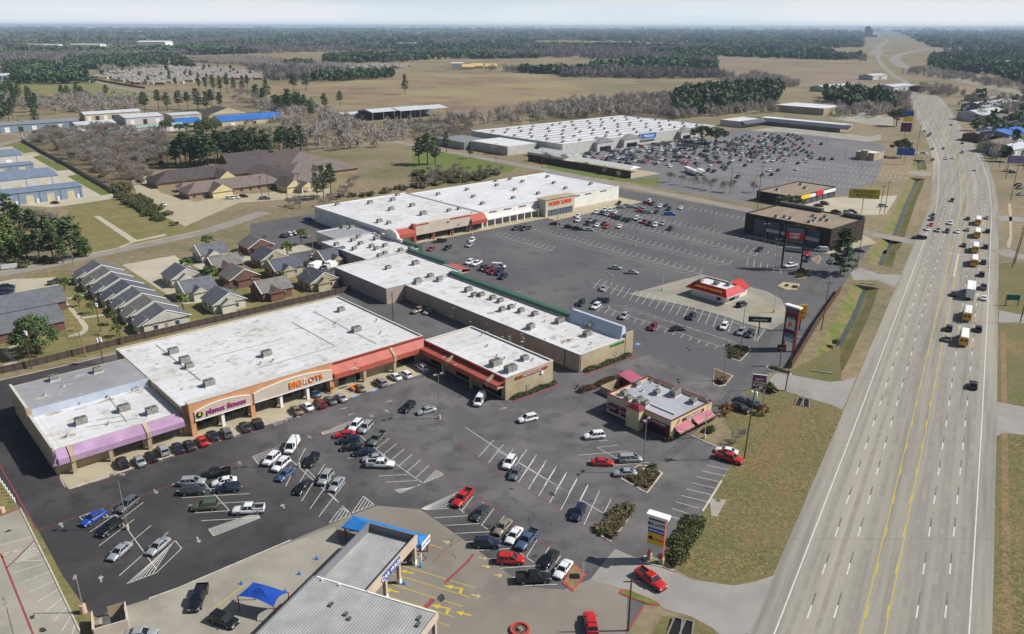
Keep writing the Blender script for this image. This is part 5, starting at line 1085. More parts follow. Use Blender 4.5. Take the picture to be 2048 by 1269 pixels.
# ---------------------------------------------------------------- care home with hipped roofs
M_tanbrick = mat("tan_brick", S(166, 144, 118), .9, S(148, 127, 103), 1.2, 6, .4, .6)
NH = gthing("care_home", "sprawling single-storey building with many brown-grey hipped roofs among trees", "care home", 190, 450)
wings = [(147, 224, 463, 483, 5.2, 'x', None), (149, 204, 422, 438, 4.6, 'x', None), (200, 216, 408, 470, 4.9, 'y', None), (214, 262, 436, 462, 5.8, 'x', None), (226, 264, 462, 516, 7.0, 'y', None), (204, 232, 410, 426, 4.4, 'x', None)]
b = GB(NH); rf = GB(NH)
for i, (s0, s1, t0, t1, rise, ax, hp) in enumerate(wings):
    b.box(s0 + 1, s1 - 1, t0 + 1, t1 - 1, 0, 3.0 - i * .004, M_tanbrick); roof_faces(rf, s0, s1, t0, t1, 3.0 + i * .01, rise, M_shing2 if i else M_shing3, axis=ax, hip=hp)
for (s0, s1, t0, t1) in ((160, 172, 417, 431), (196, 206, 404, 420), (228, 240, 430, 446), (180, 190, 455, 470)): roof_faces(rf, s0, s1, t0, t1, 3.06, 3.9, M_shing2, axis='y', hip=0, wall=M_cream); b.box(s0 + .6, s1 - .6, t0 + .5, t1 - 3, 0, 3.05, M_cream)
b.build("wall", M_tanbrick, NH); rf.build("roof", M_shing2, NH)
b = GB(NH); roof_faces(b, 202, 210, 398, 408, 3.2, 2.6, M_shing2, axis='y', hip=0, wall=M_cream); b.build("porch_roof", M_shing2, NH)
for s, t in ((202.6, 398.6), (209.4, 398.6), (202.6, 404), (209.4, 404)): column(NH, s, t, 3.2, .5, M_signw)
for k in range(9): GB(NH).box(152 + k * 5.2, 153.6 + k * 5.2, 422.85, 422.99, .9, 2.2, M_winb).build("window", M_winb, NH)
gz = gthing("gazebo", "small hipped pavilion roof on posts at the left end of the care home", "gazebo", 157, 448); b = GB(gz); roof_faces(b, 153, 161, 444, 452, 2.6, 2.4, M_shing2, axis='x', hip=4); b.build("roof", M_shing2, gz)
for s in (153.8, 160.2):
    for t in (444.8, 451.2): GB(gz).box(s - .1, s + .1, t - .1, t + .1, 0, 2.6, M_signw).build("post", M_signw, gz)
# ---------------------------------------------------------------- metal warehouses on the left
M_bluewall = mat("blue_grey_metal", S(132, 148, 166), .6, S(122, 138, 156), .5); M_lgwall = mat("pale_metal_wall", S(192, 190, 190), .6, S(182, 180, 180), .5); M_blroof = ribbed("blue_grey_roof", S(128, 140, 160), S(114, 126, 146), 0, 1.2); M_rolldoor = ribbed("rolling_door", S(206, 196, 164), S(190, 180, 150), 2, 3); M_doorw = mat("white_door", S(226, 226, 224), .6)
def warehouse(label, s0, s1, t0, t1, h, rise, wall, roof, doors, dmat, pitch, grp):
    w = gthing("warehouse", label, "warehouse", (s0 + s1) / 2, (t0 + t1) / 2, grp)
    GB(w).box(s0, s1, t0, t1, 0, h, wall).build("wall", wall, w); b = GB(w); roof_faces(b, s0 - .4, s1 + .4, t0 - .4, t1 + .4, h + .01, rise, roof, axis='x', hip=0, wall=wall); b.build("roof", roof, w)
    for k in range(doors):
        x = s1 - pitch * (k + .6); GB(w).box(x - 1.7, x + 1.7, t0 - .08, t0 + .05, 0, 4.2, dmat).build("door", dmat, w)
        GB(w).box(x + 3.0, x + 3.9, t0 - .08, t0 + .05, 0, 2.1, M_doorw).build("side_door", M_doorw, w); GB(w).box(x + 4.6, x + 4.75, t0 - .1, t0 + .05, 0, h, M_darkframe).build("downpipe", M_darkframe, w)
    return w
WG = "metal warehouses on the pale yard"
warehouse("blue-grey warehouse with beige rolling doors nearest the lawn", 20, 110, 466, 482, 6.0, .8, M_bluewall, M_blroof, 7, M_rolldoor, 9.6, WG)
warehouse("pale-walled warehouse with blue-grey roof behind the one with beige doors", 20, 108.5, 507, 540, 6.6, 2.2, M_lgwall, M_blroof, 5, M_roofg if False else M_rolldoor, 13, WG)
warehouse("low blue-grey warehouse with beige doors in the middle of the yard", 20, 109, 566, 580, 5.6, .8, M_bluewall, M_blroof, 5, M_rolldoor, 11, WG)
warehouse("pale-walled warehouse with white rolling doors farthest back in the yard", 20, 111, 604, 636, 6.8, 2.2, M_lgwall, M_blroof, 4, M_doorw, 14, WG)
def shed(label, reg, x, y, w, d, h, rise, wall, roof, doors=2, cat="shed", name="metal_shed", axis='x', rot=None, grp="metal sheds beyond the bare wood", open_=False):
    p = g(reg, x, y); o = thing(name, label, cat, p, ANG if rot is None else rot, grp)
    if open_:
        for k in range(6):
            for yy in (0, d): MB().box(w * k / 5 - .25, w * k / 5 + .25, yy - .25, yy + .25, 0, h, M_metal).build("post", M_metal, o)
        MB().box(0, w, d - .2, d + .2, 0, h, wall).build("wall", wall, o)
    else:
        MB().box(0, w, 0, d, 0, h, wall).build("wall", wall, o)
        for k in range(doors): MB().box(w * (k + .5) / doors - 1.8, w * (k + .5) / doors + 1.8, -.1, .05, 0, h * .7, M_darkframe if k % 2 else M_doorw).build("door", M_doorw, o)
    b = MB(); roof_faces(b, -.5, w + .5, -.5, d + .5, h + .01, rise, roof, axis=axis, hip=0, wall=wall); b.build("roof", roof, o); return o
M_aqua = mat("pale_green_roof", S(150, 178, 170), .6, S(140, 168, 160), .1); M_brightblue = mat("bright_blue_roof", S(58, 112, 184), .6, S(50, 102, 172), .1); M_whiteroof = ribbed("white_metal_roof", S(206, 208, 212), S(188, 190, 195), 0, 1.0); M_tanwall = mat("tan_metal_wall", S(190, 180, 150), .7, S(180, 170, 141), .2)
shed("pale shed with low white roof left of the blue-roofed buildings", 't1', 455, 770, 32, 24, 5, 2, M_lgwall, M_whiteroof, 3)
shed("long cream shed with white doors behind the low white roof", 't1', 500, 710, 52, 18, 6, 2, M_tanwall, M_whiteroof, 7)
shed("grey shed with white roof beside the trees", 't1', 740, 735, 34, 34, 6.5, 2, M_lgwall, M_whiteroof, 3)
shed("long shed with pale green roof at the edge of the bare wood", 't1', 640, 795, 62, 14, 4.5, 1.6, M_lgwall, M_aqua, 3)
shed("tan box-shaped shed with white roof in the clearing", 't1', 1010, 722, 28, 26, 7, 1, M_tanwall, M_whiteroof, 1)
shed("low building with dark shingle roof and white gable in the clearing", 't1', 1225, 700, 38, 30, 4, 6, M_tanwall, M_shing3, 2, axis='y')
shed("wide low building with bright blue roof, right of two", 't1', 1300, 740, 62, 30, 4, 4, M_tanwall, M_brightblue, 3)
shed("low building with bright blue roof, left of two", 't1', 1045, 750, 22, 24, 4, 3.5, M_tanwall, M_brightblue, 2)
shed("long grey metal shed at the left edge by the dirt yard", 't1', 5, 780, 62, 24, 6, 2, M_bluewall, M_metal, 6)
shed("small white-roofed shed beyond the dark pines at the left edge", 't1', 10, 470, 40, 30, 7, 3, M_bluewall, M_whiteroof, 2)
shed("open-fronted steel shed with white roof, left of two in the work yard", 't2', 210, 710, 62, 26, 8, 2.2, M_cwdark, M_whiteroof, 0, open_=True)
shed("open-fronted steel shed with white roof, right of two in the work yard", 't2', 375, 700, 58, 30, 8, 2.2, M_cwdark, M_whiteroof, 0, open_=True)
shed("low grey shed with pale roof beside the open-fronted sheds", 't2', 40, 705, 42, 18, 5, 1.5, M_cwdark, M_whiteroof, 1)
shed("small blue tarpaulin-roofed shelter among tall pines", 'nh', 1390, 320, 20, 9, 3, 1.5, M_cwdark, M_whiteroof, 0)
shed("dark-roofed house behind the care home", 'nh', 1110, 370, 30, 16, 3, 6, M_brick, M_shing3, 1)
# ---------------------------------------------------------------- fences
M_fence = ribbed("weathered_fence_boards", S(96, 84, 76), S(76, 66, 60), 0, 3.5, .9, 0, .2); M_fence2 = mat("brown_fence_boards", S(112, 84, 62), .9, S(92, 68, 50), .8, 6); M_fencew = mat("pale_fence_boards", S(146, 136, 130), .9, S(128, 118, 112), .8, 6)
def fence(label, pts, h, mt, step=2.6):
    a = pts[0]; f = thing("board_fence", label, "fence", a); b = MB(a)
    for p, q in zip(pts, pts[1:]):
        d = (q - p).normalized(); n = Vector((-d.y, d.x, 0)) * .05
        b.hexa([p - n, q - n, q + n, p + n], [v + Vector((0, 0, h)) for v in (p - n, q - n, q + n, p + n)], mt)
    b.build("boards", mt, f)
    b = MB(a)
    for p, q in zip(pts, pts[1:]):
        L = (q - p).length; d = (q - p) / L; n = Vector((-d.y, d.x, 0)) * .12
        for sgn in (1, -1):
            o = n * sgn
            for zz in (h * .3, h * .85): b.hexa([p + o * .5 + Vector((0, 0, zz)), q + o * .5 + Vector((0, 0, zz)), q + o + Vector((0, 0, zz)), p + o + Vector((0, 0, zz))], [v + Vector((0, 0, zz + .12)) for v in (p + o * .5, q + o * .5, q + o, p + o)], mt)
    b.build("rail", mt, f)
    k = 0; posts = []
    for p, q in zip(pts, pts[1:]):
        L = (q - p).length
        while k < L: posts.append(p.lerp(q, k / L)); k += step
        k -= L
    pm = MB().box(-.09, .09, -.16, .16, 0, h + .12, mt).build("post", mt, f, posts[0] - a, math.atan2((pts[1] - pts[0]).y, (pts[1] - pts[0]).x))
    for p in posts[1:60]:
        c = pm.copy(); COL.objects.link(c); c.parent = f; c.location = p - a
    return f
fence("long dark weathered board fence between the cottages and the big store", [g('z5', -60, 1235), g('z5', 200, 1180), g('z5', 970, 985), st(106, 232.5), st(133, 232.2)], 2.0, M_fence)
fence("brown board fence along the right edge of the shopping centre lot", [g('v6', 1015, 20), g('v6', 760, 390), g('v6', 640, 600), g('v6', 520, 800)], 2.2, M_fence2)
fence("pale weathered fence between the warehouses and the bare wood", [g('w1', 330, 20), g('w1', 660, 210), g('w1', 1060, 425), g('w1', 1400, 620), g('w1', 1640, 760), g('w1', 1830, 850)], 2.2, M_fencew, 3)
fence("dark tall fence around the far garden yard", [st(374, 402), st(374, 311)], 4.2, M_fence, 4)
fence("brown fence round the far housing estate", [g('t1', 555, 470), g('t1', 780, 510), g('t1', 850, 520)], 2.4, M_fence2, 5)
# ---------------------------------------------------------------- islands with kerbs
M_mulch = mat("mulch", S(106, 82, 60), .95, S(86, 68, 50), 1.2); M_kerby = mat("yellowed_kerb", S(196, 178, 120), .8, S(180, 164, 112), .8)
def island(label, pts, kerb, top, w=.3, name="planted_island"):
    if area(pts) < 0: pts = pts[::-1]
    c = sum(pts, Vector()) / len(pts); o = thing(name, label, "island", (c.x, c.y, 0))
    MB(c).prism(pts, 0, .12, kerb).build("kerb", kerb, o)
    ins = [p.lerp(c, min(.3, w * 1.4 / max(.5, (p - c).length))) for p in pts]
    b = MB(c); b.face([(p.x, p.y, .16) for p in ins], top); b.build("soil", top, o); return o
island("diamond island with red kerb and a bare dirt bed beside the white sedan", gp('p3', [(25, 1055), (135, 850), (265, 960), (130, 1138)]), M_kerbr, M_dirt)
island("long shrub-filled island with pale kerb at the end of the stall row", gp('p3', [(365, 550), (515, 632), (768, 315), (660, 245), (560, 300)]), M_kerbw, M_mulch)
island("wedge-shaped island with shrubs, palm and light pole beside the silver sedan", gp('ch', [(850, 1092), (1075, 1218), (1210, 1045), (1110, 985), (1000, 975)]), M_kerbw, M_mulch)
island("narrow island under the tall shop-list sign with the white cap", gp('p3', [(838, 800), (850, 775), (880, 770), (1080, 850), (1160, 925), (1130, 925), (900, 840)]), M_kerbw, M_lawn)
island("grassy tongue of kerb with red edge beside the wooden pole", gp('c2', [(1645, 1030), (1660, 1010), (1700, 1008), (1870, 1080), (1890, 1100), (1830, 1100), (1690, 1050)]), M_kerbr, M_green)
island("shrub-covered island with white kerb below the dark green sign", gp('m3', [(285, 800), (440, 812), (452, 830), (385, 898), (330, 880)]), M_kerbw, M_mulch)
island("small island with green and brown planting and a light pole", gp('m3', [(235, 938), (345, 980), (300, 1035), (262, 1045), (228, 1030)]), M_kerbw, M_mulch)
island("small tan island with two shrubs beside the red-roofed office", gp('m3', [(605, 455), (640, 432), (738, 445), (715, 480), (655, 478)]), M_kerby, M_tan)
island("narrow island with a hedge at the corner by the driveway", gp('m3', [(535, 930), (550, 918), (690, 968), (682, 978), (555, 945)]), M_kerbw, M_mulch)
island("shrubby island under the tall black pylon sign", gp('wf', [(690, 1195), (790, 1130), (905, 1130), (835, 1250), (730, 1260)]), M_kerby, M_mulch)
island("dirt island with a bare tree near the bank's corner", gp('wf', [(905, 1010), (1000, 960), (1035, 1000), (985, 1075)]), M_kerbw, M_dirt)
p = g('c2', 1070, 1248); RP = thing("ring_planter", "round planter ring with red kerb at the bottom edge of the apron", "planter", p)
b = MB()
for r0, r1, z0, z1, mt in ((1.5, 1.15, .0, .45, M_kerbr),):
    n = 20
    for k in range(n):
        a, c = 2 * math.pi * k / n, 2 * math.pi * (k + 1) / n; P_ = lambda r, q, z: (r * math.cos(q), r * math.sin(q), z)
        b.face([P_(r0, a, z0), P_(r0, c, z0), P_(r0, c, z1), P_(r0, a, z1)], mt); b.face([P_(r0, a, z1), P_(r0, c, z1), P_(r1, c, z1), P_(r1, a, z1)], mt); b.face([P_(r1, a, z1), P_(r1, c, z1), P_(r1, c, .1), P_(r1, a, .1)], mt)
b.build("kerb", M_kerbr, RP); MB().tube((0, 0, .05), (0, 0, .25), 1.14, 1.14, 18, M_mulch).tube((0, 0, .25), (0, 0, .6), .5, .35, 10, M_concd).build("soil", M_mulch, RP)
# concrete culvert headwalls with their pipes
for i, (reg, x, y, dx, dy, n) in enumerate((('m3', 1130, 445, 0, 30, 2), ('m3', 862, 958, 0, -30, 2), ('h2', 420, 862, -2, 30, 2), ('h2', 435, 582, 2, 40, 3))):
    p = g(reg, x, y); a = head(reg, (x, y), (x + dx, y + dy))
    o = thing("culvert", ["culvert mouths under the upper driveway", "pale culvert mouths at the foot of the weedy ditch", "dark culvert under the far driveway", "row of three small dark culverts at the far end of the ditch"][i], "culvert", p, a, "roadside culverts")
    MB().box(-.5, 0, -2.6, 2.6, -1.5, .25, M_concd).build("headwall", M_concd, o)
    for k in range(n): MB().tube((-.1, (k - (n - 1) / 2) * 1.7, -.75), (.5, (k - (n - 1) / 2) * 1.7, -.75), .62, .62, 14, M_signblk).build("pipe", M_signblk, o)
for i, (reg, x, y) in enumerate((('v6', 605, 1150), ('v6', 665, 1160), ('c3', 10, 1240), ('c3', 75, 1255))):
    p = g(reg, x, y); o = thing("culvert", ["left of two flared black pipe ends below the middle driveway", "right of two flared black pipe ends below the middle driveway", "left flared pipe end in the grass at the lower edge", "right flared pipe end in the grass at the lower edge"][i], "culvert", p, head(reg, (x, y), (x - 8, y + 30)), "flared pipe ends")
    b = MB(); b.face([(-1.8, -.5, .3), (-1.8, .5, .3), (1.6, .85, .05), (1.6, -.85, .05)], M_signblk); b.build("mouth", M_signblk, o)
    b = MB(); b.hexa([(-2, -.75, 0), (1.7, -1.1, 0), (1.7, -.85, 0), (-2, -.5, 0)], [(-2, -.75, .5), (1.7, -1.1, .12), (1.7, -.85, .12), (-2, -.5, .5)], M_concd); b.hexa([(-2, .5, 0), (1.7, .85, 0), (1.7, 1.1, 0), (-2, .75, 0)], [(-2, .5, .5), (1.7, .85, .12), (1.7, 1.1, .12), (-2, .75, .5)], M_concd); b.box(-2.2, -2, -.75, .75, 0, .5, M_concd); b.build("apron", M_concd, o)
p = g('p3', 1590, 290); o = thing("drain_slab", "wedge-shaped concrete drain slab with a round lid in the roadside grass", "drain", p); b = MB(p); b.prism(gp('p3', [(1510, 192), (1690, 205), (1590, 382), (1535, 370)]), 0, .1, M_conc); b.build("slab", M_conc, o); q = g('p3', 1605, 215) - p; MB().tube((q.x, q.y, .1), (q.x, q.y, .14), .5, .5, 14, M_unit2).build("lid", M_unit2, o)

# ---------------------------------------------------------------- signs
def sign_frame(label, pa, pb, h, name="pylon_sign"):
    d = pb - pa; L = d.length; o = thing(name, label, "sign", pa, math.atan2(d.y, d.x)); return o, L
def panel(o, x0, x1, z0, z1, mt, txt=None, size=.6, tm=None, y=-.36, bold=.01, sx=1, name="panel"):
    q = MB().box(x0, x1, y, -y, z0, z1, mt).build(name, mt, o)
    if txt:
        text_part(txt, "lettering", q, ((x0 + x1) / 2, y - .03, (z0 + z1) / 2), (R(90), 0, 0), size, tm or M_signw, .02, bold, sx)
    return q
M_or = mat("sign_frame_rust", S(196, 96, 76), .6); M_sblue = mat("panel_blue", S(58, 92, 172), .5); M_syel = mat("panel_yellow", S(216, 172, 32), .5); M_spale = mat("panel_pale", S(196, 202, 208), .5); M_spurp = mat("panel_purple", S(102, 44, 96), .5); M_steal = mat("panel_teal", S(80, 130, 150), .5); M_sgreen = mat("panel_dark_green", S(34, 62, 56), .5)
o, L = sign_frame("tall shop-list sign with white cap, blue and yellow panels and red-orange posts", g('p3', 893, 803), g('p3', 1042, 853), 9.4)
for x in (.2, L - .2):
    MB().box(x - .22, x + .22, -.3, .3, 1.1, 9, M_or).build("post", M_or, o); MB().box(x - .35, x + .35, -.45, .45, 0, 1.15, M_tan).build("base", M_tan, o)
W0, W1 = -.25, L - .05
panel(o, W0, W1, 8.15, 8.85, M_unit2); panel(o, W0, W1, 6.75, 8.13, M_spale, "BIG LOTS", .74, M_signblk, bold=.02)
panel(o, W0, W1, 5.75, 6.73, M_sblue, "SHERWIN WILLIAMS", .3, M_signw); q = panel(o, W0, W1, 3.55, 5.73, M_syel, "planet fitness", .52, M_letter_pu); MB().tube((W0 + .55, -.37, 4.75), (W0 + .55, -.42, 4.75), .36, .36, 14, M_signblk).build("emblem", M_signblk, q)
panel(o, W0, W1, 2.3, 3.53, M_spale); MB().box(W0 - .35, W1 + .6, -.75, .75, 8.87, 9.4, M_signw).build("cap", M_signw, o)
o, L = sign_frame("very tall dark red shop-list pylon with white cap near the right-hand fence", g('v6', 430, 590), g('v6', 545, 630), 13)
for x in (.1, L - .1): MB().box(x - .3, x + .3, -.4, .4, 0, 12.8, mat("dark_red_post", S(120, 44, 42), .6)).build("post", M_or, o)
for z0, z1, mt, tx in ((11.2, 12.5, M_unit2, None), (10.2, 11.15, M_signred if False else M_maroon, None), (9.4, 10.15, M_signblk, "FOR LEASE"), (6.3, 9.35, M_spale, None), (5.0, 6.25, M_maroon, None), (3.9, 4.95, M_steal, None), (2.6, 3.85, M_spale, None)): panel(o, .4, L - .4, z0, z1, mt, tx, .5, M_signw, -.45)
q = MB().hexa([(1.0, -.5, 7.2), (L - 1, -.5, 7.2), (L - 1, -.46, 7.2), (1.0, -.46, 7.2)], [(1.5, -.5, 8.6), (L - 1.6, -.5, 8.6), (L - 1.6, -.46, 8.6), (1.5, -.46, 8.6)], M_letter_or).build("emblem", M_letter_or, o)
MB().box(-.6, L + .6, -.8, .8, 12.82, 13.3, M_signw).build("cap", M_signw, o)
pa, pb = g('wf', 525, 1120), g('wf', 765, 1150); o, L = sign_frame("tallest black-framed pylon sign with red panel in front of the brown bank", pa, pb, 17)
for x in (0, L): MB().box(x - .3, x + .3, -.3, .3, 0, 16.4, M_signblk).build("post", M_signblk, o)
MB().box(.3, L - .3, -.3, .3, 16.0, 16.7, M_signblk).build("crossbar", M_signblk, o)
panel(o, .5, L - .5, 14.4, 15.9, M_glassb); panel(o, .4, L - .4, 11.8, 14.3, M_signred, "HOBBY\nLOBBY", 1.15, M_signw, bold=.03); panel(o, .5, L - .5, 10.3, 11.7, M_unit2); panel(o, .4, L - .4, 7.2, 8.6, M_roofg); panel(o, .5, L - .5, 6.6, 7.1, M_signblk)
def post_sign(label, reg, bx, by, w, z0, z1, mt, txt, size, tm, rot=ANG - R(4), posts=1, name="post_sign", pm=None, frame=None, dep=.2):
    o = thing(name, label, "sign", g(reg, bx, by), rot); pm = pm or M_metal
    for x in ([0] if posts == 1 else [-w / 2 + .15, w / 2 - .15]): MB().box(x - .14, x + .14, -.14, .14, 0, z1 - .1 if posts > 1 else z0, pm).build("post", pm, o)
    if frame: MB().box(-w / 2 - .12, w / 2 + .12, -dep + .05, dep - .05, z0 - .12, z1 + .12, frame).build("frame", frame, o)
    panel(o, -w / 2, w / 2, z0, z1, mt, txt, size, tm, -dep, .015); return o
VR = R(-16)   # signs read from the highway lanes
post_sign("purple restaurant sign on a white frame beside the parked cars", 'v6', 165, 1180, 3.1, 4.6, 8.2, M_spurp, "Hartz\nChicken\nBUFFET", .82, M_signw, VR, 2, pm=M_signw, frame=M_signw)
o = post_sign("small yellow sign with red letters right of the dark red pylon", 'v6', 600, 408, 3.2, 4.4, 8.0, M_syel, "Title\nLoans", 1.0, M_signred, VR + R(20), 1, pm=M_signblk)
panel(o, -1.2, 1.4, 3.4, 4.3, M_syel, "OPEN", .55, M_signred, -.16)
post_sign("dark green car-rental sign on a single post in the striped island", 'v6', 185, 455, 6.6, 4.0, 5.6, M_sgreen, "enterprise", 1.0, M_signw, VR + R(8), 1, pm=M_signblk)
post_sign("small dark roadside sign with orange mark on one thin post", 'v6', 400, 775, 2.2, 4.4, 6.2, M_signblk, "PIZZA", .55, M_letter_or, VR + R(10))
post_sign("wide yellow-green billboard on one thick post at the corner store forecourt", 'wf', 1540, 425, 14, 7.4, 12.0, mat("billboard_yellow", S(176, 170, 60), .5), "EVERYTHING\nMUST GO", 1.7, M_maroon, R(-14), 1, name="billboard", pm=M_metal)
post_sign("bright blue shopping sign under the dark bare tree by the far driveway", 'h2', 205, 665, 11, 6, 10.5, M_sblue, None, 1, M_signw, R(-14))
o = post_sign("stacked purple and yellow restaurant signs by the highway curve", 'h2', 205, 330, 8, 8, 15, M_spurp, None, 1, M_signw, R(-14)); panel(o, -3, 4, 16, 19.5, M_letter_y, None, 1, M_signw, -.2); panel(o, -4, 4, 20, 24, M_sblue, None, 1, M_signw, -.2)
post_sign("pale purple sign on two posts right of the far highway", 'h2', 1850, 770, 10, 5, 10, mat("panel_lilac", S(150, 132, 176), .5), None, 1, M_signw, R(-14), 2)
o = post_sign("green highway sign on the right-hand verge", 'h3', 933, 815, 4.2, 2.0, 3.8, mat("highway_sign_green", S(20, 104, 96), .5), None, .5, M_signw, R(-5), 2)
post_sign("small white entrance board at the end of the side street", 'z5', 80, 395, 5.2, .6, 2.2, M_spale, None, .5, M_signblk, R(30), 2)
p = g('p3', 215, 990); o = thing("feather_flag", "white feather flag standing in the dirt bed of the red-kerbed island", "flag", p)
MB().tube((0, 0, .15), (0, 0, 3.0), .03, .02, 6, M_metal).build("pole", M_metal, o); MB().hexa([(.03, -.01, 1.0), (.6, -.01, 1.3), (.6, .01, 1.3), (.03, .01, 1.0)], [(.03, -.01, 3.0), (.5, -.01, 2.8), (.5, .01, 2.8), (.03, .01, 3.0)], M_signw).build("banner", M_signw, o)
p = g('p3', 150, 990); o = thing("pit_cover", "square black pit cover in the dirt bed of the red-kerbed island", "cover"); o.location = p; MB().box(-.8, .8, -.6, .6, .16, .3, M_signblk).build("lid", M_signblk, o)

# ---------------------------------------------------------------- light poles
M_pole = mat("pole_metal", S(150, 148, 142), .5, S(134, 132, 127), 1, metal=.2); M_polew = mat("pole_white", S(206, 204, 198), .5); M_polebase = mat("pole_base", S(196, 186, 168), .8); M_polebasey = mat("yellow_base", S(214, 182, 54), .7); M_polebaser = mat("pinkish_base", S(206, 172, 148), .8); M_wood = mat("pole_wood", S(110, 84, 60), .9, S(90, 68, 50), 1.2); M_wood2 = mat("pale_pole_wood", S(164, 124, 80), .9, S(140, 106, 70), 1.2)
def light_pole(label, p, h, base=M_polebase, pole=M_pole, heads=2, bh=.8, br=.32, group="parking lot light poles", rot=0.0):
    o = thing("light_pole", label, "light pole", p, rot, group)
    MB().tube((0, 0, 0), (0, 0, bh), br, br * .92, 12, base).build("base", base, o)
    MB().tube((0, 0, bh), (0, 0, h), .11, .075, 8, pole).build("pole", pole, o)
    for k in range(heads):
        a = 2 * math.pi * k / heads; c, s = math.cos(a), math.sin(a)
        b = MB(); b.tube((0, 0, h - .1), (.7 * c, .7 * s, h + .05), .05, .05, 6, pole); b.hexa([(.5 * c - .25 * s, .5 * s + .25 * c, h), (.5 * c + .25 * s, .5 * s - .25 * c, h), (1.3 * c + .25 * s, 1.3 * s - .25 * c, h), (1.3 * c - .25 * s, 1.3 * s + .25 * c, h)], [(.5 * c - .2 * s, .5 * s + .2 * c, h + .25), (.5 * c + .2 * s, .5 * s - .2 * c, h + .25), (1.2 * c + .2 * s, 1.2 * s - .2 * c, h + .22), (1.2 * c - .2 * s, 1.2 * s + .2 * c, h + .22)], M_unit)
        b.build("lamp_head", M_unit, o)
    return o
LP = [("light pole between the black long SUV and the grey SUV in the left stall rows", ('f', 255, 1059), 11.3, M_polebase), ("light pole beside the black SUV right of the white van", ('f', 598, 934), 11.3, M_polebase), ("light pole in front of the low paint shop block", ('f', 879, 838), 11.3, M_polebase),
      ("light pole in the wedge-shaped island beside the silver sedan", ('f', 1286, 944.5), 12, M_polew), ("light pole in the hedge lawn behind the pink-awning restaurant", ('ls', 550, 1190), 9, M_polebase), ("light pole in the small planted island by the middle driveway", ('ls', 1660, 1125), 11, M_polebase), ("light pole in the shrub island below the dark green sign", ('ls', 1833, 800), 14, M_polebase),
      ("light pole at the head of the stall row near the green fascia", ('ls', 492, 392), 11.5, M_polew), ("white pole at the corner of the office pad", ('ls', 1040, 210), 7, M_polew), ("white pole with yellow base by the yellow striped bays", ('v6', 345, 230), 8, M_polebasey), ("light pole with yellow base by the bank's pylon sign", ('wf', 450, 1115), 11, M_polebasey), ("light pole in front of the glazed bank bays", ('wf', 305, 860), 10, M_polebase),
      ("light pole with yellow base before the portal store", ('f', 1114.5, 452), 10, M_polebasey), ("light pole with yellow base among empty stalls of the centre lot", ('f', 1270, 492), 10, M_polebasey), ("light pole with yellow base near the far end of the centre lot", ('f', 1425, 452), 10, M_polebasey), ("light pole in front of the beige store front with red trim", ('f', 944, 470), 10, M_polebase), ("thin light pole on the restaurant lawn by the pink awnings", ('ch', 1560, 748), 9, M_polew),
      ("short lamp on a stout pinkish pier at the corner of the dark lot", ('q1', 577, 1120), 7.2, M_polebaser), ("lamp post standing in the neighbouring concrete lot at the lower left", ('q1', 110, 1330), 7.5, M_polebase)]
for i, (lab, q, h, bs) in enumerate(LP):
    light_pole(lab, g(*q), h, bs, M_polew if i in (8, 9, 16) else M_pole, 0 if i in (8, 9) else (1 if i in (17,) else 2), .9 if i != 17 else 1.5, .32 if i != 17 else .5, rot=.3 * i)
k = 0
for s, t in ((430, 190), (430, 260), (430, 330), (480, 220), (480, 300), (480, 360), (540, 260), (540, 330), (400, 230), (590, 300)):
    light_pole("light pole rising among the cars of the far supermarket lot", st(s, t), 11, M_polebase, group="light poles of the far supermarket lot")
# ---------------------------------------------------------------- utility poles and their wires
UT = {}
def upole(key, label, p, h, lean=(0, 0), wood=None, arms=0, trans=0, lamp=False):
    o = thing("utility_pole", label, "utility pole", p, 0, "utility poles"); wood = wood or M_wood; dx, dy = lean
    MB().tube((0, 0, 0), (dx, dy, h), .17, .11, 8, wood).build("pole", wood, o)
    for k in range(arms): z = h - .5 - k * .9; MB().box(dx * z / h - 1.2, dx * z / h + 1.2, dy - .06, dy + .06, z - .07, z + .07, M_wood).build("crossarm", M_wood, o)
    for k in range(trans): a = k * 2.1; z = h - 2.4; MB().tube((dx * z / h + .5 * math.cos(a), .5 * math.sin(a), z), (dx * z / h + .5 * math.cos(a), .5 * math.sin(a), z + 1.1), .27, .27, 12, M_signw).build("transformer", M_polew, o)
    if lamp: b = MB(); b.tube((0, 0, h - .6), (1.4, -.4, h - .2), .05, .05, 6, M_pole); b.box(1.2, 1.9, -.6, -.2, h - .3, h - .1, M_unit); b.build("lamp_arm", M_unit, o)
    UT[key] = Vector(p) + Vector((dx, dy, h)); return o
upole('a', "leaning honey-coloured pole by the dark board fence", g('f', 172.8, 713.6), 9.5, (-1.1, 0), M_wood2)
upole('b', "dark pole with transformers rising from the alley behind the grey annex roof", g('f', 207, 729), 9, (0, 0), M_wood, 1, 3)
upole('c', "pole with twin transformers beside the cottages path", g('f', 201.8, 662), 10, (-.4, 0), M_wood, 1, 2)
upole('d', "dark pole at the corner of the cottages next to the fence", g('f', 244.6, 690), 12, (-1, 0), M_wood, 0)
upole('e', "dark pole behind the big pine at the left edge", g('f', 64, 738), 12, (0, 0), M_wood, 1, 2)
upole('f', "brown pole beside the side street and pine wood", g('f', 171.5, 513), 10, (0, 0), M_wood2)
upole('g', "pale street lamp pole by the first cottage", g('z5', 592, 410), 8, (0, 0), M_pole, 0, 0, True)
upole('h', "tall dark pole with transformers at the edge of the restaurant lawn", g('f', 1488, 919), 17, (.6, 0), M_wood, 1, 2, True)
upole('i', "dark pole at the middle driveway beside the fence corner", g('f', 1570.6, 781), 14.5, (.6, 0), M_wood, 1)
upole('j', "dark pole in the roadside grass beside the yellow sign", g('f', 1642.5, 661), 15.5, (.4, 0), M_wood, 1)
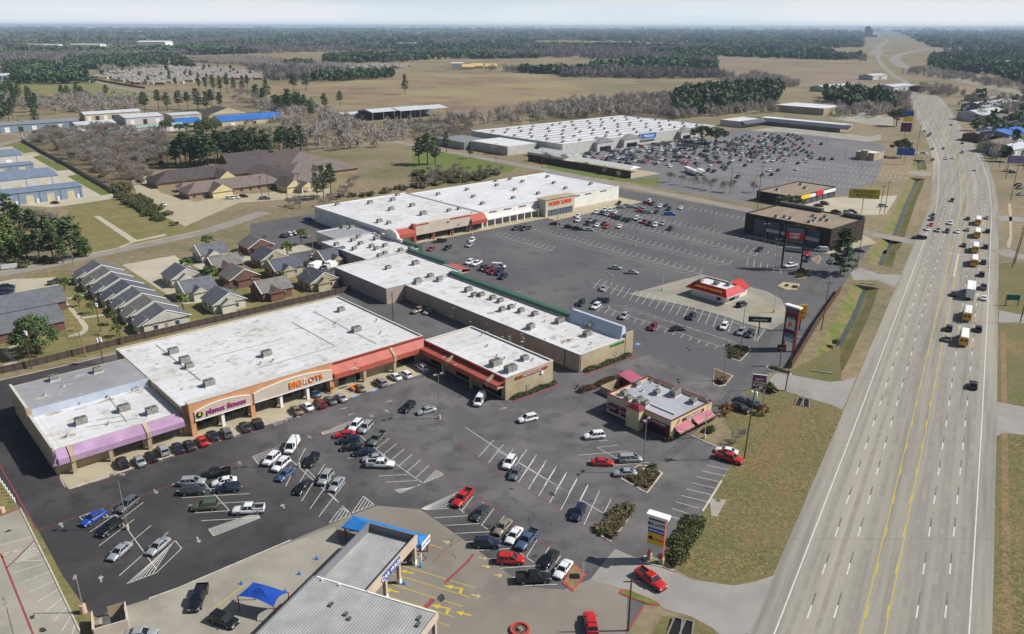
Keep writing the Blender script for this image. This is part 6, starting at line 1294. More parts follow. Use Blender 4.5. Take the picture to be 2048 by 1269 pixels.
upole('k', "dark wooden pole standing on the grassy red-edged tongue by the red pickup", g('f', 1256.3, 1262), 9.5, (0, 0), M_wood, 1)
upole('l', "dark pole on the verge by the upper driveway and big evergreen", g('wf', 1480, 1110), 12, (.2, 0), M_wood, 1)
upole('m', "tall dark pole on the right-hand verge by the crossing", g('h3', 940, 520), 20, (1.2, 0), M_wood, 1)
upole('n', "tall dark pole with transformer on the right verge by the side drive", g('h3', 1000, 945), 20, (.6, 0), M_wood, 1, 2, True)
upole('o', "dark pole right behind another at the crossing", g('h3', 958, 490), 19, (1.4, 0), M_wood, 1)
upole('p', "dark pole in a line beside the street near the corner store, left of two", g('th', 1140, 830), 15, (0, 0), M_wood, 1)
upole('q', "dark pole in a line beside the street near the corner store, right of two", g('th', 1485, 1010), 22, (.4, 0), M_wood, 1)
upole('r', "brown pole behind the trucks at the rear of the shop blocks", g('r4', 85, 560), 11, (-.5, 0), M_wood2)
upole('s', "leaning brown pole by the white box trucks", g('r4', 72, 790), 11, (-1, 0), M_wood2)
upole('t', "pole behind the big store near the small stepped block", g('r2', 1635, 345), 9, (0, 0), M_wood)
for i, (reg, x, y, h) in enumerate((('nh', 1650, 640, 12), ('nh', 1770, 735, 18), ('nh', 1478, 620, 14), ('nh', 1413, 640, 12), ('t1', 258, 905, 18), ('t1', 155, 850, 18), ('t1', 130, 838, 18), ('h2', 360, 685, 26), ('h2', 335, 150, 24), ('h2', 1725, 885, 22), ('h2', 1800, 1200, 22), ('h2', 1630, 705, 20), ('wf', 1830, 430, 16), ('wf', 1770, 430, 14), ('t2', 640, 740, 14), ('t2', 510, 850, 14), ('t2', 1200, 985, 14), ('t2', 930, 950, 13))):
    upole('z%d' % i, "thin dark pole in the distance", g(reg, x, y), h, (0, 0), M_wood, 1)
M_wire = mat("wire", S(60, 60, 62), .6)
def wire(label, a, b, sag=1.2, off=(0, .9, -.9), r=.035):
    A, B_ = UT[a], UT[b]; o = thing("power_line", label, "power line", A)
    for f in off:
        d = (B_ - A); n = Vector((-d.y, d.x, 0)).normalized() * f; pts = [A + d * (k / 12) + n - Vector((0, 0, .3 + sag * (1 - (2 * k / 12 - 1) ** 2))) for k in range(13)]
        m_ = MB(A)
        for p, q in zip(pts, pts[1:]): m_.tube(p, q, r, r, 4, M_wire, False)
        m_.build("wire", M_wire, o)
wire("wires sagging from the big pine pole to the alley transformer pole", 'e', 'b'); wire("wires from the restaurant pole to the driveway pole", 'h', 'i'); wire("wires from the driveway pole to the roadside pole", 'i', 'j'); wire("wires from the roadside pole to the upper driveway pole", 'j', 'l'); wire("wires between the cottages path pole and the fence pole", 'c', 'd', .6)
wire("wires along the right verge", 'm', 'n', 1.5)
# bollards at the lower left lot edge
for i in range(7):
    p = g('q1', 5 + i * 16.5, 225 + i * 23); o = MB().tube((0, 0, 0), (0, 0, 1.1), .12, .12, 8, M_signw).tube((0, 0, 1.1), (0, 0, 1.16), .13, .08, 8, M_signw).build("bollard", M_signw, None, p); tag(o, "white bollard on the grass verge, %s of the row" % ordinal(i, 7), "bollard", "white bollards along the left lot edge")
p = g('q1', 18, 430); o = MB().tube((0, 0, 0), (0, 0, .9), .5, .45, 12, M_polebaser).tube((0, 0, .9), (0, 0, 1.0), .5, .5, 12, M_polebaser).build("concrete_pier", M_polebaser, None, p); tag(o, "stout pinkish concrete pier at the left edge of the picture by the verge", "pier")
# cart corral with green sign in front of the big store, small kiosk boxes
o = thing("cart_corral", "green cart corral with bright bags beside the store columns", "corral", st(90.8, 160.6), ANG)
for x in (0, 2.4):
    for y in (0, 3.2): MB().tube((x, y, 0), (x, y, 2.4 if y else 1.1), .05, .05, 6, M_polew).build("post", M_polew, o)
MB().box(0, 2.4, 3.15, 3.25, 1.7, 2.5, M_sgreen).build("sign", M_sgreen, o); MB().tube((0, 0, 1.0), (0, 3.2, 1.0), .05, .05, 6, M_polew).tube((2.4, 0, 1.0), (2.4, 3.2, 1.0), .05, .05, 6, M_polew).build("rail", M_polew, o); MB().box(.3, 2.1, .4, 2.8, .1, .9, M_letter_or).build("display", M_letter_or, o)
# fluted scenery far right: long low houses and shops beyond the highway
FR = [('h2', 1750, 380, 42, 22, 8, M_cwdark, M_brightblue, "dark blue-roofed"), ('h2', 1820, 560, 34, 16, 5, M_lgwall, M_whiteroof, "grey-roofed"), ('h2', 1560, 260, 26, 16, 5, M_lgwall, M_blroof, "blue-grey-roofed"), ('h2', 1330, 20, 60, 22, 7, M_lgwall, M_whiteroof, "long white-roofed"), ('h2', 1700, 100, 60, 26, 7, M_tanwall, M_shing2, "brown-roofed"), ('h1', 1390, 1080, 90, 24, 7, M_cwdark, M_whiteroof, "very long white-edged"), ('h1', 1400, 930, 70, 24, 7, M_tanwall, M_shing2, "tan-walled"), ('h1', 1420, 1240, 50, 22, 6, M_lgwall, M_whiteroof, "pale"), ('h2', 1900, 60, 40, 18, 6, M_lgwall, mat("rust_roof", S(190, 110, 80), .7), "rust-roofed"), ('h2', 1650, 340, 26, 20, 5, M_lgwall, M_whiteroof, "small white-roofed"), ('h1', 500, 780, 40, 22, 6, M_brick, M_shing3, "brick"), ('h1', 50, 770, 60, 30, 6, M_lgwall, M_whiteroof, "low white"), ('t3', 880, 540, 90, 24, 6, M_lgwall, M_whiteroof, "long low"), ('t3', 1160, 470, 50, 26, 7, M_lgwall, M_whiteroof, "white shed-like")]
for reg, x, y, w, d, h, wl_, rf_, nm in FR: shed(nm + " building in the far strip along the highway", reg, x, y, w, d, h, 2.5, wl_, rf_, 3, "building", "far_building", rot=R(38), grp="far buildings along the highway")
fb_ = random.Random(14)
for i in range(16): shed("low building in the cluttered strip right of the far highway", 't3', fb_.uniform(1800, 2200), fb_.uniform(610, 930), fb_.uniform(18, 46), fb_.uniform(12, 22), fb_.uniform(4, 7), 2.2, fb_.choice((M_lgwall, M_tanwall, M_brick, M_cwdark)), fb_.choice((M_whiteroof, M_shing2, M_shing3, M_metal)), 2, "building", "far_building", rot=R(38), grp="low buildings right of the far highway")
for i in range(5): o = post_sign("pale sign post on the far verge", 'h1', 1060 + i * 40 - (i % 2) * 90, 1010 + i * 45, 3, 6, 9, M_spale, None, 1, M_signw, R(-14)); o["group"] = "sign posts on the far verge"
# ---------------------------------------------------------------- plants
M_pine = [mat("pine_needles_dark", S(74, 92, 62), .85, S(58, 76, 52), .6), mat("pine_needles", S(98, 116, 74), .85, S(80, 98, 62), .6)]
M_pinel = [mat("bright_needles_dark", S(90, 112, 58), .85, S(74, 96, 50), .6), mat("bright_needles", S(126, 144, 76), .85, S(106, 124, 62), .6)]
M_oak = [mat("oak_leaves_dark", S(84, 94, 60), .85, S(68, 80, 52), .6), mat("oak_leaves", S(112, 120, 76), .85, S(94, 102, 64), .6)]
M_rust = [mat("rust_leaves", S(122, 82, 46), .9, S(98, 66, 40), .8), mat("rust_leaves_light", S(146, 104, 58), .9)]
M_bark = mat("bark", S(92, 76, 62), .95, S(74, 62, 52), 1.5); M_twig = mat("grey_twigs", S(160, 154, 146), .95, S(138, 132, 126), .4); M_twig2 = mat("brown_twigs", S(146, 134, 122), .95, S(126, 116, 106), .4)
M_hedge = [mat("hedge_leaves_dark", S(78, 86, 54), .9), mat("hedge_leaves", S(104, 110, 66), .9, S(118, 112, 76), 1)]
M_brush = [mat("brush_dark", S(110, 100, 76), .95), mat("brush_light", S(150, 138, 104), .95, S(130, 120, 92), 1)]
def np_mesh(name, V, F, mats, mi=None, smooth=False):
    "V (n,3), F (m,k) all faces with k corners"
    me = bpy.data.meshes.new(name); V = np.asarray(V, np.float32); F = np.asarray(F, np.int32); m_, k = F.shape
    me.vertices.add(len(V)); me.vertices.foreach_set("co", V.ravel()); me.loops.add(m_ * k); me.loops.foreach_set("vertex_index", F.ravel())
    me.polygons.add(m_); me.polygons.foreach_set("loop_start", np.arange(0, m_ * k, k, dtype=np.int32))
    for q in mats: me.materials.append(q)
    if mi is not None: me.polygons.foreach_set("material_index", np.asarray(mi, np.int32))
    me.update(calc_edges=True); return me
def leaves(rs, C, size, flat=.5):
    "one random leaf-clump quad per centre"
    n = len(C); a = rs.normal(size=(n, 3)); a[:, 2] *= flat; a /= np.linalg.norm(a, axis=1)[:, None]
    b = rs.normal(size=(n, 3)); b -= a * (a * b).sum(1)[:, None]; b /= np.linalg.norm(b, axis=1)[:, None]
    s = size * (.6 + .8 * rs.random(n))[:, None]; a = a * s; b = b * s * .62
    V = np.stack([C - a - b * .4, C + a * .2 - b, C + a + b * .3, C - a * .1 + b], 1).reshape(-1, 3)
    return V, np.arange(4 * n).reshape(n, 4)
def clumps(rs, cs, rad, per, size, squash=.7):
    cs = np.asarray(cs); n = len(cs); d = rs.normal(size=(n, per, 3)); d /= np.linalg.norm(d, axis=2)[..., None]; d *= (rs.random((n, per, 1)) ** .45)
    d[..., 2] *= squash; rad = np.broadcast_to(np.asarray(rad), (n,))
    return (cs[:, None, :] + d * rad[:, None, None]).reshape(-1, 3)
def crown_mesh(name, rs, C, size, mats, flat=.5):
    V, F = leaves(rs, C, size, flat); z = C[:, 2]; hi = rs.random(len(C)) < .45
    return np_mesh(name, V, F, mats, hi.astype(int))
def limbs(name, paths, mt):
    b = MB()
    for p, q, r0, r1 in paths: b.tube(p, q, r0, r1, 5, mt, False)
    o = b.build("tmp", mt); me = o.data; me.name = name; bpy.data.objects.remove(o); return me
def pine(seed, h=17, spread=3.4, low=.34, mats=M_pine, per=15):
    rs = np.random.RandomState(seed); paths = [((0, 0, 0), (.15, 0, h * .5), h * .016, h * .011), ((.15, 0, h * .5), (0, .1, h * .97), h * .011, .05)]; cs = []; rr = []
    n = 34
    for k in range(n):
        u = (k + rs.random()) / n; z = h * (low + (1 - low) * u); a = k * 2.4 + rs.random(); w = spread * (1.0 - .78 * u ** 1.4) * (.45 + .65 * rs.random())
        if u < .15: w *= .75
        e = (w * math.cos(a), w * math.sin(a), z + .25 * w); paths.append(((0.08, 0, z - .3), e, .07, .03)); cs.append(e); rr.append(.75 + .5 * rs.random() + .25 * (1 - u))
        if w > 1.6: cs.append((e[0] * .55, e[1] * .55, e[2] - .1)); rr.append(.8)
    cs.append((0, 0, h * .98)); rr.append(.8)
    return limbs("trunk", paths, M_bark), crown_mesh("crown", rs, clumps(rs, cs, np.array(rr), per, .5), .46, mats)
def broad(seed, h=10, spread=5, mats=M_oak, n=46, per=22, base=.28, size=.5):
    rs = np.random.RandomState(seed); paths = [((0, 0, 0), (.1, .1, h * base), h * .03, h * .024)]; cs = []; rr = []
    for k in range(n):
        d = rs.normal(size=3); d /= np.linalg.norm(d); d[2] = abs(d[2]) * .9 - .12; q = (.45 + .55 * rs.random() ** .5)
        e = np.array((spread * d[0] * q, spread * d[1] * q, h * (base + .25) + h * (.75 - base) * .95 * d[2] * q)); cs.append(e); rr.append(spread * (.17 + .14 * rs.random()))
        if k % 4 == 0: paths.append(((.1, .1, h * base), tuple(e), h * .011, .04))
    return limbs("trunk", paths, M_bark), crown_mesh("crown", rs, clumps(rs, cs, np.array(rr), per, .5), size, mats)
def bare(seed, h=11, spread=4.6, mt=M_twig, ntw=900):
    rs = np.random.RandomState(seed); paths = []; tips = []
    def grow(p, d, L, r, lev):
        q = p + d * L; paths.append((tuple(p), tuple(q), r, r * .6))
        if lev == 0: tips.append((q, d)); return
        for _ in range(4 if lev > 1 else 5):
            e = d + rs.normal(size=3) * (.62 if lev > 1 else .75); e[2] = e[2] * .6 + .38; e /= np.linalg.norm(e); grow(q - d * L * .25 * rs.random(), e, L * (.62 + .2 * rs.random()), r * .5, lev - 1)
    grow(np.array((0., 0, 0)), np.array((.03, .02, 1.)), h * .3, h * .017, 3)
    base = np.array([t[0] for t in tips]); dr = np.array([t[1] for t in tips]); idx = rs.randint(0, len(base), ntw); P = base[idx] + rs.normal(size=(ntw, 3)) * .35
    D = dr[idx] * .5 + rs.normal(size=(ntw, 3)) * .55; D[:, 2] += .35; D /= np.linalg.norm(D, axis=1)[:, None]; L = (.9 + .9 * rs.random(ntw))[:, None] * h / 11; w = np.cross(D, rs.normal(size=(ntw, 3))); w /= np.linalg.norm(w, axis=1)[:, None]; w *= .05
    V = np.stack([P - w, P + w, P + D * L], 1).reshape(-1, 3)
    return limbs("trunk", paths, mt), np_mesh("crown", V, np.arange(3 * ntw).reshape(-1, 3), [mt])
def bush(seed, r=1.0, mats=M_hedge, n=14, per=60, size=.13, h=.85):
    rs = np.random.RandomState(seed); cs = np.stack([rs.normal(size=n) * r * .42, rs.normal(size=n) * r * .42, r * h * (.3 + .5 * rs.random(n))], 1)
    return crown_mesh("crown", rs, clumps(rs, cs, r * .45, per, .3, .8), size * max(.6, r), mats, .9)
PINES = [pine(s, 17, 3.0 + .5 * (s % 3), .25 + .07 * (s % 4)) for s in range(6)]
PINEL = [pine(20 + s, 12, 3.4, .12, M_pinel, 20) for s in range(3)]
OAKS = [broad(40 + s, 10, 5.2) for s in range(3)]; OAKL = [broad(50, 7, 2.6, M_pinel, 26, 22, .3, .34), broad(51, 7, 2.4, M_pinel, 22, 22, .25, .34)]
RUST = [broad(60, 4.2, 2.0, M_rust, 22, 22, .12, .26)]; BARES = [bare(70 + s, 11, 4.6, M_twig if s % 2 else M_twig2) for s in range(6)]
BUSH = [bush(80 + s) for s in range(4)]; BRUSH = [bush(90 + s, 1.0, M_brush) for s in range(3)]
prng = random.Random(21)
def tree(name, label, proto, h0, p, h, group=None, wide=1.0, cat="tree"):
    o = thing(name, label, cat, p, prng.uniform(0, 6.28), group); s = h / h0; o.scale = (s * wide, s * wide, s)
    link("trunk", proto[0], o); link("crown", proto[1], o); return o
def plant(name, label, me, p, r, group=None, hz=1.0, cat="shrub"):
    o = link(name, me, None, p, prng.uniform(0, 6.28)); o.scale = (r, r, r * hz); return tag(o, label, cat, group)
def grove(name, phrase, protos, h0, items, group, hr=.12, wide=1.0, shared=False):
    items = sorted(items, key=lambda q: px(q[0], q[1], q[2])[0])
    for i, q in enumerate(items):
        lab = phrase if shared else "%s, %s" % (phrase, (ordinal(i, len(items)) if i in (0, len(items) - 1) else ordinal(i, len(items)) + " from the left"))
        tree(name, lab, protos[prng.randrange(len(protos))], h0, g(q[0], q[1], q[2]), q[3] * prng.uniform(1 - hr, 1 + hr), group, wide)
def in_poly(reg, poly, n, seed, mind=3.0):
    P = gp(reg, poly); r = random.Random(seed); xs = [p.x for p in P]; ys = [p.y for p in P]; out = []
    for _ in range(n * 60):
        q = Vector((r.uniform(min(xs), max(xs)), r.uniform(min(ys), max(ys)), 0))
        if inside(q, P) and all((q - o).length > mind for o in out): out.append(q)
        if len(out) >= n: break
    return out
grove("pine_tree", "tall dark pine behind the care home", PINES, 17, [('nh', x, y, h) for x, y, h in ((620, 352, 17), (715, 355, 21), (790, 348, 20), (845, 352, 22), (915, 346, 19), (985, 330, 18), (1060, 312, 22), (1135, 305, 20), (1210, 296, 21), (1310, 310, 20), (1400, 300, 18), (1480, 300, 19), (1580, 232, 18), (1680, 240, 18), (1780, 232, 19), (660, 330, 18), (750, 318, 20), (880, 322, 21), (1010, 300, 20), (1100, 285, 21), (1160, 275, 19), (1255, 280, 20), (1360, 275, 19), (1440, 262, 20), (1620, 215, 19), (1700, 215, 20))], "pines behind the care home", wide=1.5, shared=True)
grove("pine_tree", "pine beside the rear hedge of the big stores", PINES, 17, [('nh', 1990, 640, 19), ('nh', 1930, 655, 15), ('nh', 2060, 620, 16)], "pines by the rear hedge")
tree("pine_tree", "broad bright green pine between the long low houses and the fence", broad(33, 13, 5.6, [M_pine[1], M_pinel[0]], 80, 70, .12, .3), 13, g('z5', 290, 1060), 13)
grove("pine_tree", "bushy pine in the thicket left of the mown lawn", PINEL + PINES, 13, [('z5', x, y, h) for x, y, h in ((40, 250, 11), (120, 320, 9), (220, 330, 10), (320, 330, 11), (420, 300, 12), (500, 345, 9), (580, 318, 12), (640, 300, 9), (690, 290, 7), (60, 150, 11), (180, 180, 12), (280, 205, 11), (20, 365, 9), (390, 200, 11), (470, 225, 12), (90, 60, 12))], "pines of the thicket by the lawn", wide=1.3)
for i, q in enumerate(in_poly('z5', [(-40, 100), (300, 40), (560, 210), (700, 300), (500, 345), (0, 400)], 26, 5, 3)): plant("bush", "dark undergrowth bush in the thicket left of the mown lawn", BUSH[i % 4], q, prng.uniform(1.8, 3.0), "undergrowth of the thicket")
grove("bare_tree", "bare grey tree in the thicket left of the mown lawn", BARES, 11, [('z5', 330, 60, 10), ('z5', 420, 90, 10), ('z5', 480, 140, 9), ('z5', 250, 60, 11)], "bare trees of the thicket")
for i, q in enumerate(in_poly('t1', [(-30, 560), (100, 545), (270, 690), (285, 745), (200, 748), (0, 712)], 20, 8, 6)): tree("pine_tree", "dense dark pine in the stand at the left edge", PINES[i % 6], 17, q, prng.uniform(16, 21), "pines of the left-edge stand", 1.2)
grove("pine_tree", "dark pine in the clearing beyond the sheds", PINES, 17, [('t1', x, y, h) for x, y, h in ((850, 662, 20), (930, 642, 20), (980, 650, 18), (1050, 640, 21), (1100, 642, 19), (1160, 650, 21), (1210, 650, 22), (1240, 642, 20), (1290, 640, 20))], "pines in the clearing", wide=1.35)
grove("pine_tree", "lone dark pine dotted over the far meadow", PINES, 17, [('t1', x, y, h) for x, y, h in ((365, 578, 18), (400, 580, 16), (455, 578, 18), (165, 585, 15), (625, 568, 15), (125, 542, 22), (480, 580, 14))], "pines on the far meadow", wide=1.3)
grove("pine_tree", "dark pine at the edge of the brown field", PINES, 17, [('t1', x, y, h) for x, y, h in ((1500, 600, 22), (1560, 592, 24), (1540, 622, 20), (1640, 682, 20), (1690, 672, 23), (1740, 662, 22), (1780, 655, 20), (1820, 692, 18), (1900, 655, 19), (1990, 622, 18), (1720, 545, 24), (1790, 532, 24))], "pines at the field edge", wide=1.25)
grove("pine_tree", "slim pine in the row before the housing estate", PINES, 17, [('t1', x, y, h) for x, y, h in ((1030, 520, 16), (1165, 530, 20), (1205, 535, 20), (1250, 540, 21), (1290, 545, 22), (1330, 545, 22), (1370, 545, 21), (1420, 540, 21), (1450, 530, 20))], "pine row before the estate")
grove("pine_tree", "pine beside the street behind the long white store", PINES, 17, [('t2', 480, 960, 18), ('t2', 530, 968, 20), ('t2', 575, 962, 17), ('t2', 640, 890, 14), ('t2', 780, 930, 9)], "pines by the street", wide=1.3)
grove("pine_tree", "tall thin pine standing alone in the brown field", PINES, 17, [('t2', 398, 555, 26)], None)
tree("evergreen_tree", "large dark evergreen in front of the brown bank's corner", pine(99, 15, 4.4, .08, M_pine, 26), 15, g('wf', 1275, 1190), 17, None, 1.15)
tree("live_oak", "spreading live oak at the supermarket's right end, left of two", OAKS[0], 10, g('wm', 1430, 300), 15, "live oaks by the supermarket", 1.25); tree("live_oak", "spreading live oak at the supermarket's right end, right of two", OAKS[1], 10, g('wm', 1610, 310), 14, "live oaks by the supermarket", 1.3)
tree("live_oak", "wide olive-green oak beside the brown corner store", OAKS[2], 10, g('wf', 620, 420), 9.5, None, 1.35)
tree("live_oak", "dark rounded oak by the blue sign on the verge", OAKS[0], 10, g('h2', 160, 560), 14); tree("live_oak", "dark oak beside the far farm store lot", OAKS[1], 10, g('t3', 1300, 740), 18)
for i, (s, t) in enumerate(((99, 252), (117, 252), (100, 272), (118, 291), (98, 290), (136, 285), (135, 250), (82, 250), (150, 300), (140, 312), (118, 318))): tree(*(('young_tree', 'small tree among the cottages behind the fence', OAKL[i % 2], 7) if i % 3 else ('bare_tree', 'small bare tree among the cottages behind the fence', BARES[i % 6], 11)), st(s, t), 6 + (i % 3), 'small trees among the cottages' if i % 3 else 'bare trees among the cottages')
for i, (reg, x, y, h, lab) in enumerate((('z5', 515, 560, 5.5, "by the parked cars"), ('z5', 632, 690, 5, "between two garden paths"), ('z5', 740, 745, 4.5, "left of the transformer pole"), ('z5', 905, 830, 5, "at the corner of the last cottages"), ('z5', 930, 930, 4.5, "nearest the dark fence"))): tree("young_tree", "small green tree on the cottages' lawn " + lab, OAKL[i % 2], 7, g(reg, x, y), h, "young trees on the cottages' lawn")
grove("bare_tree", "bare tree along the street in front of the supermarket lot", BARES, 11, [('th', x, y, h) for x, y, h in ((380, 668, 8), (520, 698, 7), (680, 730, 7), (790, 745, 8), (900, 765, 8), (1060, 790, 8), (1180, 800, 9), (1440, 795, 7))], "street trees by the supermarket")
grove("bare_tree", "small bare tree on the strip by the garden yard", BARES, 11, [('t2', 1215, 950, 8), ('t2', 1240, 960, 8), ('t2', 1330, 955, 8), ('t2', 1460, 990, 6), ('t2', 1560, 1020, 6), ('t2', 1640, 1050, 6), ('t2', 920, 905, 8)], "trees by the garden yard")
tree("bare_tree", "small bare tree on the restaurant lawn", BARES[1], 11, g('ch', 1825, 785), 5, None, 1.1)
tree("round_shrub", "rust-brown rounded shrub beside the black car behind the restaurant", RUST[0], 4.2, g('ch', 1730, 545), 3.4); tree("round_shrub", "rust-brown rounded shrub at the edge of the roadside grass", RUST[0], 4.2, g('v6', 225, 1262), 3.0, None, 1.1)
BW = [('t1', [(200, 790), (600, 770), (1000, 800), (1040, 960), (900, 990), (840, 1090), (660, 1080), (450, 960), (200, 850)], 165, 11, 3.9, "bare grey tree in the leafless wood beside the warehouses", (9, 13)),
      ('t1', [(170, 600), (560, 575), (830, 600), (800, 640), (420, 655), (260, 650)], 36, 12, 8, "bare tree in the band beyond the white sheds", (9, 13)),
      ('t1', [(1360, 560), (1510, 560), (1620, 640), (1380, 640)], 10, 13, 9, "wide bare oak in the clearing", (12, 15)),
      ('t1', [(1280, 760), (1800, 760), (1800, 860), (1600, 880), (1280, 850)], 26, 14, 7, "bare tree between the tall pines and the blue roofs", (9, 12)),
      ('t2', [(440, 745), (780, 740), (780, 815), (560, 830), (440, 830)], 34, 15, 6, "bare tree in the strip behind the supermarket street", (9, 12)),
      ('t2', [(440, 1005), (780, 1000), (1050, 1010), (880, 1050), (560, 1090), (440, 1110)], 30, 16, 4, "bare tree in the brushy strip behind the white stores", (5, 7.5)),
      ('nh', [(1600, 700), (2000, 690), (2100, 640), (2200, 560), (2300, 480), (2250, 600), (2047, 720), (1700, 745)], 14, 17, 4, "bare tree in the hedge behind the white stores", (5, 7))]
for reg, poly, n, sd, md, lab, hr in BW:
    for i, q in enumerate(in_poly(reg, poly, n, sd, md)): tree("bare_tree", lab, BARES[prng.randrange(6)], 11, q, prng.uniform(*hr), lab.replace("bare grey tree", "bare trees").replace("bare tree", "bare trees").replace("wide bare oak", "bare oaks"), prng.uniform(1.0, 1.35))
for i, q in enumerate(in_poly('t1', [(1040, 770), (1260, 760), (1260, 800), (900, 775), (930, 745)], 9, 33, 6)): tree("live_oak", "dark evergreen oak in front of the blue roofs", OAKS[i % 3], 10, q, prng.uniform(8, 11), "oaks before the blue roofs")
def scatter(name, lab, mes, reg, poly, n, sd, md, rr, grp, hz=1.0):
    for q in in_poly(reg, poly, n, sd, md): plant(name, lab, mes[prng.randrange(len(mes))], q, prng.uniform(*rr), grp, hz)
scatter("bush", "brushy shrub in the strip behind the white stores", BRUSH + BUSH[:1], 't2', [(440, 1010), (1000, 1010), (870, 1050), (560, 1095), (300, 1130), (0, 1180), (0, 1150), (440, 1090)], 60, 41, 2.5, (1.8, 3.0), "shrubs behind the white stores")
scatter("bush", "dark hedge shrub along the warehouse fence", BUSH, 'w1', [(1640, 740), (1800, 830), (1941, 900), (2300, 1080), (2500, 1200), (2400, 1230), (1830, 920)], 34, 42, 2.0, (1.8, 2.8), "dark shrubs along the warehouse fence")
scatter("bush", "dark hedge shrub beside the care home drive", BUSH + BRUSH[:1], 'nh', [(0, 520), (60, 500), (280, 640), (470, 745), (700, 900), (500, 900), (250, 740)], 34, 43, 2.2, (1.8, 2.8), "dark shrubs beside the care home drive")
scatter("bush", "brown brush under the leafless wood", BRUSH, 't1', [(200, 800), (600, 780), (1000, 810), (1000, 950), (840, 1090), (660, 1080), (450, 960)], 50, 44, 5, (1.6, 2.8), "brush under the leafless wood")
def hedge(label, pts, w, h, mats=M_hedge, dens=90, size=.16):
    rs = np.random.RandomState(len(label)); a = pts[0]; C = []
    for p, q in zip(pts, pts[1:]):
        L = (q - p).length; n = int(L * w * dens); d = (q - p) / L; nn = Vector((-d.y, d.x, 0)); u = rs.random(n) * L; v = (rs.random(n) - .5) * w; z = h * np.sqrt(np.maximum(.05, 1 - (2 * v / w) ** 2 * .6)) * (.15 + .85 * rs.random(n) ** .5) * (.85 + .25 * np.sin(u * .9))
        base = np.array(p - a); C.append(base + np.outer(u, np.array(d)) + np.outer(v, np.array(nn)) + np.stack([0 * z, 0 * z, z], 1))
    me = crown_mesh("hedge", rs, np.concatenate(C), size, mats, .9); o = link("hedge", me, None, a); return tag(o, label, "hedge")
hedge("clipped hedge along the side wall of the paint shop block", [st(118.2, 131.5), st(132.5, 131.3)], 1.5, 1.2); hedge("clipped hedge along the end wall of the long shop row", [st(143.4, 131), st(161, 130.6)], 1.7, 1.3)
hedge("brown loose hedge behind the pink-awning restaurant", gp('ch', [(510, 365), (700, 290), (880, 222)]), 2.0, 1.4, [M_brush[0], M_rust[0]]); hedge("clipped dark hedge under the pink awnings", gp('ch', [(1285, 752), (1460, 665), (1640, 580)]), 1.5, 1.2, [M_hedge[0], M_pine[1]])
hedge("long dark hedge curving along the lower edge of the parking bays", gp('p3', [(1375, 400), (1330, 520), (1260, 620), (1190, 700)]), 4.2, 1.3, M_hedge, 70, .18); hedge("low hedge on the narrow island by the driveway corner", gp('m3', [(560, 935), (680, 968)]), 1.0, .8)
RED_ = [M_rust[0], M_hedge[0]]
hedge("row of reddish low shrubs at the restaurant's front corner", gp('ch', [(1220, 775), (1275, 765)]), 1.4, 1.0, RED_)
scatter("bush", "dry shrub in the long kerbed island", BRUSH + BUSH[:1], 'p3', [(390, 530), (510, 600), (730, 310), (660, 262), (560, 320)], 30, 51, .9, (.8, 1.15), "shrubs in the long kerbed island")
scatter("bush", "dry shrub in the wedge-shaped island", BRUSH + BUSH[:1], 'ch', [(900, 1080), (1070, 1185), (1170, 1050), (1080, 1010)], 18, 52, .9, (.6, 1.0), "shrubs in the wedge island")
scatter("bush", "shrub in the white-kerbed island below the dark green sign", BUSH + BRUSH, 'm3', [(300, 805), (435, 818), (380, 885), (335, 872)], 22, 53, .9, (.7, 1.0), "shrubs below the dark green sign")
for lab, reg, x, y, r, me in (("rounded dark bush by the foot of the shop-list sign", 'p3', 1175, 800, 2.0, BUSH[0]), ("grey-green rounded bush on the restaurant lawn", 'ch', 1598, 685, 1.4, BUSH[1]), ("dark green bush by the purple sign", 'v6', 295, 1020, 2.0, BUSH[2]), ("rust bush in the small planted island by the middle driveway", 'm3', 285, 1018, 1.5, BRUSH[0]), ("dark small shrub on the tan island, left of two", 'm3', 655, 455, .8, BUSH[1]), ("dark small shrub on the tan island, right of two", 'm3', 705, 465, 1.0, BRUSH[1]), ("yellow-green shrub in the island under the tall black pylon", 'wf', 770, 1190, 1.8, BUSH[3]), ("brown shrub in the island under the tall black pylon", 'wf', 760, 1230, 1.4, BRUSH[2]), ("green palm-like shrub in the wedge-shaped island", 'ch', 1120, 1015, 1.1, BUSH[0]), ("weedy tuft in the ditch bed", 'm3', 945, 790, 1.4, BUSH[2])): plant("bush", lab, me, g(reg, x, y), r)
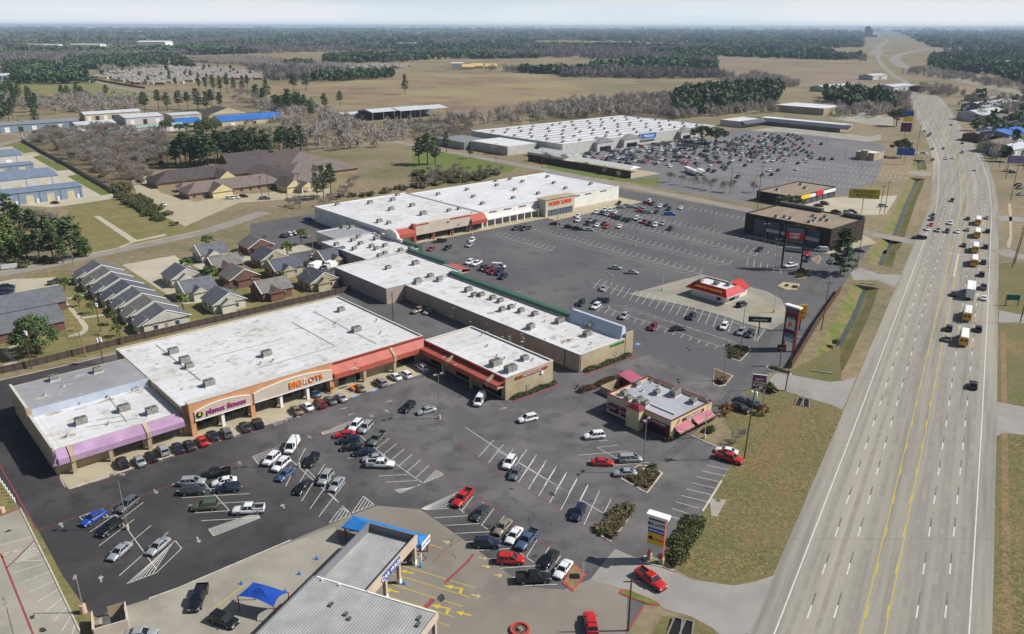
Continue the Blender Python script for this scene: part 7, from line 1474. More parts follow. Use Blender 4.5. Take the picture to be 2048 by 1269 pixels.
# ---------------------------------------------------------------- far woodland: more trees than can be counted
def wood(name, pts_h, mats, seed, q=26, twig=False):
    "one mesh of many small leaf-clump crowns; pts_h = list of (x, y, height, radius)"
    rs = np.random.RandomState(seed); A = np.array(pts_h); n = len(A); d = rs.normal(size=(n, q, 3)); d /= np.linalg.norm(d, axis=2)[..., None]; d *= rs.random((n, q, 1)) ** .4
    C = np.empty((n, q, 3)); C[..., 0] = A[:, None, 0] + d[..., 0] * A[:, None, 3]; C[..., 1] = A[:, None, 1] + d[..., 1] * A[:, None, 3]; C[..., 2] = A[:, None, 2] * (.56 + .46 * d[..., 2])
    sz = np.repeat(A[:, 3] * (3.4 / math.sqrt(q)), q); C = C.reshape(-1, 3)
    if twig:
        m_ = len(C); D = rs.normal(size=(m_, 3)); D[:, 2] = np.abs(D[:, 2]) + .5; D /= np.linalg.norm(D, axis=1)[:, None]; w = np.cross(D, rs.normal(size=(m_, 3))); w /= np.linalg.norm(w, axis=1)[:, None]; w *= .075; D *= .7
        V = np.stack([C - D - w, C - D * .9 + w, C + D + w * .4, C + D - w * .4], 1).reshape(-1, 3); F = np.arange(4 * m_).reshape(m_, 4); sz = sz * (1.5 if q < 50 else 2.0)
    else: V, F = leaves(rs, C, 1.0, .8)
    V = (V.reshape(-1, 4, 3) - C[:, None]) * sz[:, None, None] + C[:, None]
    V[..., 2] = np.maximum(V[..., 2], .05)
    kind = np.repeat(rs.randint(0, len(mats), n), q)
    return tag(link(name, np_mesh(name, V.reshape(-1, 3), F, mats, kind)), None, None, None, "stuff")
MW_D = [M_pine[0], M_pine[1], mat("far_evergreen", S(80, 98, 72), .9)]; MW_B = [mat('far_twigs', S(168, 162, 154), .95), mat('far_brown_twigs', S(154, 142, 132), .95), mat("far_bare_wood", S(160, 150, 142), .95)]
def fill(reg, poly, dens, seed, h, r):
    P = gp(reg, poly); rr = random.Random(seed); xs = [p.x for p in P]; ys = [p.y for p in P]; A_ = abs(area(P)); out = []
    while len(out) < A_ * dens:
        q = (rr.uniform(min(xs), max(xs)), rr.uniform(min(ys), max(ys)))
        if inside(q, P): out.append((*q, rr.uniform(*h), rr.uniform(*r)))
    return out
ev = []; bw = []
for reg, poly in (('t1', [(380, 372), (560, 350), (980, 348), (975, 395), (760, 415), (380, 405)]), ('t1', [(20, 400), (180, 390), (480, 420), (550, 490), (200, 498), (60, 480)]), ('t1', [(1005, 372), (1080, 365), (1130, 400), (1010, 402)]), ('t1', [(1660, 385), (1820, 380), (1820, 392), (1660, 395)]),
                  ('t1', [(1890, 345), (2047, 335), (2047, 370), (1890, 365)]), ('t1', [(1830, 465), (2047, 455), (2047, 475), (1840, 478)]), ('t2', [(0, 460), (330, 440), (330, 460), (0, 480)]), ('t3', [(60, 560), (420, 520), (620, 520), (640, 580), (500, 640), (120, 690), (0, 690), (0, 600)]), ('t3', [(880, 560), (1250, 580), (1270, 640), (1000, 640), (880, 600)])):
    ev += fill(reg, poly, .011, len(ev) + 1, (11, 19), (3.2, 5.2))
for reg, poly in (('t2', [(1120, 650), (1400, 600), (2040, 560), (2040, 690), (1600, 680), (1130, 715)]), ('t3', [(0, 640), (600, 610), (600, 660), (0, 700)]), ('t1', [(1000, 360), (1400, 340), (2047, 395), (2047, 440), (1400, 385)]), ('t1', [(560, 400), (900, 380), (960, 410), (600, 430)]), ('t1', [(0, 340), (700, 325), (700, 340), (0, 370)]), ('t3', [(240, 500), (480, 440), (760, 500), (480, 560)]),
                  ('h1', [(1260, 1240), (1380, 1000), (2000, 960), (2000, 1240)]), ('h2', [(1280, 130), (1480, 420), (1640, 620), (1560, 640), (1400, 400)]), ('t3', [(950, 650), (1250, 640), (1270, 690), (950, 690)])):
    bw += fill(reg, poly, .009, len(bw) + 7, (7, 12), (3.0, 5.0))
print("woods", len(ev), len(bw))
ev += fill('h2', [(1150, 60), (2001, 40), (2200, 700), (1700, 640), (1480, 400)], .003, 77, (8, 14), (2.6, 4.5)) + fill('t3', [(1760, 560), (2700, 620), (2700, 900), (1980, 880), (1820, 700)], .0028, 95, (7, 13), (2.6, 4.4)) + fill('t3', [(940, 560), (1300, 570), (1300, 650), (1040, 640)], .006, 96, (7, 11), (2.8, 4.4)) + fill('h1', [(620, 260), (2001, 180), (2001, 560), (1000, 500), (560, 400)], .0035, 78, (10, 17), (4, 7))
bw += fill('t1', [(0, 590), (300, 600), (420, 560), (820, 575), (860, 640), (300, 680), (250, 640), (0, 640)], .006, 79, (7, 11), (3, 4.5)) + fill('t1', [(0, 300), (380, 300), (1000, 320), (700, 335), (0, 335)], .006, 80, (8, 12), (4, 6)) + fill('t3', [(1740, 570), (2700, 640), (2700, 1000), (1960, 900), (1800, 700)], .0042, 90, (6, 10), (2.6, 4.2)) + fill('t3', [(1400, 505), (1600, 520), (1720, 580), (1600, 570), (1440, 560)], .004, 93, (6, 11), (2.8, 4.6)) + fill('t3', [(1290, 430), (1700, 480), (2047, 560), (2047, 520), (1480, 400)], .003, 94, (8, 12), (3, 5)) + fill('t3', [(900, 560), (1290, 560), (1290, 680), (980, 690)], .006, 91, (6, 10), (2.6, 4.2)) + fill('t1', [(1480, 600), (1830, 640), (2047, 700), (2047, 780), (1560, 760)], .005, 92, (7, 11), (3, 4.4)) + fill('t1', [(1620, 790), (2047, 740), (2047, 880), (1850, 890)], .006, 97, (7, 11), (2.8, 4.2)) + fill('t2', [(0, 745), (440, 742), (440, 850), (0, 880)], .0055, 98, (7, 11), (2.8, 4.2)) + fill('t2', [(440, 720), (780, 690), (1120, 640), (1120, 730), (780, 735)], .006, 81, (7, 11), (3, 4.5)) + fill('t3', [(1290, 560), (1370, 560), (1380, 690), (1290, 700)], .006, 82, (7, 10), (3, 4.5))
wood("evergreen_woodland", ev, MW_D, 1, 30); wood("leafless_woodland", bw, MW_B, 2, 84, True)
# the wooded plain out to the horizon, patchy, with clearings
def plain(n, y0, y1, seed):
    rr = random.Random(seed); out = []
    while len(out) < n:
        v = rr.random(); d = 1 / ((1 - v) / y0 + v / y1); a = R(rr.uniform(-37, 37)); x, y = d * math.sin(a), d * math.cos(a)
        f = mnoise.fractal(Vector((x / 900, y / 900 + 3.3, 1.7)), 1.0, 2.0, 4)
        if f < (-.08 if y < 1500 else -.34) + .08 * rr.random(): continue
        k = max(1.0, d / 2600); out.append((x, y, rr.uniform(9, 17) * (1 + .06 * (k - 1)), rr.uniform(4.5, 8) * k * (1 + .35 * min(1, max(0, (d - 1500) / 1500)))))
    return out
EXC = [gp('t1', [(1480, 480), (2047, 460), (2047, 640), (1480, 640)]), gp('t1', [(0, 470), (560, 480), (1000, 500), (1600, 470), (1600, 800), (0, 800)]), gp('t3', [(850, 400), (1300, 420), (2500, 560), (2500, 1300), (800, 1300)]), gp('t2', [(0, 600), (2047, 500), (2500, 700), (2500, 1000), (0, 1000)]),
       gp('t3', [(1100, 185), (1300, 185), (2047, 500), (2047, 700), (1350, 700), (1350, 560), (1100, 330)]), gp('t1', [(540, 400), (820, 380), (1550, 420), (1560, 480), (1100, 520), (780, 520), (540, 470)]), gp('t2', [(0, 430), (640, 400), (1290, 440), (1560, 560), (1150, 640), (0, 600)]),
       gp('t1', [(1000, 330), (2047, 300), (2047, 380), (1600, 370), (1100, 360)]), gp('t3', [(240, 330), (1000, 355), (1210, 370), (1250, 440), (1380, 470), (1240, 520), (480, 510), (240, 440)])]
pl = [q for q in plain(36000, 930, 26000, 9) if not any(inside(q, e) for e in EXC)]
de = [q for q in pl if mnoise.noise(Vector((q[0] / 500, q[1] / 500, 8))) > -.03]; db = [q for q in pl if mnoise.noise(Vector((q[0] / 500, q[1] / 500, 8))) <= -.03]
wood("far_evergreen_forest", de, MW_D, 3, 20); MW_F = [mat("distant_twigs", S(132, 127, 124), .95), mat("distant_brown_twigs", S(120, 112, 108), .95), mat("distant_dark_twigs", S(104, 104, 102), .95)]
wood("far_leafless_forest", db, MW_F, 4, 34, True)
# ---------------------------------------------------------------- vehicles
PAINT = {}
def paint(nm):
    c = dict(white=(225, 226, 226), silver=(168, 171, 175), grey=(104, 107, 111), dark_grey=(62, 64, 68), black=(24, 25, 28), navy=(28, 36, 62), blue=(38, 72, 160), red=(186, 34, 30), dark_red=(112, 26, 30), tan=(150, 138, 118), green=(78, 90, 66), lavender=(150, 146, 158), steel_blue=(78, 100, 128), bronze=(128, 112, 98), dark_green=(46, 62, 56), magenta=(150, 36, 70), bright_blue=(50, 116, 190), yellow=(222, 160, 30), sage=(92, 100, 92))[nm]
    if nm not in PAINT: PAINT[nm] = mat("car_paint_" + nm, S(*c), .32, metal=.25 if nm in ("silver", "grey", "dark_grey", "lavender", "steel_blue", "bronze", "tan") else 0.0, spec=.5, coat=.6)
    return PAINT[nm]
M_cglass = mat("car_glass", S(30, 34, 40), .08, spec=.7); M_tyre = mat("tyre_rubber", S(28, 28, 29), .9); M_rim = mat("wheel_rim", S(160, 162, 166), .35, metal=.6); M_head = mat("headlight_lens", S(216, 220, 224), .15, spec=.6); M_tail = mat("taillight_lens", S(150, 22, 24), .25); M_trimb = mat("black_trim", S(34, 34, 36), .6)
def loft(b, secs, mt, cap=True, smooth=True):
    n = len(secs[0])
    pts = [p for s in secs for p in s]; fl = []
    for i in range(len(secs) - 1):
        for k in range(n): fl.append((i * n + k, i * n + (k + 1) % n, (i + 1) * n + (k + 1) % n, (i + 1) * n + k))
    b.faces(pts, [f[::-1] for f in fl], mt, smooth)
    if cap: b.faces(pts, [tuple(range(n)), tuple(range(len(pts) - 1, len(pts) - n - 1, -1))], mt)
def sect(x, hw, z0, zt, crown=.04):
    "rounded body section, seen from the front"
    return [(x, -hw * .9, z0), (x, -hw, z0 + .18), (x, -hw, z0 + (zt - z0) * .62), (x, -hw * .93, zt - .05), (x, -hw * .78, zt), (x, 0, zt + crown), (x, hw * .78, zt), (x, hw * .93, zt - .05), (x, hw, z0 + (zt - z0) * .62), (x, hw, z0 + .18), (x, hw * .9, z0)]
KIND = {}
def make_kind(nm, L, W, prof, cab, wheels, wr, bed=None, box=None, H=None):
    "prof: (x, half width factor, bottom, top); cab: belt z, roof z, x of rear base, rear roof, front roof, front base"
    hw = W / 2; B, G, Wl = MB(), MB(), MB(); PM = "PAINT"
    loft(B, [sect(x, hw * f, z0, zt) for x, f, z0, zt in prof], paint("white"))
    belt, top, xr0, xr1, xf1, xf0 = cab
    q0, q1 = hw * .9, hw * .7
    lo = [(xr0, -q0, belt), (xf0, -q0, belt), (xf0, q0, belt), (xr0, q0, belt)]; up = [(xr1, -q1, top - .06), (xf1, -q1, top - .06), (xf1, q1, top - .06), (xr1, q1, top - .06)]
    G.faces(lo + up, [(0, 1, 5, 4), (1, 2, 6, 5), (2, 3, 7, 6), (3, 0, 4, 7)], M_cglass)
    e = .05
    B.hexa([(xr1 - e, -q1 - e, top - .07), (xf1 + e, -q1 - e, top - .07), (xf1 + e, q1 + e, top - .07), (xr1 - e, q1 + e, top - .07)], [(xr1 + .1, -q1 * .9, top), (xf1 - .1, -q1 * .9, top), (xf1 - .1, q1 * .9, top), (xr1 + .1, q1 * .9, top)], paint("white"))
    def bar(p, q, r=.045): B.tube(p, q, r, r, 4, paint("white"), False)
    for k in range(4): bar(lo[k], up[k], .055)
    for sgn in (-1, 1):
        for u in ((.45,) if xf0 - xr0 < 2.6 else (.36, .62)):
            x0, x1 = xr0 + (xf0 - xr0) * u, xr1 + (xf1 - xr1) * u; bar((x0, sgn * q0 * 1.01, belt), (x1, sgn * q1 * 1.01, top - .06), .05)
        B.box(xf0 - .25, xf0 - .02, sgn * hw - (.0 if sgn > 0 else .16), sgn * hw + (.16 if sgn > 0 else .0), belt - .02, belt + .14, paint("white"))
    if bed:
        x0, x1, zb = bed; B.box(x0, x1, -hw * .78, hw * .78, zb + .042, zb + .06, M_trimb)
        for sgn in (-1, 1): B.box(x0, x1, min(sgn * hw * .8, sgn * hw * .96), max(sgn * hw * .8, sgn * hw * .96), zb - .05, zb + .3, paint("white"))
        B.box(x0 - .06, x0 + .06, -hw * .96, hw * .96, zb - .05, zb + .3, paint("white"))
    xF, xR = prof[-1][0], prof[0][0]; zf = prof[-1][3]; zr = prof[0][3]
    mesh = {}
    def fin(b, n_):
        o = b.build(n_); me = o.data; bpy.data.objects.remove(o); me.name = n_; return me
    hd = MB().box(xF - .22, xF + .015, -.2, .2, zf - .24, zf - .06, M_head); tl = MB().box(xR - .015, xR + .14, -.16, .16, zr - .3, zr - .06, M_tail)
    Wl.tube((0, -.11, 0), (0, .11, 0), wr, wr, 14, M_tyre); Wl.tube((0, -.12, 0), (0, .12, 0), wr * .62, wr * .62, 10, M_rim); Wl.tube((0, -.125, 0), (0, .125, 0), wr * .2, wr * .2, 6, M_trimb)
    bp = MB().box(xF - .1, xF + .03, -hw * .8, hw * .8, .28, .42, M_trimb).box(xR - .03, xR + .1, -hw * .8, hw * .8, .28, .42, M_trimb)
    full = MB()
    for src, dx, dy, dz in [(B, 0, 0, 0), (G, 0, 0, 0), (bp, 0, 0, 0)] + [(Wl, x, sg * (hw - .1), wr) for x in wheels for sg in (1, -1)] + [(hd, 0, sg * hw * .68, 0) for sg in (1, -1)] + [(tl, 0, sg * hw * .74, 0) for sg in (1, -1)]:
        k = len(full.v); full.v += [(p[0] + dx, p[1] + dy, p[2] + dz) for p in src.v]
        for f, mi, sm_ in zip(src.f, src.mi, src.sm): full.f.append(tuple(k + i for i in f)); full.mi.append(full.m(src.mats[mi])); full.sm.append(sm_)
    k = len(B.v); B.v += bp.v
    for f, mi, sm_ in zip(bp.f, bp.mi, bp.sm): B.f.append(tuple(k + i for i in f)); B.mi.append(B.m(M_trimb)); B.sm.append(sm_)
    KIND[nm] = dict(body=fin(B, "body"), window=fin(G, "windows"), wheel=fin(Wl, "wheel"), head=fin(hd, "headlight"), tail=fin(tl, "taillight"), full=fin(full, nm), hw=hw, wheels=wheels, wr=wr)
make_kind("sedan", 4.8, 1.84, [(-2.4, .82, .36, .82), (-2.3, .93, .24, .96), (-1.7, 1, .2, 1.0), (-.6, 1, .2, .96), (.9, 1, .2, .95), (1.6, .98, .2, .88), (2.2, .92, .22, .78), (2.4, .78, .32, .66)], (.93, 1.46, -1.75, -.95, .35, 1.15), (-1.38, 1.42), .33)
make_kind("suv", 4.75, 1.92, [(-2.36, .9, .36, 1.02), (-2.3, .97, .28, 1.08), (-.6, 1, .26, 1.08), (.9, 1, .26, 1.06), (1.7, .98, .26, 1.0), (2.2, .92, .28, .92), (2.37, .8, .36, .8)], (1.04, 1.74, -2.28, -1.95, .3, 1.15), (-1.4, 1.42), .37)
make_kind("minivan", 5.1, 1.98, [(-2.55, .9, .32, 1.0), (-2.48, .97, .24, 1.06), (-.6, 1, .22, 1.06), (1.2, 1, .22, 1.02), (1.9, .97, .22, .94), (2.4, .9, .26, .8), (2.55, .78, .34, .7)], (1.02, 1.76, -2.46, -2.2, .55, 1.65), (-1.5, 1.55), .34)
make_kind("pickup", 5.8, 2.0, [(-2.9, .95, .46, 1.06), (-2.8, .98, .4, 1.08), (-.8, 1, .38, 1.08), (.9, 1, .36, 1.12), (1.4, .99, .36, 1.12), (2.6, .95, .38, 1.04), (2.9, .86, .44, .9)], (1.1, 1.86, -.95, -.7, .75, 1.35), (-1.75, 1.85), .41, (-2.8, -1.05, 1.08))
make_kind("panel_van", 5.6, 2.0, [(-2.8, .96, .4, 1.1), (-2.7, .98, .32, 1.15), (.9, 1, .3, 1.15), (1.8, .98, .3, 1.15), (2.5, .92, .32, 1.0), (2.8, .8, .4, .84)], (1.12, 2.15, -2.72, -2.6, 1.2, 2.1), (-1.7, 1.8), .37)
for me in (KIND["panel_van"]["full"],): pass
WORD = dict(sedan="sedan", suv="SUV", minivan="minivan", pickup="pickup", panel_van="van"); CATW = dict(sedan="car", suv="SUV", minivan="minivan", pickup="pickup", panel_van="van")
def setpaint(o, pm):
    for i, sl in enumerate(o.material_slots):
        if sl.material and sl.material.name == "car_paint_white": sl.link = 'OBJECT'; sl.material = pm
def car(kind, col, p, rot, label, group=None, parts=True, scale=1.0, bodycol=None):
    K = KIND[kind]; pm = paint(col); nm = {"sedan": "parked_car", "suv": "parked_suv", "minivan": "minivan", "pickup": "pickup_truck", "panel_van": "panel_van"}[kind]
    if not parts:
        o = link(nm, K["full"], None, p, rot); o.scale = (scale,) * 3; setpaint(o, pm); return tag(o, label, CATW[kind], group)
    r = thing(nm, label, CATW[kind], p, rot, group); r.scale = (scale,) * 3
    setpaint(link("body", K["body"], r), pm); link("windows", K["window"], r) if kind != "panel_van" else link("windows", VANG, r)
    for x in K["wheels"]:
        for sg in (1, -1): link("wheel", K["wheel"], r, (x, sg * (K["hw"] - .1), K["wr"]))
    for sg in (1, -1): link("headlight", K["head"], r, (0, sg * K["hw"] * .68, 0)); link("taillight", K["tail"], r, (0, sg * K["hw"] * .74, 0))
    if kind == "panel_van": setpaint(link("cargo_side", VANS, r), pm)
    return r
b = MB(); hw_ = 1.0
VANG = KIND["panel_van"]["window"]
b = MB(); b.hexa([(-2.7, -.93, 1.13), (.55, -.93, 1.13), (.55, .93, 1.13), (-2.7, .93, 1.13)], [(-2.6, -.74, 2.1), (.55, -.74, 2.1), (.55, .74, 2.1), (-2.6, .74, 2.1)], paint("white")); _o = b.build("cargo_side"); VANS = _o.data; bpy.data.objects.remove(_o)
CARS = [  # region, x, y, kind, colour, direction in pixels, what sets it apart
 ('c1', 545, 585, 'sedan', 'blue', (-100, 62), "bright blue sedan, first in the leftmost stall rows"), ('c1', 745, 508, 'suv', 'grey', (-90, 70), "grey SUV between the red line and the leftmost light pole"), ('c1', 640, 645, 'suv', 'black', (-130, 100), "long black SUV left of the leftmost tall light pole"), ('c1', 700, 780, 'sedan', 'silver', (-100, 85), "silver sedan left of another one, nearest the striped triangle"), ('c1', 925, 750, 'sedan', 'silver', (-100, 85), "silver sedan right beside the long striped triangle"),
 ('c1', 1262, 328, 'pickup', 'black', (-150, 20), "black pickup at the head of the middle stall group"), ('c1', 1127, 376, 'suv', 'silver', (120, -6), "silver SUV beside a dark SUV in the middle stall group"), ('c1', 1128, 428, 'suv', 'dark_grey', (120, -6), "dark grey SUV below the silver SUV in the middle stall group"), ('c1', 1312, 372, 'sedan', 'white', (-120, 20), "white sedan below the black pickup"), ('c1', 1330, 412, 'suv', 'navy', (-120, 10), "navy SUV beside the white sedan below the black pickup"), ('c1', 1200, 517, 'suv', 'green', (-120, 10), "boxy olive green SUV standing alone in its row"), ('c1', 1455, 538, 'pickup', 'white', (-150, 8), "white pickup right of the olive green SUV"),
 ('c1', 1708, 168, 'panel_van', 'white', (-60, 90), "white van at the striped head of the central rows"), ('c1', 1587, 242, 'suv', 'white', (-90, 80), "white SUV left of another below the white van"), ('c1', 1643, 276, 'suv', 'white', (-85, 70), "white SUV above the steel-blue sedan"), ('c1', 1672, 330, 'sedan', 'steel_blue', (-100, 75), "steel-blue sedan next to two white SUVs"), ('c1', 1825, 250, 'suv', 'black', (-70, 95), "black SUV beside the second tall light pole"), ('c1', 1770, 405, 'sedan', 'black', (-80, 85), "black sedan alone below the second tall light pole"), ('c1', 1903, 352, 'suv', 'silver', (-65, 90), "silver SUV beside a silver sedan right of the black sedan"), ('c1', 1968, 388, 'sedan', 'silver', (-70, 90), "silver sedan beside the silver SUV in the central rows"),
 ('c1', 715, 263, 'suv', 'black', (-40, -58), "black SUV, first of the row under the lilac canopy"), ('c1', 815, 252, 'sedan', 'silver', (-40, -58), "silver sedan, second of the row under the lilac canopy"), ('c1', 885, 226, 'sedan', 'black', (-40, -58), "black sedan between two silver cars before the lilac canopy"), ('c1', 952, 190, 'suv', 'silver', (-40, -58), "silver SUV before the lilac canopy"), ('c1', 1040, 175, 'sedan', 'navy', (-40, -58), "navy sedan right of the silver SUV before the lilac canopy"), ('c1', 1107, 160, 'sedan', 'dark_grey', (-40, -58), "dark grey sedan left of the red one by the store front"), ('c1', 1182, 135, 'sedan', 'red', (-40, -58), "red sedan parked nose-in by the orange store corner"), ('c1', 1243, 104, 'sedan', 'navy', (-40, -58), "navy sedan right of the red one by the orange store corner"), ('c1', 1322, 88, 'suv', 'grey', (-40, -58), "grey SUV beside the short striped bay at the store front"), ('c1', 1432, 52, 'sedan', 'dark_grey', (-40, -58), "dark grey sedan right of the short striped bay"), ('c1', 1508, 32, 'suv', 'black', (-40, -58), "black SUV left of the wide striped bay"),
 ('r2', 812, 1100, 'sedan', 'bronze', (-55, -55), "bronze sedan right of the wide striped bay"), ('r2', 908, 1066, 'sedan', 'white', (-55, -52), "white sedan between a bronze and a dark red one"), ('r2', 1015, 1045, 'suv', 'dark_red', (-55, -50), "dark red SUV nose-in below the orange lettering"), ('r2', 1100, 1015, 'sedan', 'grey', (-55, -48), "grey sedan right of the dark red SUV"), ('r2', 1190, 992, 'sedan', 'silver', (-55, -46), "silver sedan by the right end of the arched sign front"), ('r2', 962, 957, 'sedan', 'steel_blue', (-55, -30), "blue car half hidden behind the store columns"), ('r2', 1345, 912, 'sedan', 'bronze', (-60, -45), "bronze sedan in front of the cart corral"), ('r2', 1525, 866, 'suv', 'lavender', (-60, -40), "pale lavender SUV under the red canopy"), ('r2', 1650, 815, 'sedan', 'white', (-60, -38), "white sedan under the red canopy, left of a white SUV"), ('r2', 1738, 797, 'suv', 'white', (-60, -36), "white SUV at the right end of the red canopy row"), ('r3', 100, 822, 'suv', 'white', (-60, -45), "white SUV in the shade of the inner corner"),
 ('c2', 45, 98, 'sedan', 'red', (-110, 8), "low red car above the navy SUV in the upper right rows"), ('c2', 70, 132, 'suv', 'navy', (-110, 8), "navy SUV below the low red car"), ('c2', 88, 172, 'sedan', 'black', (-110, 10), "black sedan below the navy SUV in the upper right rows"), ('c2', 160, 203, 'sedan', 'navy', (-110, 10), "navy sedan above the silver one and the white truck"), ('c2', 215, 236, 'sedan', 'silver', (-110, 10), "silver sedan tucked behind the white work truck"), ('c2', 255, 272, 'pickup', 'white', (115, 3), "white pickup with closed bed at the end of its row"), ('c2', 108, 47, 'suv', 'white', (-60, 60), "white SUV left of a silver one at the striped corner"), ('c2', 168, 58, 'suv', 'silver', (-65, 65), "silver SUV right of a white one at the striped corner"), ('c2', 235, 124, 'pickup', 'sage', (-80, 75), "grey-green pickup beside the navy sedan"), ('r2', 1760, 1075, 'suv', 'black', (-70, 60), "black SUV parked in the big striped island"), ('r2', 1915, 1102, 'sedan', 'silver', (-100, 25), "silver sedan at the foot of the big striped island"), ('r3', 590, 1102, 'panel_van', 'white', (-55, 90), "white panel van at the shaded end of the paint shop block"),
 ('c2', 1008, 262, 'suv', 'white', (-55, 80), "white SUV left of the grey sedan in the long stall row"), ('c2', 1045, 322, 'sedan', 'grey', (-45, 75), "grey sedan in the long stall row"), ('c2', 1412, 555, 'suv', 'navy', (-50, 90), "navy SUV alone near the end of the long stall row"), ('c2', 735, 470, 'pickup', 'red', (-75, 78), "bright red pickup at the striped triangle"), ('c2', 838, 555, 'sedan', 'dark_grey', (-75, 80), "dark grey sedan below the bright red pickup"), ('c2', 970, 637, 'sedan', 'tan', (-75, 80), "champagne sedan left of the white one"), ('c2', 1035, 687, 'sedan', 'white', (-65, 85), "white sedan between the champagne sedan and the blue pickup"), ('c2', 1112, 714, 'pickup', 'steel_blue', (-75, 85), "steel-blue pickup between the white sedan and the black sedan"), ('c2', 877, 735, 'suv', 'navy', (110, 5), "navy SUV facing the steel-blue pickup"), ('c2', 1015, 828, 'suv', 'red', (110, 2), "red SUV in the lower stall rows"), ('c2', 1148, 937, 'pickup', 'black', (120, -5), "black pickup lowest in the stall rows"), ('c2', 1242, 824, 'sedan', 'black', (-70, 85), "black sedan left of the white one by the red-kerbed island"), ('c2', 1322, 884, 'sedan', 'white', (-65, 85), "white sedan next to the red-kerbed island"), ('c2', 1835, 946, 'pickup', 'red', (120, 85), "red pickup driving out below the shop-list sign"), ('c2', 1483, 1200, 'suv', 'red', (-12, -60), "red SUV at the lower edge near the wooden pole"),
 ('c1', 1160, 1055, 'pickup', 'black', (-45, 110), "black pickup on the pale concrete by the shade canopy"), ('c1', 1310, 1182, 'suv', 'black', (110, 40), "black SUV half under the dark blue shade canopy"), ('c1', 820, 1266, 'sedan', 'silver', (90, -8), "silver car cut by the lower edge beside the dumpster enclosure"), ('c2', 1552, 260, 'sedan', 'red', (110, 5), "red sedan nose to nose with the silver minivan"), ('c2', 1715, 240, 'minivan', 'silver', (110, -4), "silver minivan beside the thin light pole"), ('c2', 1685, 322, 'sedan', 'silver', (-110, 2), "silver sedan beside the wedge-shaped island"), ('c2', 1115, 6, 'suv', 'white', (-100, 22), "white SUV in the lane left of the restaurant"), ('c2', 1505, 105, 'suv', 'white', (-100, 10), "white SUV below the restaurant entrance"), ('c3', 308, 195, 'sedan', 'white', (-100, -22), "white sedan beside the red pickup by the tall pole"), ('c3', 325, 236, 'pickup', 'red', (100, 30), "red pickup in the shade of the tall pole"),
 ('v6', 45, 1118, 'sedan', 'steel_blue', (80, 30), "pale blue sedan left of another under the purple sign"), ('v6', 140, 1150, 'sedan', 'steel_blue', (80, 35), "pale blue sedan right under the purple sign"), ('v6', 10, 1200, 'suv', 'black', (100, 40), "black SUV beside the rust-brown shrub"),
 ('ls', 440, 185, 'sedan', 'silver', (-70, 90), "silver sedan at the upper end of the stall row by the green fascia"), ('ls', 215, 335, 'suv', 'black', (-60, 70), "black SUV by the green fascia, left of the navy pickup"), ('ls', 415, 315, 'pickup', 'navy', (-120, 8), "navy pickup above the white SUV by the light pole"), ('ls', 365, 368, 'suv', 'white', (-75, 50), "white SUV below the navy pickup"), ('ls', 650, 468, 'suv', 'silver', (-70, 60), "silver SUV in the short stalls behind the white sign back"), ('ls', 945, 578, 'suv', 'dark_red', (-55, 75), "dark red SUV in the short stalls"), ('ls', 1200, 594, 'sedan', 'black', (120, -8), "black sedan crossing the bays right of the dark red SUV"), ('ls', 1335, 472, 'suv', 'black', (-55, 70), "black SUV in the row under the red-roofed office"), ('ls', 1665, 572, 'suv', 'white', (-60, 75), "white SUV with its dark side towards us in the row under the office"), ('ls', 1840, 628, 'suv', 'silver', (-60, 70), "silver SUV left of the striped island with the green sign"), ('ls', 1925, 648, 'suv', 'dark_grey', (-55, 70), "dark grey SUV next to the striped island with the green sign"), ('ls', 1845, 350, 'suv', 'black', (90, -35), "black SUV at the corner of the red-roofed office"), ('ls', 730, 22, 'sedan', 'silver', (110, 5), "silver sedan above the empty stalls left of the office"), ('hl', 1085, 1110, 'sedan', 'silver', (120, 8), "silver sedan above the other silver one among empty bays"),
 ('wf', 640, 1085, 'pickup', 'white', (-110, 20), "white pickup between the legs of the tallest pylon"), ('wf', 250, 880, 'sedan', 'black', (-60, 50), "black sedan near the bank's glazed bays"), ('wf', 1030, 888, 'panel_van', 'white', (-100, -10), "white van against the dark bank wall"), ('wf', 850, 938, 'sedan', 'red', (-70, 40), "red car by the dirt island at the bank"), ('wf', 855, 1010, 'suv', 'navy', (-60, 50), "navy SUV by the dirt island at the bank"), ('wf', 1510, 895, 'sedan', 'navy', (110, 5), "navy sedan behind the big evergreen"), ('wf', 1000, 322, 'sedan', 'dark_red', (100, 10), "dark red sedan before the corner store, left of the billboard"), ('wf', 1075, 297, 'suv', 'black', (100, 20), "black SUV right by the corner store front"), ('wf', 1220, 397, 'sedan', 'dark_red', (100, 10), "dark red car under the left end of the billboard"), ('wf', 1370, 412, 'suv', 'white', (100, 10), "white SUV under the billboard"), ('wf', 1425, 402, 'suv', 'dark_red', (100, 10), "dark red SUV under the billboard"), ('wf', 1820, 328, 'suv', 'silver', (110, 0), "silver SUV on the side street near the verge"),
 ('r4', 895, 487, 'pickup', 'black', (-100, 10), "black pickup before the beige store front"), ('r4', 1100, 482, 'suv', 'white', (-60, 50), "white SUV before the beige store front"), ('r4', 1085, 512, 'suv', 'silver', (-60, 40), "silver SUV before the beige store front"), ('r4', 1390, 405, 'pickup', 'black', (-80, 20), "black pickup left of its twin before the white canopy"), ('r4', 1445, 408, 'pickup', 'black', (-80, 20), "black pickup right of its twin before the white canopy"), ('r4', 840, 535, 'sedan', 'dark_red', (-50, 30), "dark red car half hidden by the green fascia"), ('r4', 945, 530, 'suv', 'black', (-60, 30), "dark car half hidden by the green fascia"),
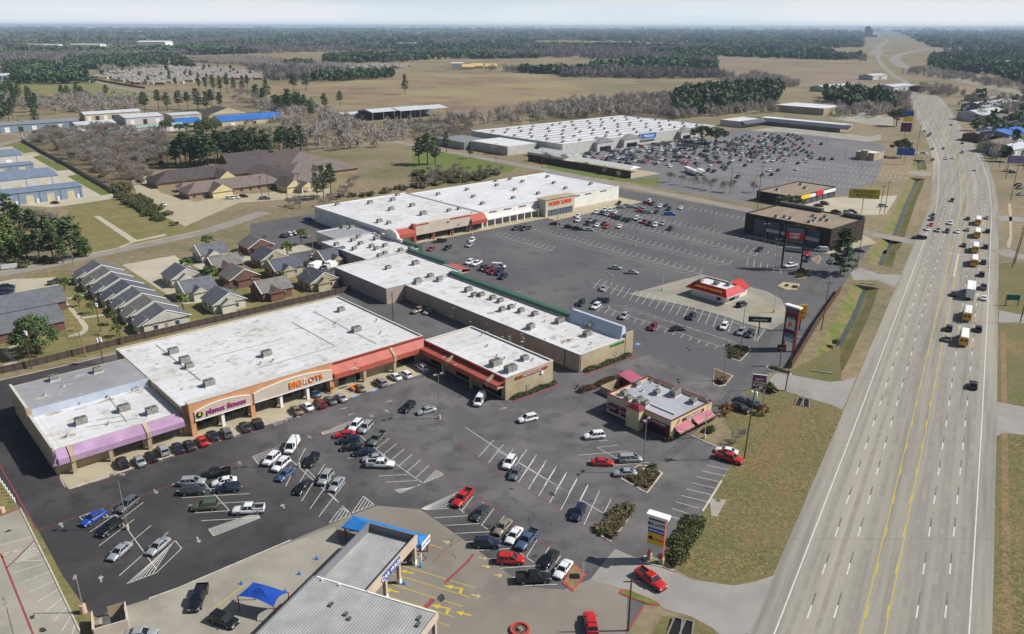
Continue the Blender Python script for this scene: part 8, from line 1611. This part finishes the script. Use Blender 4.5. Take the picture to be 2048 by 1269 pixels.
 ('r4', 1085, 622, 'suv', 'white', (-60, 30), "white SUV left of the row by the red canopy roof"), ('r4', 1130, 630, 'pickup', 'white', (-60, 30), "white pickup in the row by the red canopy roof"), ('r4', 1170, 660, 'suv', 'dark_grey', (-50, 30), "dark grey SUV in the row by the red canopy roof"), ('r4', 1205, 670, 'suv', 'dark_red', (-50, 30), "dark red SUV, left of two by the red canopy roof"), ('r4', 1235, 685, 'suv', 'dark_red', (-50, 30), "dark red SUV, right of two by the red canopy roof"), ('r4', 1275, 690, 'suv', 'navy', (-50, 30), "navy SUV in the row by the red canopy roof"), ('r4', 1300, 715, 'suv', 'black', (-50, 30), "black SUV at the lower end of the row by the red canopy roof"), ('r4', 1270, 650, 'panel_van', 'white', (100, 5), "white van above the row by the red canopy roof"),
 ('z5', 450, 490, 'pickup', 'dark_grey', (90, -20), "dark grey pickup in the apartment car court"), ('z5', 60, 530, 'suv', 'navy', (100, -8), "navy SUV at the left edge of the apartment car court"), ('z5', 55, 562, 'suv', 'navy', (100, -8), "navy SUV below another at the left edge"), ('z5', 50, 592, 'sedan', 'navy', (100, -8), "navy car lowest at the left edge"), ('w1', 850, 860, 'pickup', 'dark_grey', (-10, 60), "dark pickup at the open door of the blue-grey warehouse"), ('w1', 825, 935, 'sedan', 'dark_red', (60, 3), "dark red car in front of the blue-grey warehouse"),
 ('nh', 1120, 634, 'suv', 'white', (100, 0), "white SUV before the care home, left of another"), ('nh', 1170, 630, 'suv', 'white', (100, 0), "white SUV before the care home, right of another"), ('nh', 1245, 617, 'suv', 'black', (100, -5), "black SUV before the care home"), ('nh', 1440, 637, 'pickup', 'grey', (100, -5), "grey pickup before the care home"), ('nh', 320, 622, 'sedan', 'white', (90, 20), "white car on the care home drive, farther up"), ('nh', 500, 690, 'sedan', 'white', (90, 40), "white car on the care home drive, lower down"),
 ('m1', 1660, 160, 'suv', 'navy', (-60, -20), "navy SUV behind the grey-roofed block"), ('m1', 1690, 150, 'suv', 'white', (-60, -20), "white SUV behind the grey-roofed block, left of others"), ('m1', 1720, 142, 'sedan', 'white', (-60, -20), "white car in the middle of the group behind the grey-roofed block"), ('m1', 1790, 160, 'suv', 'silver', (-60, -20), "silver SUV at the wall behind the grey-roofed block"), ('m1', 1800, 60, 'sedan', 'blue', (-60, -10), "blue car in the shade of the left store wall"), ('m2', 535, 600, 'sedan', 'silver', (-50, 30), "silver car behind the far end of the shop row"), ('m2', 480, 595, 'pickup', 'tan', (-60, 20), "loaded tan truck behind the far end of the shop row")]
for reg, x, y, kind, col, d, lab in CARS: car(kind, col, g(reg, x, y, .7).xy.to_3d(), head(reg, (x, y), (x + d[0], y + d[1])), lab)
# cars of the centre lot, the highway and the far supermarket
def autocars(items, place, group, parts):
    by = {}
    for it in items: by.setdefault((it[1], it[2]), []).append(it)
    for (kind, col), ls in by.items():
        ls.sort(key=lambda q: proj(q[0])[0])
        for i, it in enumerate(ls):
            w = col.replace("_", " ") + " " + WORD[kind]
            car(kind, col, it[0], it[3], ("%s %s" % (w, place)) if len(ls) == 1 else "%s %s%s %s" % (ordinal(i, len(ls)), w, "" if i in (0, len(ls) - 1) else " from the left", place), group, parts)
HLC = "838,408,suv,white 948,380,suv,white 1015,385,suv,white 915,420,suv,dark_grey 975,432,sedan,silver 1040,447,suv,dark_red 1085,467,sedan,navy 1130,482,suv,black 1080,407,sedan,white 1200,497,sedan,navy 1255,512,suv,black 1350,487,suv,white 1390,512,suv,silver 1450,532,suv,dark_red 1515,557,suv,black 1590,572,suv,white 1680,552,suv,silver 1780,617,suv,black 605,457,suv,white 610,510,pickup,white 765,507,pickup,silver 735,552,suv,black 825,525,sedan,dark_green 850,572,sedan,white 940,552,sedan,navy 970,592,suv,red 1135,587,sedan,white 320,552,sedan,black 500,595,suv,dark_grey 605,618,suv,black 745,628,sedan,silver 1130,297,suv,black 1150,342,sedan,silver 1230,322,sedan,silver 1290,337,sedan,silver 1490,292,suv,magenta 1510,272,suv,white 1555,302,suv,dark_grey 1645,332,pickup,white 1730,322,sedan,navy 1765,367,suv,black 1915,352,sedan,white 1405,352,sedan,silver 1400,392,sedan,red 1490,407,minivan,silver 1605,402,sedan,black 1775,432,pickup,bright_blue 1295,1168,sedan,silver"
its = []
for q in HLC.split():
    x, y, k, c = q.split(','); x, y = int(x), int(y); flat = (y < 440 and x in (1150, 1230, 1290, 1405, 1400, 1490, 1775)) or y > 1000 or x in (320, 500, 605, 745) and y > 540
    its.append((g('hl', x, y, .7).xy.to_3d(), k, c, head('hl', (x, y), (x + 100, y + 3)) if flat else head('hl', (x, y), (x - 55, y + 60))))
autocars(its, "in the lot before the white portal store", "cars in the lot before the portal store", True)
wr = random.Random(12); its = []; cw_ = ["white"] * 7 + ["silver"] * 5 + ["black"] * 7 + ["grey"] * 3 + ["dark_grey"] * 4 + ["navy"] * 3 + ["red", "dark_red", "steel_blue", "dark_green", "tan"]; kw = ["sedan"] * 5 + ["suv"] * 5 + ["pickup"] * 2
s = 408
while s < 560:
    for ds in (0, 5.6):
        t = 396
        while t > 255:
            u = (t - 255) / 140; pr = .08 if t < 290 else (.22 if t < 320 else (.5 if t < 345 else .66))
            if s < 425: pr *= .55 * (t > 340)
            if s > 520: pr *= .9
            q = st(s + ds, t)
            if wr.random() < pr and not (s > 552): its.append((q, wr.choice(kw), wr.choice(cw_), ANG + (R(20) if ds else R(200)) + wr.uniform(-.05, .05)))
            t -= 3.0
    s += 17.5
for x, y in [(wr.uniform(1100, 1950), wr.uniform(60, 350)) for _ in range(170)] + [(wr.uniform(1500, 2150), wr.uniform(70, 420)) for _ in range(60)] + [(1150, 365), (1240, 400), (1130, 440), (1025, 425), (925, 455), (870, 525), (980, 545), (1430, 365), (1520, 355), (1650, 380), (1735, 390), (1840, 400), (1620, 320), (1725, 335), (1950, 190), (1940, 130), (1990, 95), (2200, 150), (2150, 210), (2300, 190)]:
    q = g('th', x, y); ss, tt = to_st(q)
    if all((q - o[0]).length > 3.6 for o in its) and not (1040 < x < 1220 and y < 140): its.append((q, wr.choice(kw), wr.choice(cw_), ANG + (R(20) if wr.random() < .5 else R(200))))
print("far cars", len(its))
for q in its: car(q[1], q[2], q[0], q[3], "small %s %s among the cars packed in the far supermarket lot" % (q[2].replace("_", " "), WORD[q[1]]), "%s %ss in the far supermarket lot" % (q[2].replace("_", " "), WORD[q[1]]), False)
its = []
for reg, x, y, k, c in [('h3', *q) for q in ((600, 142, 'sedan', 'black'), (747, 135, 'sedan', 'silver'), (752, 240, 'suv', 'black'), (597, 226, 'sedan', 'silver'), (570, 346, 'sedan', 'dark_grey'), (737, 360, 'suv', 'black'), (720, 478, 'suv', 'dark_grey'), (706, 572, 'suv', 'black'), (720, 670, 'pickup', 'grey'), (722, 752, 'sedan', 'white'), (492, 720, 'sedan', 'dark_grey'), (455, 985, 'suv', 'black'), (446, 1062, 'suv', 'silver'), (682, 990, 'suv', 'black'))] + [('f', 1947, 770, 'suv', 'black')] + [('h2', *q) for q in ((1270, 745, 'sedan', 'white'), (1082, 482, 'pickup', 'silver'), (1080, 345, 'sedan', 'dark_grey'))]:
    its.append((g(reg, x, y, .7).xy.to_3d(), k, c, R(60)))
autocars(its, "driving away on the highway", "cars driving away on the highway", True)
its = []
for reg, x, y, k, c in [('h3', *q) for q in ((290, 222, 'sedan', 'white'), (372, 232, 'suv', 'silver'), (465, 178, 'suv', 'white'), (440, 240, 'suv', 'dark_grey'), (520, 242, 'sedan', 'white'), (316, 190, 'sedan', 'red'), (325, 146, 'suv', 'dark_grey'), (330, 116, 'sedan', 'black'))] + [('h2', *q) for q in ((845, 575, 'suv', 'white'), (945, 570, 'suv', 'white'), (795, 425, 'sedan', 'black'), (637, 432, 'sedan', 'dark_grey'), (600, 212, 'suv', 'black'), (572, 238, 'suv', 'dark_grey'), (512, 172, 'sedan', 'black'), (642, 592, 'sedan', 'black'), (915, 76, 'sedan', 'dark_grey'), (928, 1200, 'suv', 'dark_grey'))]:
    a = R(240) if reg == 'h3' or y > 700 else R(235); its.append((g(reg, x, y, .7).xy.to_3d(), k, c, a))
autocars(its, "coming towards us on the highway", "cars coming down the highway", True)
for lab, q, k, c, d in (("black pickup turning into the crossing", ('h3', 225, 290), 'pickup', 'black', (-60, -3)), ("white sedan on the far driveway across the ditch", ('h2', 500, 490), 'sedan', 'white', (-60, -8)), ("dark sedan at the far driveway by the dark oak", ('h2', 300, 450), 'sedan', 'dark_grey', (60, 5)), ("black SUV in the fenced lot beyond the highway", ('h2', 1910, 970), 'suv', 'black', (-60, 5)), ("navy sedan in the fenced lot beyond the highway", ('h2', 1930, 1015), 'sedan', 'navy', (-60, 5)), ("grey sedan nearest in the fenced lot beyond the highway", ('h2', 1950, 1110), 'sedan', 'grey', (-60, 5)), ("white pickup by the lilac sign beyond the highway", ('h2', 1770, 760), 'pickup', 'white', (60, 0)), ("dark SUV by the lilac sign beyond the highway", ('h2', 1830, 780), 'suv', 'dark_grey', (60, 0))):
    car(k, c, g(*q, .7).xy.to_3d(), head(q[0], q[1:], (q[1] + d[0], q[2] + d[1])), lab)
# school buses, trucks
def school_bus(p, rot, label):
    r = thing("school_bus", label, "school bus", p, rot, "school buses in a line on the highway"); Y = paint("yellow"); L, w = 10.4, 1.22
    B = MB(); loft(B, [[(x, -w, .55), (x, -w, 2.5), (x, -w * .8, 3.0), (x, w * .8, 3.0), (x, w, 2.5), (x, w, .55)] for x in (-L / 2, L / 2 - 1.6)], Y, True, False); B.hexa([(L / 2 - 1.6, -w * .85, .55), (L / 2, -w * .8, .55), (L / 2, w * .8, .55), (L / 2 - 1.6, w * .85, .55)], [(L / 2 - 1.6, -w * .8, 1.6), (L / 2 - .1, -w * .7, 1.45), (L / 2 - .1, w * .7, 1.45), (L / 2 - 1.6, w * .8, 1.6)], Y)
    for z in (1.0, 1.45): B.box(-L / 2 + .1, L / 2 - 1.8, -w - .02, w + .02, z, z + .07, M_trimb)
    B.build("body", Y, r)
    MB().hexa([(-L / 2 + .05, -w * .82, 3.0), (L / 2 - 1.7, -w * .82, 3.0), (L / 2 - 1.7, w * .82, 3.0), (-L / 2 + .05, w * .82, 3.0)], [(-L / 2 + .1, -w * .6, 3.14), (L / 2 - 1.75, -w * .6, 3.14), (L / 2 - 1.75, w * .6, 3.14), (-L / 2 + .1, w * .6, 3.14)], M_signw).build("roof", M_signw, r)
    G = MB()
    for k in range(9):
        for sg in (-1, 1): G.box(-L / 2 + .35 + k * .92, -L / 2 + 1.1 + k * .92, min(sg * w, sg * (w + .015)), max(sg * w, sg * (w + .015)), 1.75, 2.4, M_cglass)
    G.box(-L / 2 - .02, -L / 2, -.9, -.15, 1.7, 2.4, M_cglass); G.box(-L / 2 - .02, -L / 2, .15, .9, 1.7, 2.4, M_cglass); G.box(L / 2 - 1.6, L / 2 - 1.57, -1, 1, 1.75, 2.6, M_cglass); G.build("windows", M_cglass, r)
    for x in (-2.6, 3.7):
        for sg in (-1, 1): o = link("wheel", KIND["pickup"]["wheel"], r, (x, sg * (w - .1), .5)); o.scale = (1.2, 1.2, 1.2)
    for sg in (-1, 1): MB().box(-L / 2 - .03, -L / 2, sg * .95 - .12, sg * .95 + .12, 1.1, 1.4, M_tail).build("taillight", M_tail, r)
for i, (x, y) in enumerate(((678, 152), (673, 247), (658, 358), (650, 458), (596, 862), (572, 1045))): school_bus(g('h3', x, y + 6, 1.6).xy.to_3d(), R(60), "yellow school bus with white roof on the highway, %s counting from the crossing" % ["farthest", "second", "third", "fourth", "fifth", "nearest"][i])
def box_truck(name, label, p, rot, L, cabcol, group=None, h=3.6):
    r = thing(name, label, "truck", p, rot, group); c = paint(cabcol)
    MB().box(-L / 2, L / 2 - 2.3, -1.25, 1.25, .95, h, M_signw).build("cargo_box", M_signw, r); MB().box(-L / 2, L / 2 - .2, -.5, .5, .5, .9, M_trimb).build("chassis", M_trimb, r)
    MB().hexa([(L / 2 - 2.1, -1.1, .5), (L / 2, -1.05, .5), (L / 2, 1.05, .5), (L / 2 - 2.1, 1.1, .5)], [(L / 2 - 2.1, -1.05, 2.5), (L / 2 - .75, -.95, 2.5), (L / 2 - .75, .95, 2.5), (L / 2 - 2.1, 1.05, 2.5)], c).box(L / 2 - .7, L / 2 + .3, -.95, .95, .5, 1.4, c).build("cab", c, r)
    MB().hexa([(L / 2 - .3, -.9, 1.5), (L / 2 - .2, -.9, 1.5), (L / 2 - .2, .9, 1.5), (L / 2 - .3, .9, 1.5)], [(L / 2 - .72, -.85, 2.3), (L / 2 - .62, -.85, 2.3), (L / 2 - .62, .85, 2.3), (L / 2 - .72, .85, 2.3)], M_cglass).build("windscreen", M_cglass, r)
    for x in (-L / 2 + 1.2, L / 2 - .9):
        for sg in (-1, 1): o = link("wheel", KIND["pickup"]["wheel"], r, (x, sg * 1.05, .48)); o.scale = (1.15, 1.15, 1.15)
box_truck("box_truck", "long white lorry with pale cab between the school buses", g('h3', 622, 690, 2).xy.to_3d(), R(60), 13.5, "sage", None, 4.0)
for i, (x, y) in enumerate(((1850, 290), (1835, 345), (1930, 335))): box_truck("box_truck", ["white box truck behind the shop blocks, farthest of three", "white box truck behind the shop blocks, leftmost of three", "white box truck behind the shop blocks against the rear wall"][i], g('m1', x, y, 1.5).xy.to_3d(), head('m1', (x, y), (x - 60, y + 25)), 7.5, "white", "white trucks behind the shop blocks", 3.2)
for i, (x, y, c) in enumerate(((620, 520, "white"), (690, 550, "silver"), (780, 545, "white"))): box_truck("camper", ["white camper parked in the far lot, left of three", "pale camper parked in the far lot, middle of three", "white camper parked in the far lot, right of three"][i], g('th', x, y, 1.2).xy.to_3d(), head('th', (x, y), (x + 60, y + 25)), 9, c, "campers in the far lot", 3.2)
# ---------------------------------------------------------------- the far housing estate, sheds on the horizon, air
hr_ = random.Random(4); EST = gp('t1', [(560, 462), (790, 500), (1040, 505), (1180, 470), (1560, 468), (1500, 432), (1260, 402), (1000, 396), (820, 402), (640, 430)]); n_ = 0
def house_mesh(roof, wall):
    b = MB(); b.box(-7, 7, -5.5, 5.5, 0, 3, wall); roof_faces(b, -7.5, 7.5, -6, 6, 3.01, 3.6, roof, axis='x', hip=4); b.box(-6, 0, -8, -5.5, 0, 3.0, wall); roof_faces(b, -6.5, .5, -8.5, 0, 3.03, 2.6, roof, axis='y', hip=0, wall=wall)
    o = b.build("house"); me = o.data; bpy.data.objects.remove(o); return me
M_estr = mat("pale_estate_roof", S(158, 146, 136), .9, S(140, 130, 122), .3); M_estr2 = mat("grey_estate_roof", S(140, 136, 134), .9)
HM = [house_mesh(M_estr, M_brick), house_mesh(M_estr2, M_cream), house_mesh(M_estr, M_wallt), house_mesh(M_estr2, M_wallt)]
xs = [p.x for p in EST]; ys = [p.y for p in EST]; row_ = 0; y = min(ys)
while y < max(ys):
    x = min(xs)
    while x < max(xs):
        q = Vector((x + hr_.uniform(-2, 2), y + hr_.uniform(-2, 2), 0))
        if inside(q, EST) and hr_.random() < .92 and n_ < 190:
            o = link("estate_house", HM[hr_.randrange(4)], None, q, hr_.choice((0, math.pi)) + R(8)); tag(o, "small tan-roofed house in the far housing estate beyond the meadow", "house", "houses of the far estate"); n_ += 1
        x += 19
    y += 26 if row_ % 2 else 38
    row_ += 1
for q in in_poly('t1', [(560, 462), (790, 500), (1040, 505), (1560, 468), (1500, 432), (1260, 402), (820, 402)], 34, 61, 20): tree("pine_tree", "small dark tree standing between the houses of the far estate", PINES[n_ % 6], 17, q, hr_.uniform(8, 14), "trees of the far estate", 1.5); n_ += 1
for q in in_poly('t1', [(1850, 395), (2047, 385), (2047, 408), (1870, 412)], 9, 62, 18) + in_poly('t2', [(0, 395), (420, 380), (420, 405), (0, 415)], 32, 63, 18): o = link("estate_house", HM[n_ % 4], None, q, R(20)); tag(o, "tiny house at the far edge of the brown field", "house", "tiny houses past the brown field"); n_ += 1
M_horz = mat("far_white_wall", S(226, 226, 222), .7); M_horz2 = mat("far_tan_wall", S(180, 172, 160), .8)
FB = [('t1', 805, 286, 110, 90, 26, "big white block among the far woods, the tallest there"), ('t1', 1275, 258, 120, 60, 12, "long tan far shed, left of a white one"), ('t1', 1418, 260, 90, 60, 12, "long white far shed right of the tan one"), ('t1', 1280, 276, 60, 40, 9, "small white far shed below the long tan one"), ('t1', 410, 282, 120, 60, 14, "wide white sheds among woods, right group at far left"), ('t1', 255, 280, 60, 40, 12, "white shed in the middle of the far left group"), ('t1', 150, 274, 80, 40, 10, "leftmost white shed of the far left group"), ('t1', 540, 207, 260, 60, 10, "thin white line of roofs near the horizon at left"), ('t1', 815, 204, 22, 22, 30, "white water tank near the horizon at left"), ('t2', 1100, 205, 120, 60, 14, "pale roofs near the horizon at the centre"), ('t2', 1580, 232, 100, 50, 12, "pale roofs among the woods right of centre"),
      ('t2', 330, 262, 110, 30, 8, "thin pale roofs above the brown field"), ('t2', 672, 405, 24, 16, 12, "white unfinished house by the pale framed ones"), ('t3', 760, 222, 140, 60, 10, "pale roofs near the horizon at right"), ('t3', 1880, 385, 200, 40, 10, "pale row of buildings beyond the freeway"), ('t3', 1700, 385, 60, 30, 9, "small white building beyond the freeway"), ('t3', 1640, 345, 60, 30, 8, "white roof in the clearing beyond the freeway")]
for reg, x, y, w, d, h, lab in FB:
    o = thing("far_building", lab, "building", g(reg, x, y), R(4), "buildings far off towards the horizon"); MB().box(0, w, 0, d, 0, h, M_horz2 if "tan" in lab else M_horz).build("wall", M_horz, o); b = MB(); roof_faces(b, -1, w + 1, -1, d + 1, h + .02, h * .12, M_horz, axis='x', hip=0); b.build("roof", M_horz, o)
for i in range(3): x, y = ((735, 408), (790, 402), (870, 405))[i]; o = thing("framed_house", ["yellow timber frame of an unfinished house, left of three", "yellow timber frame of an unfinished house, middle of three", "yellow timber frame of an unfinished house, right of three"][i], "house", g('t2', x, y), R(8), "unfinished houses"); M_tim = mat("raw_timber", S(206, 178, 120), .8); MB().box(0, 24, 0, 14, 0, 5, M_tim).build("wall", M_tim, o); b = MB(); roof_faces(b, -1, 25, -1, 15, 5.02, 6, M_tim, axis='x', hip=0, wall=M_tim); b.build("roof", M_tim, o)
M_tower = mat("tower_glass", S(96, 104, 116), .4); p = g('f', 1737, 66); p = Vector((p.x, p.y, 0)).normalized() * 9000
o = thing("office_tower", "lone stepped office tower standing on the horizon above the highway", "tower", p); MB().box(-30, 8, -25, 25, 0, 94, M_tower).box(8, 32, -22, 22, 0, 74, M_tower).box(-20, 2, -15, 15, 94, 102, M_tower).build("shaft", M_tower, o); MB().box(-60, 75, -40, 40, 0, 20, M_tower).build("podium", M_tower, o)
# haze: one closed even volume round everything
hz = MB(); hz.box(-33000, 33000, -400, 33000, -3.0, 118, None)
HZ = bpy.data.materials.new("haze"); HZ.use_nodes = True; nt = HZ.node_tree; nt.nodes.remove(nt.nodes["Principled BSDF"])
pv = nt.nodes.new("ShaderNodeVolumePrincipled"); pv.inputs["Color"].default_value = (.60, .78, 1.0, 1); pv.inputs["Density"].default_value = 0.000062; pv.inputs["Anisotropy"].default_value = 0.0
nt.links.new(pv.outputs[0], nt.nodes["Material Output"].inputs["Volume"])
o = hz.build("haze", HZ); o["kind"] = "stuff"
for o in bpy.data.objects:
    if "_o" in o: del o["_o"]
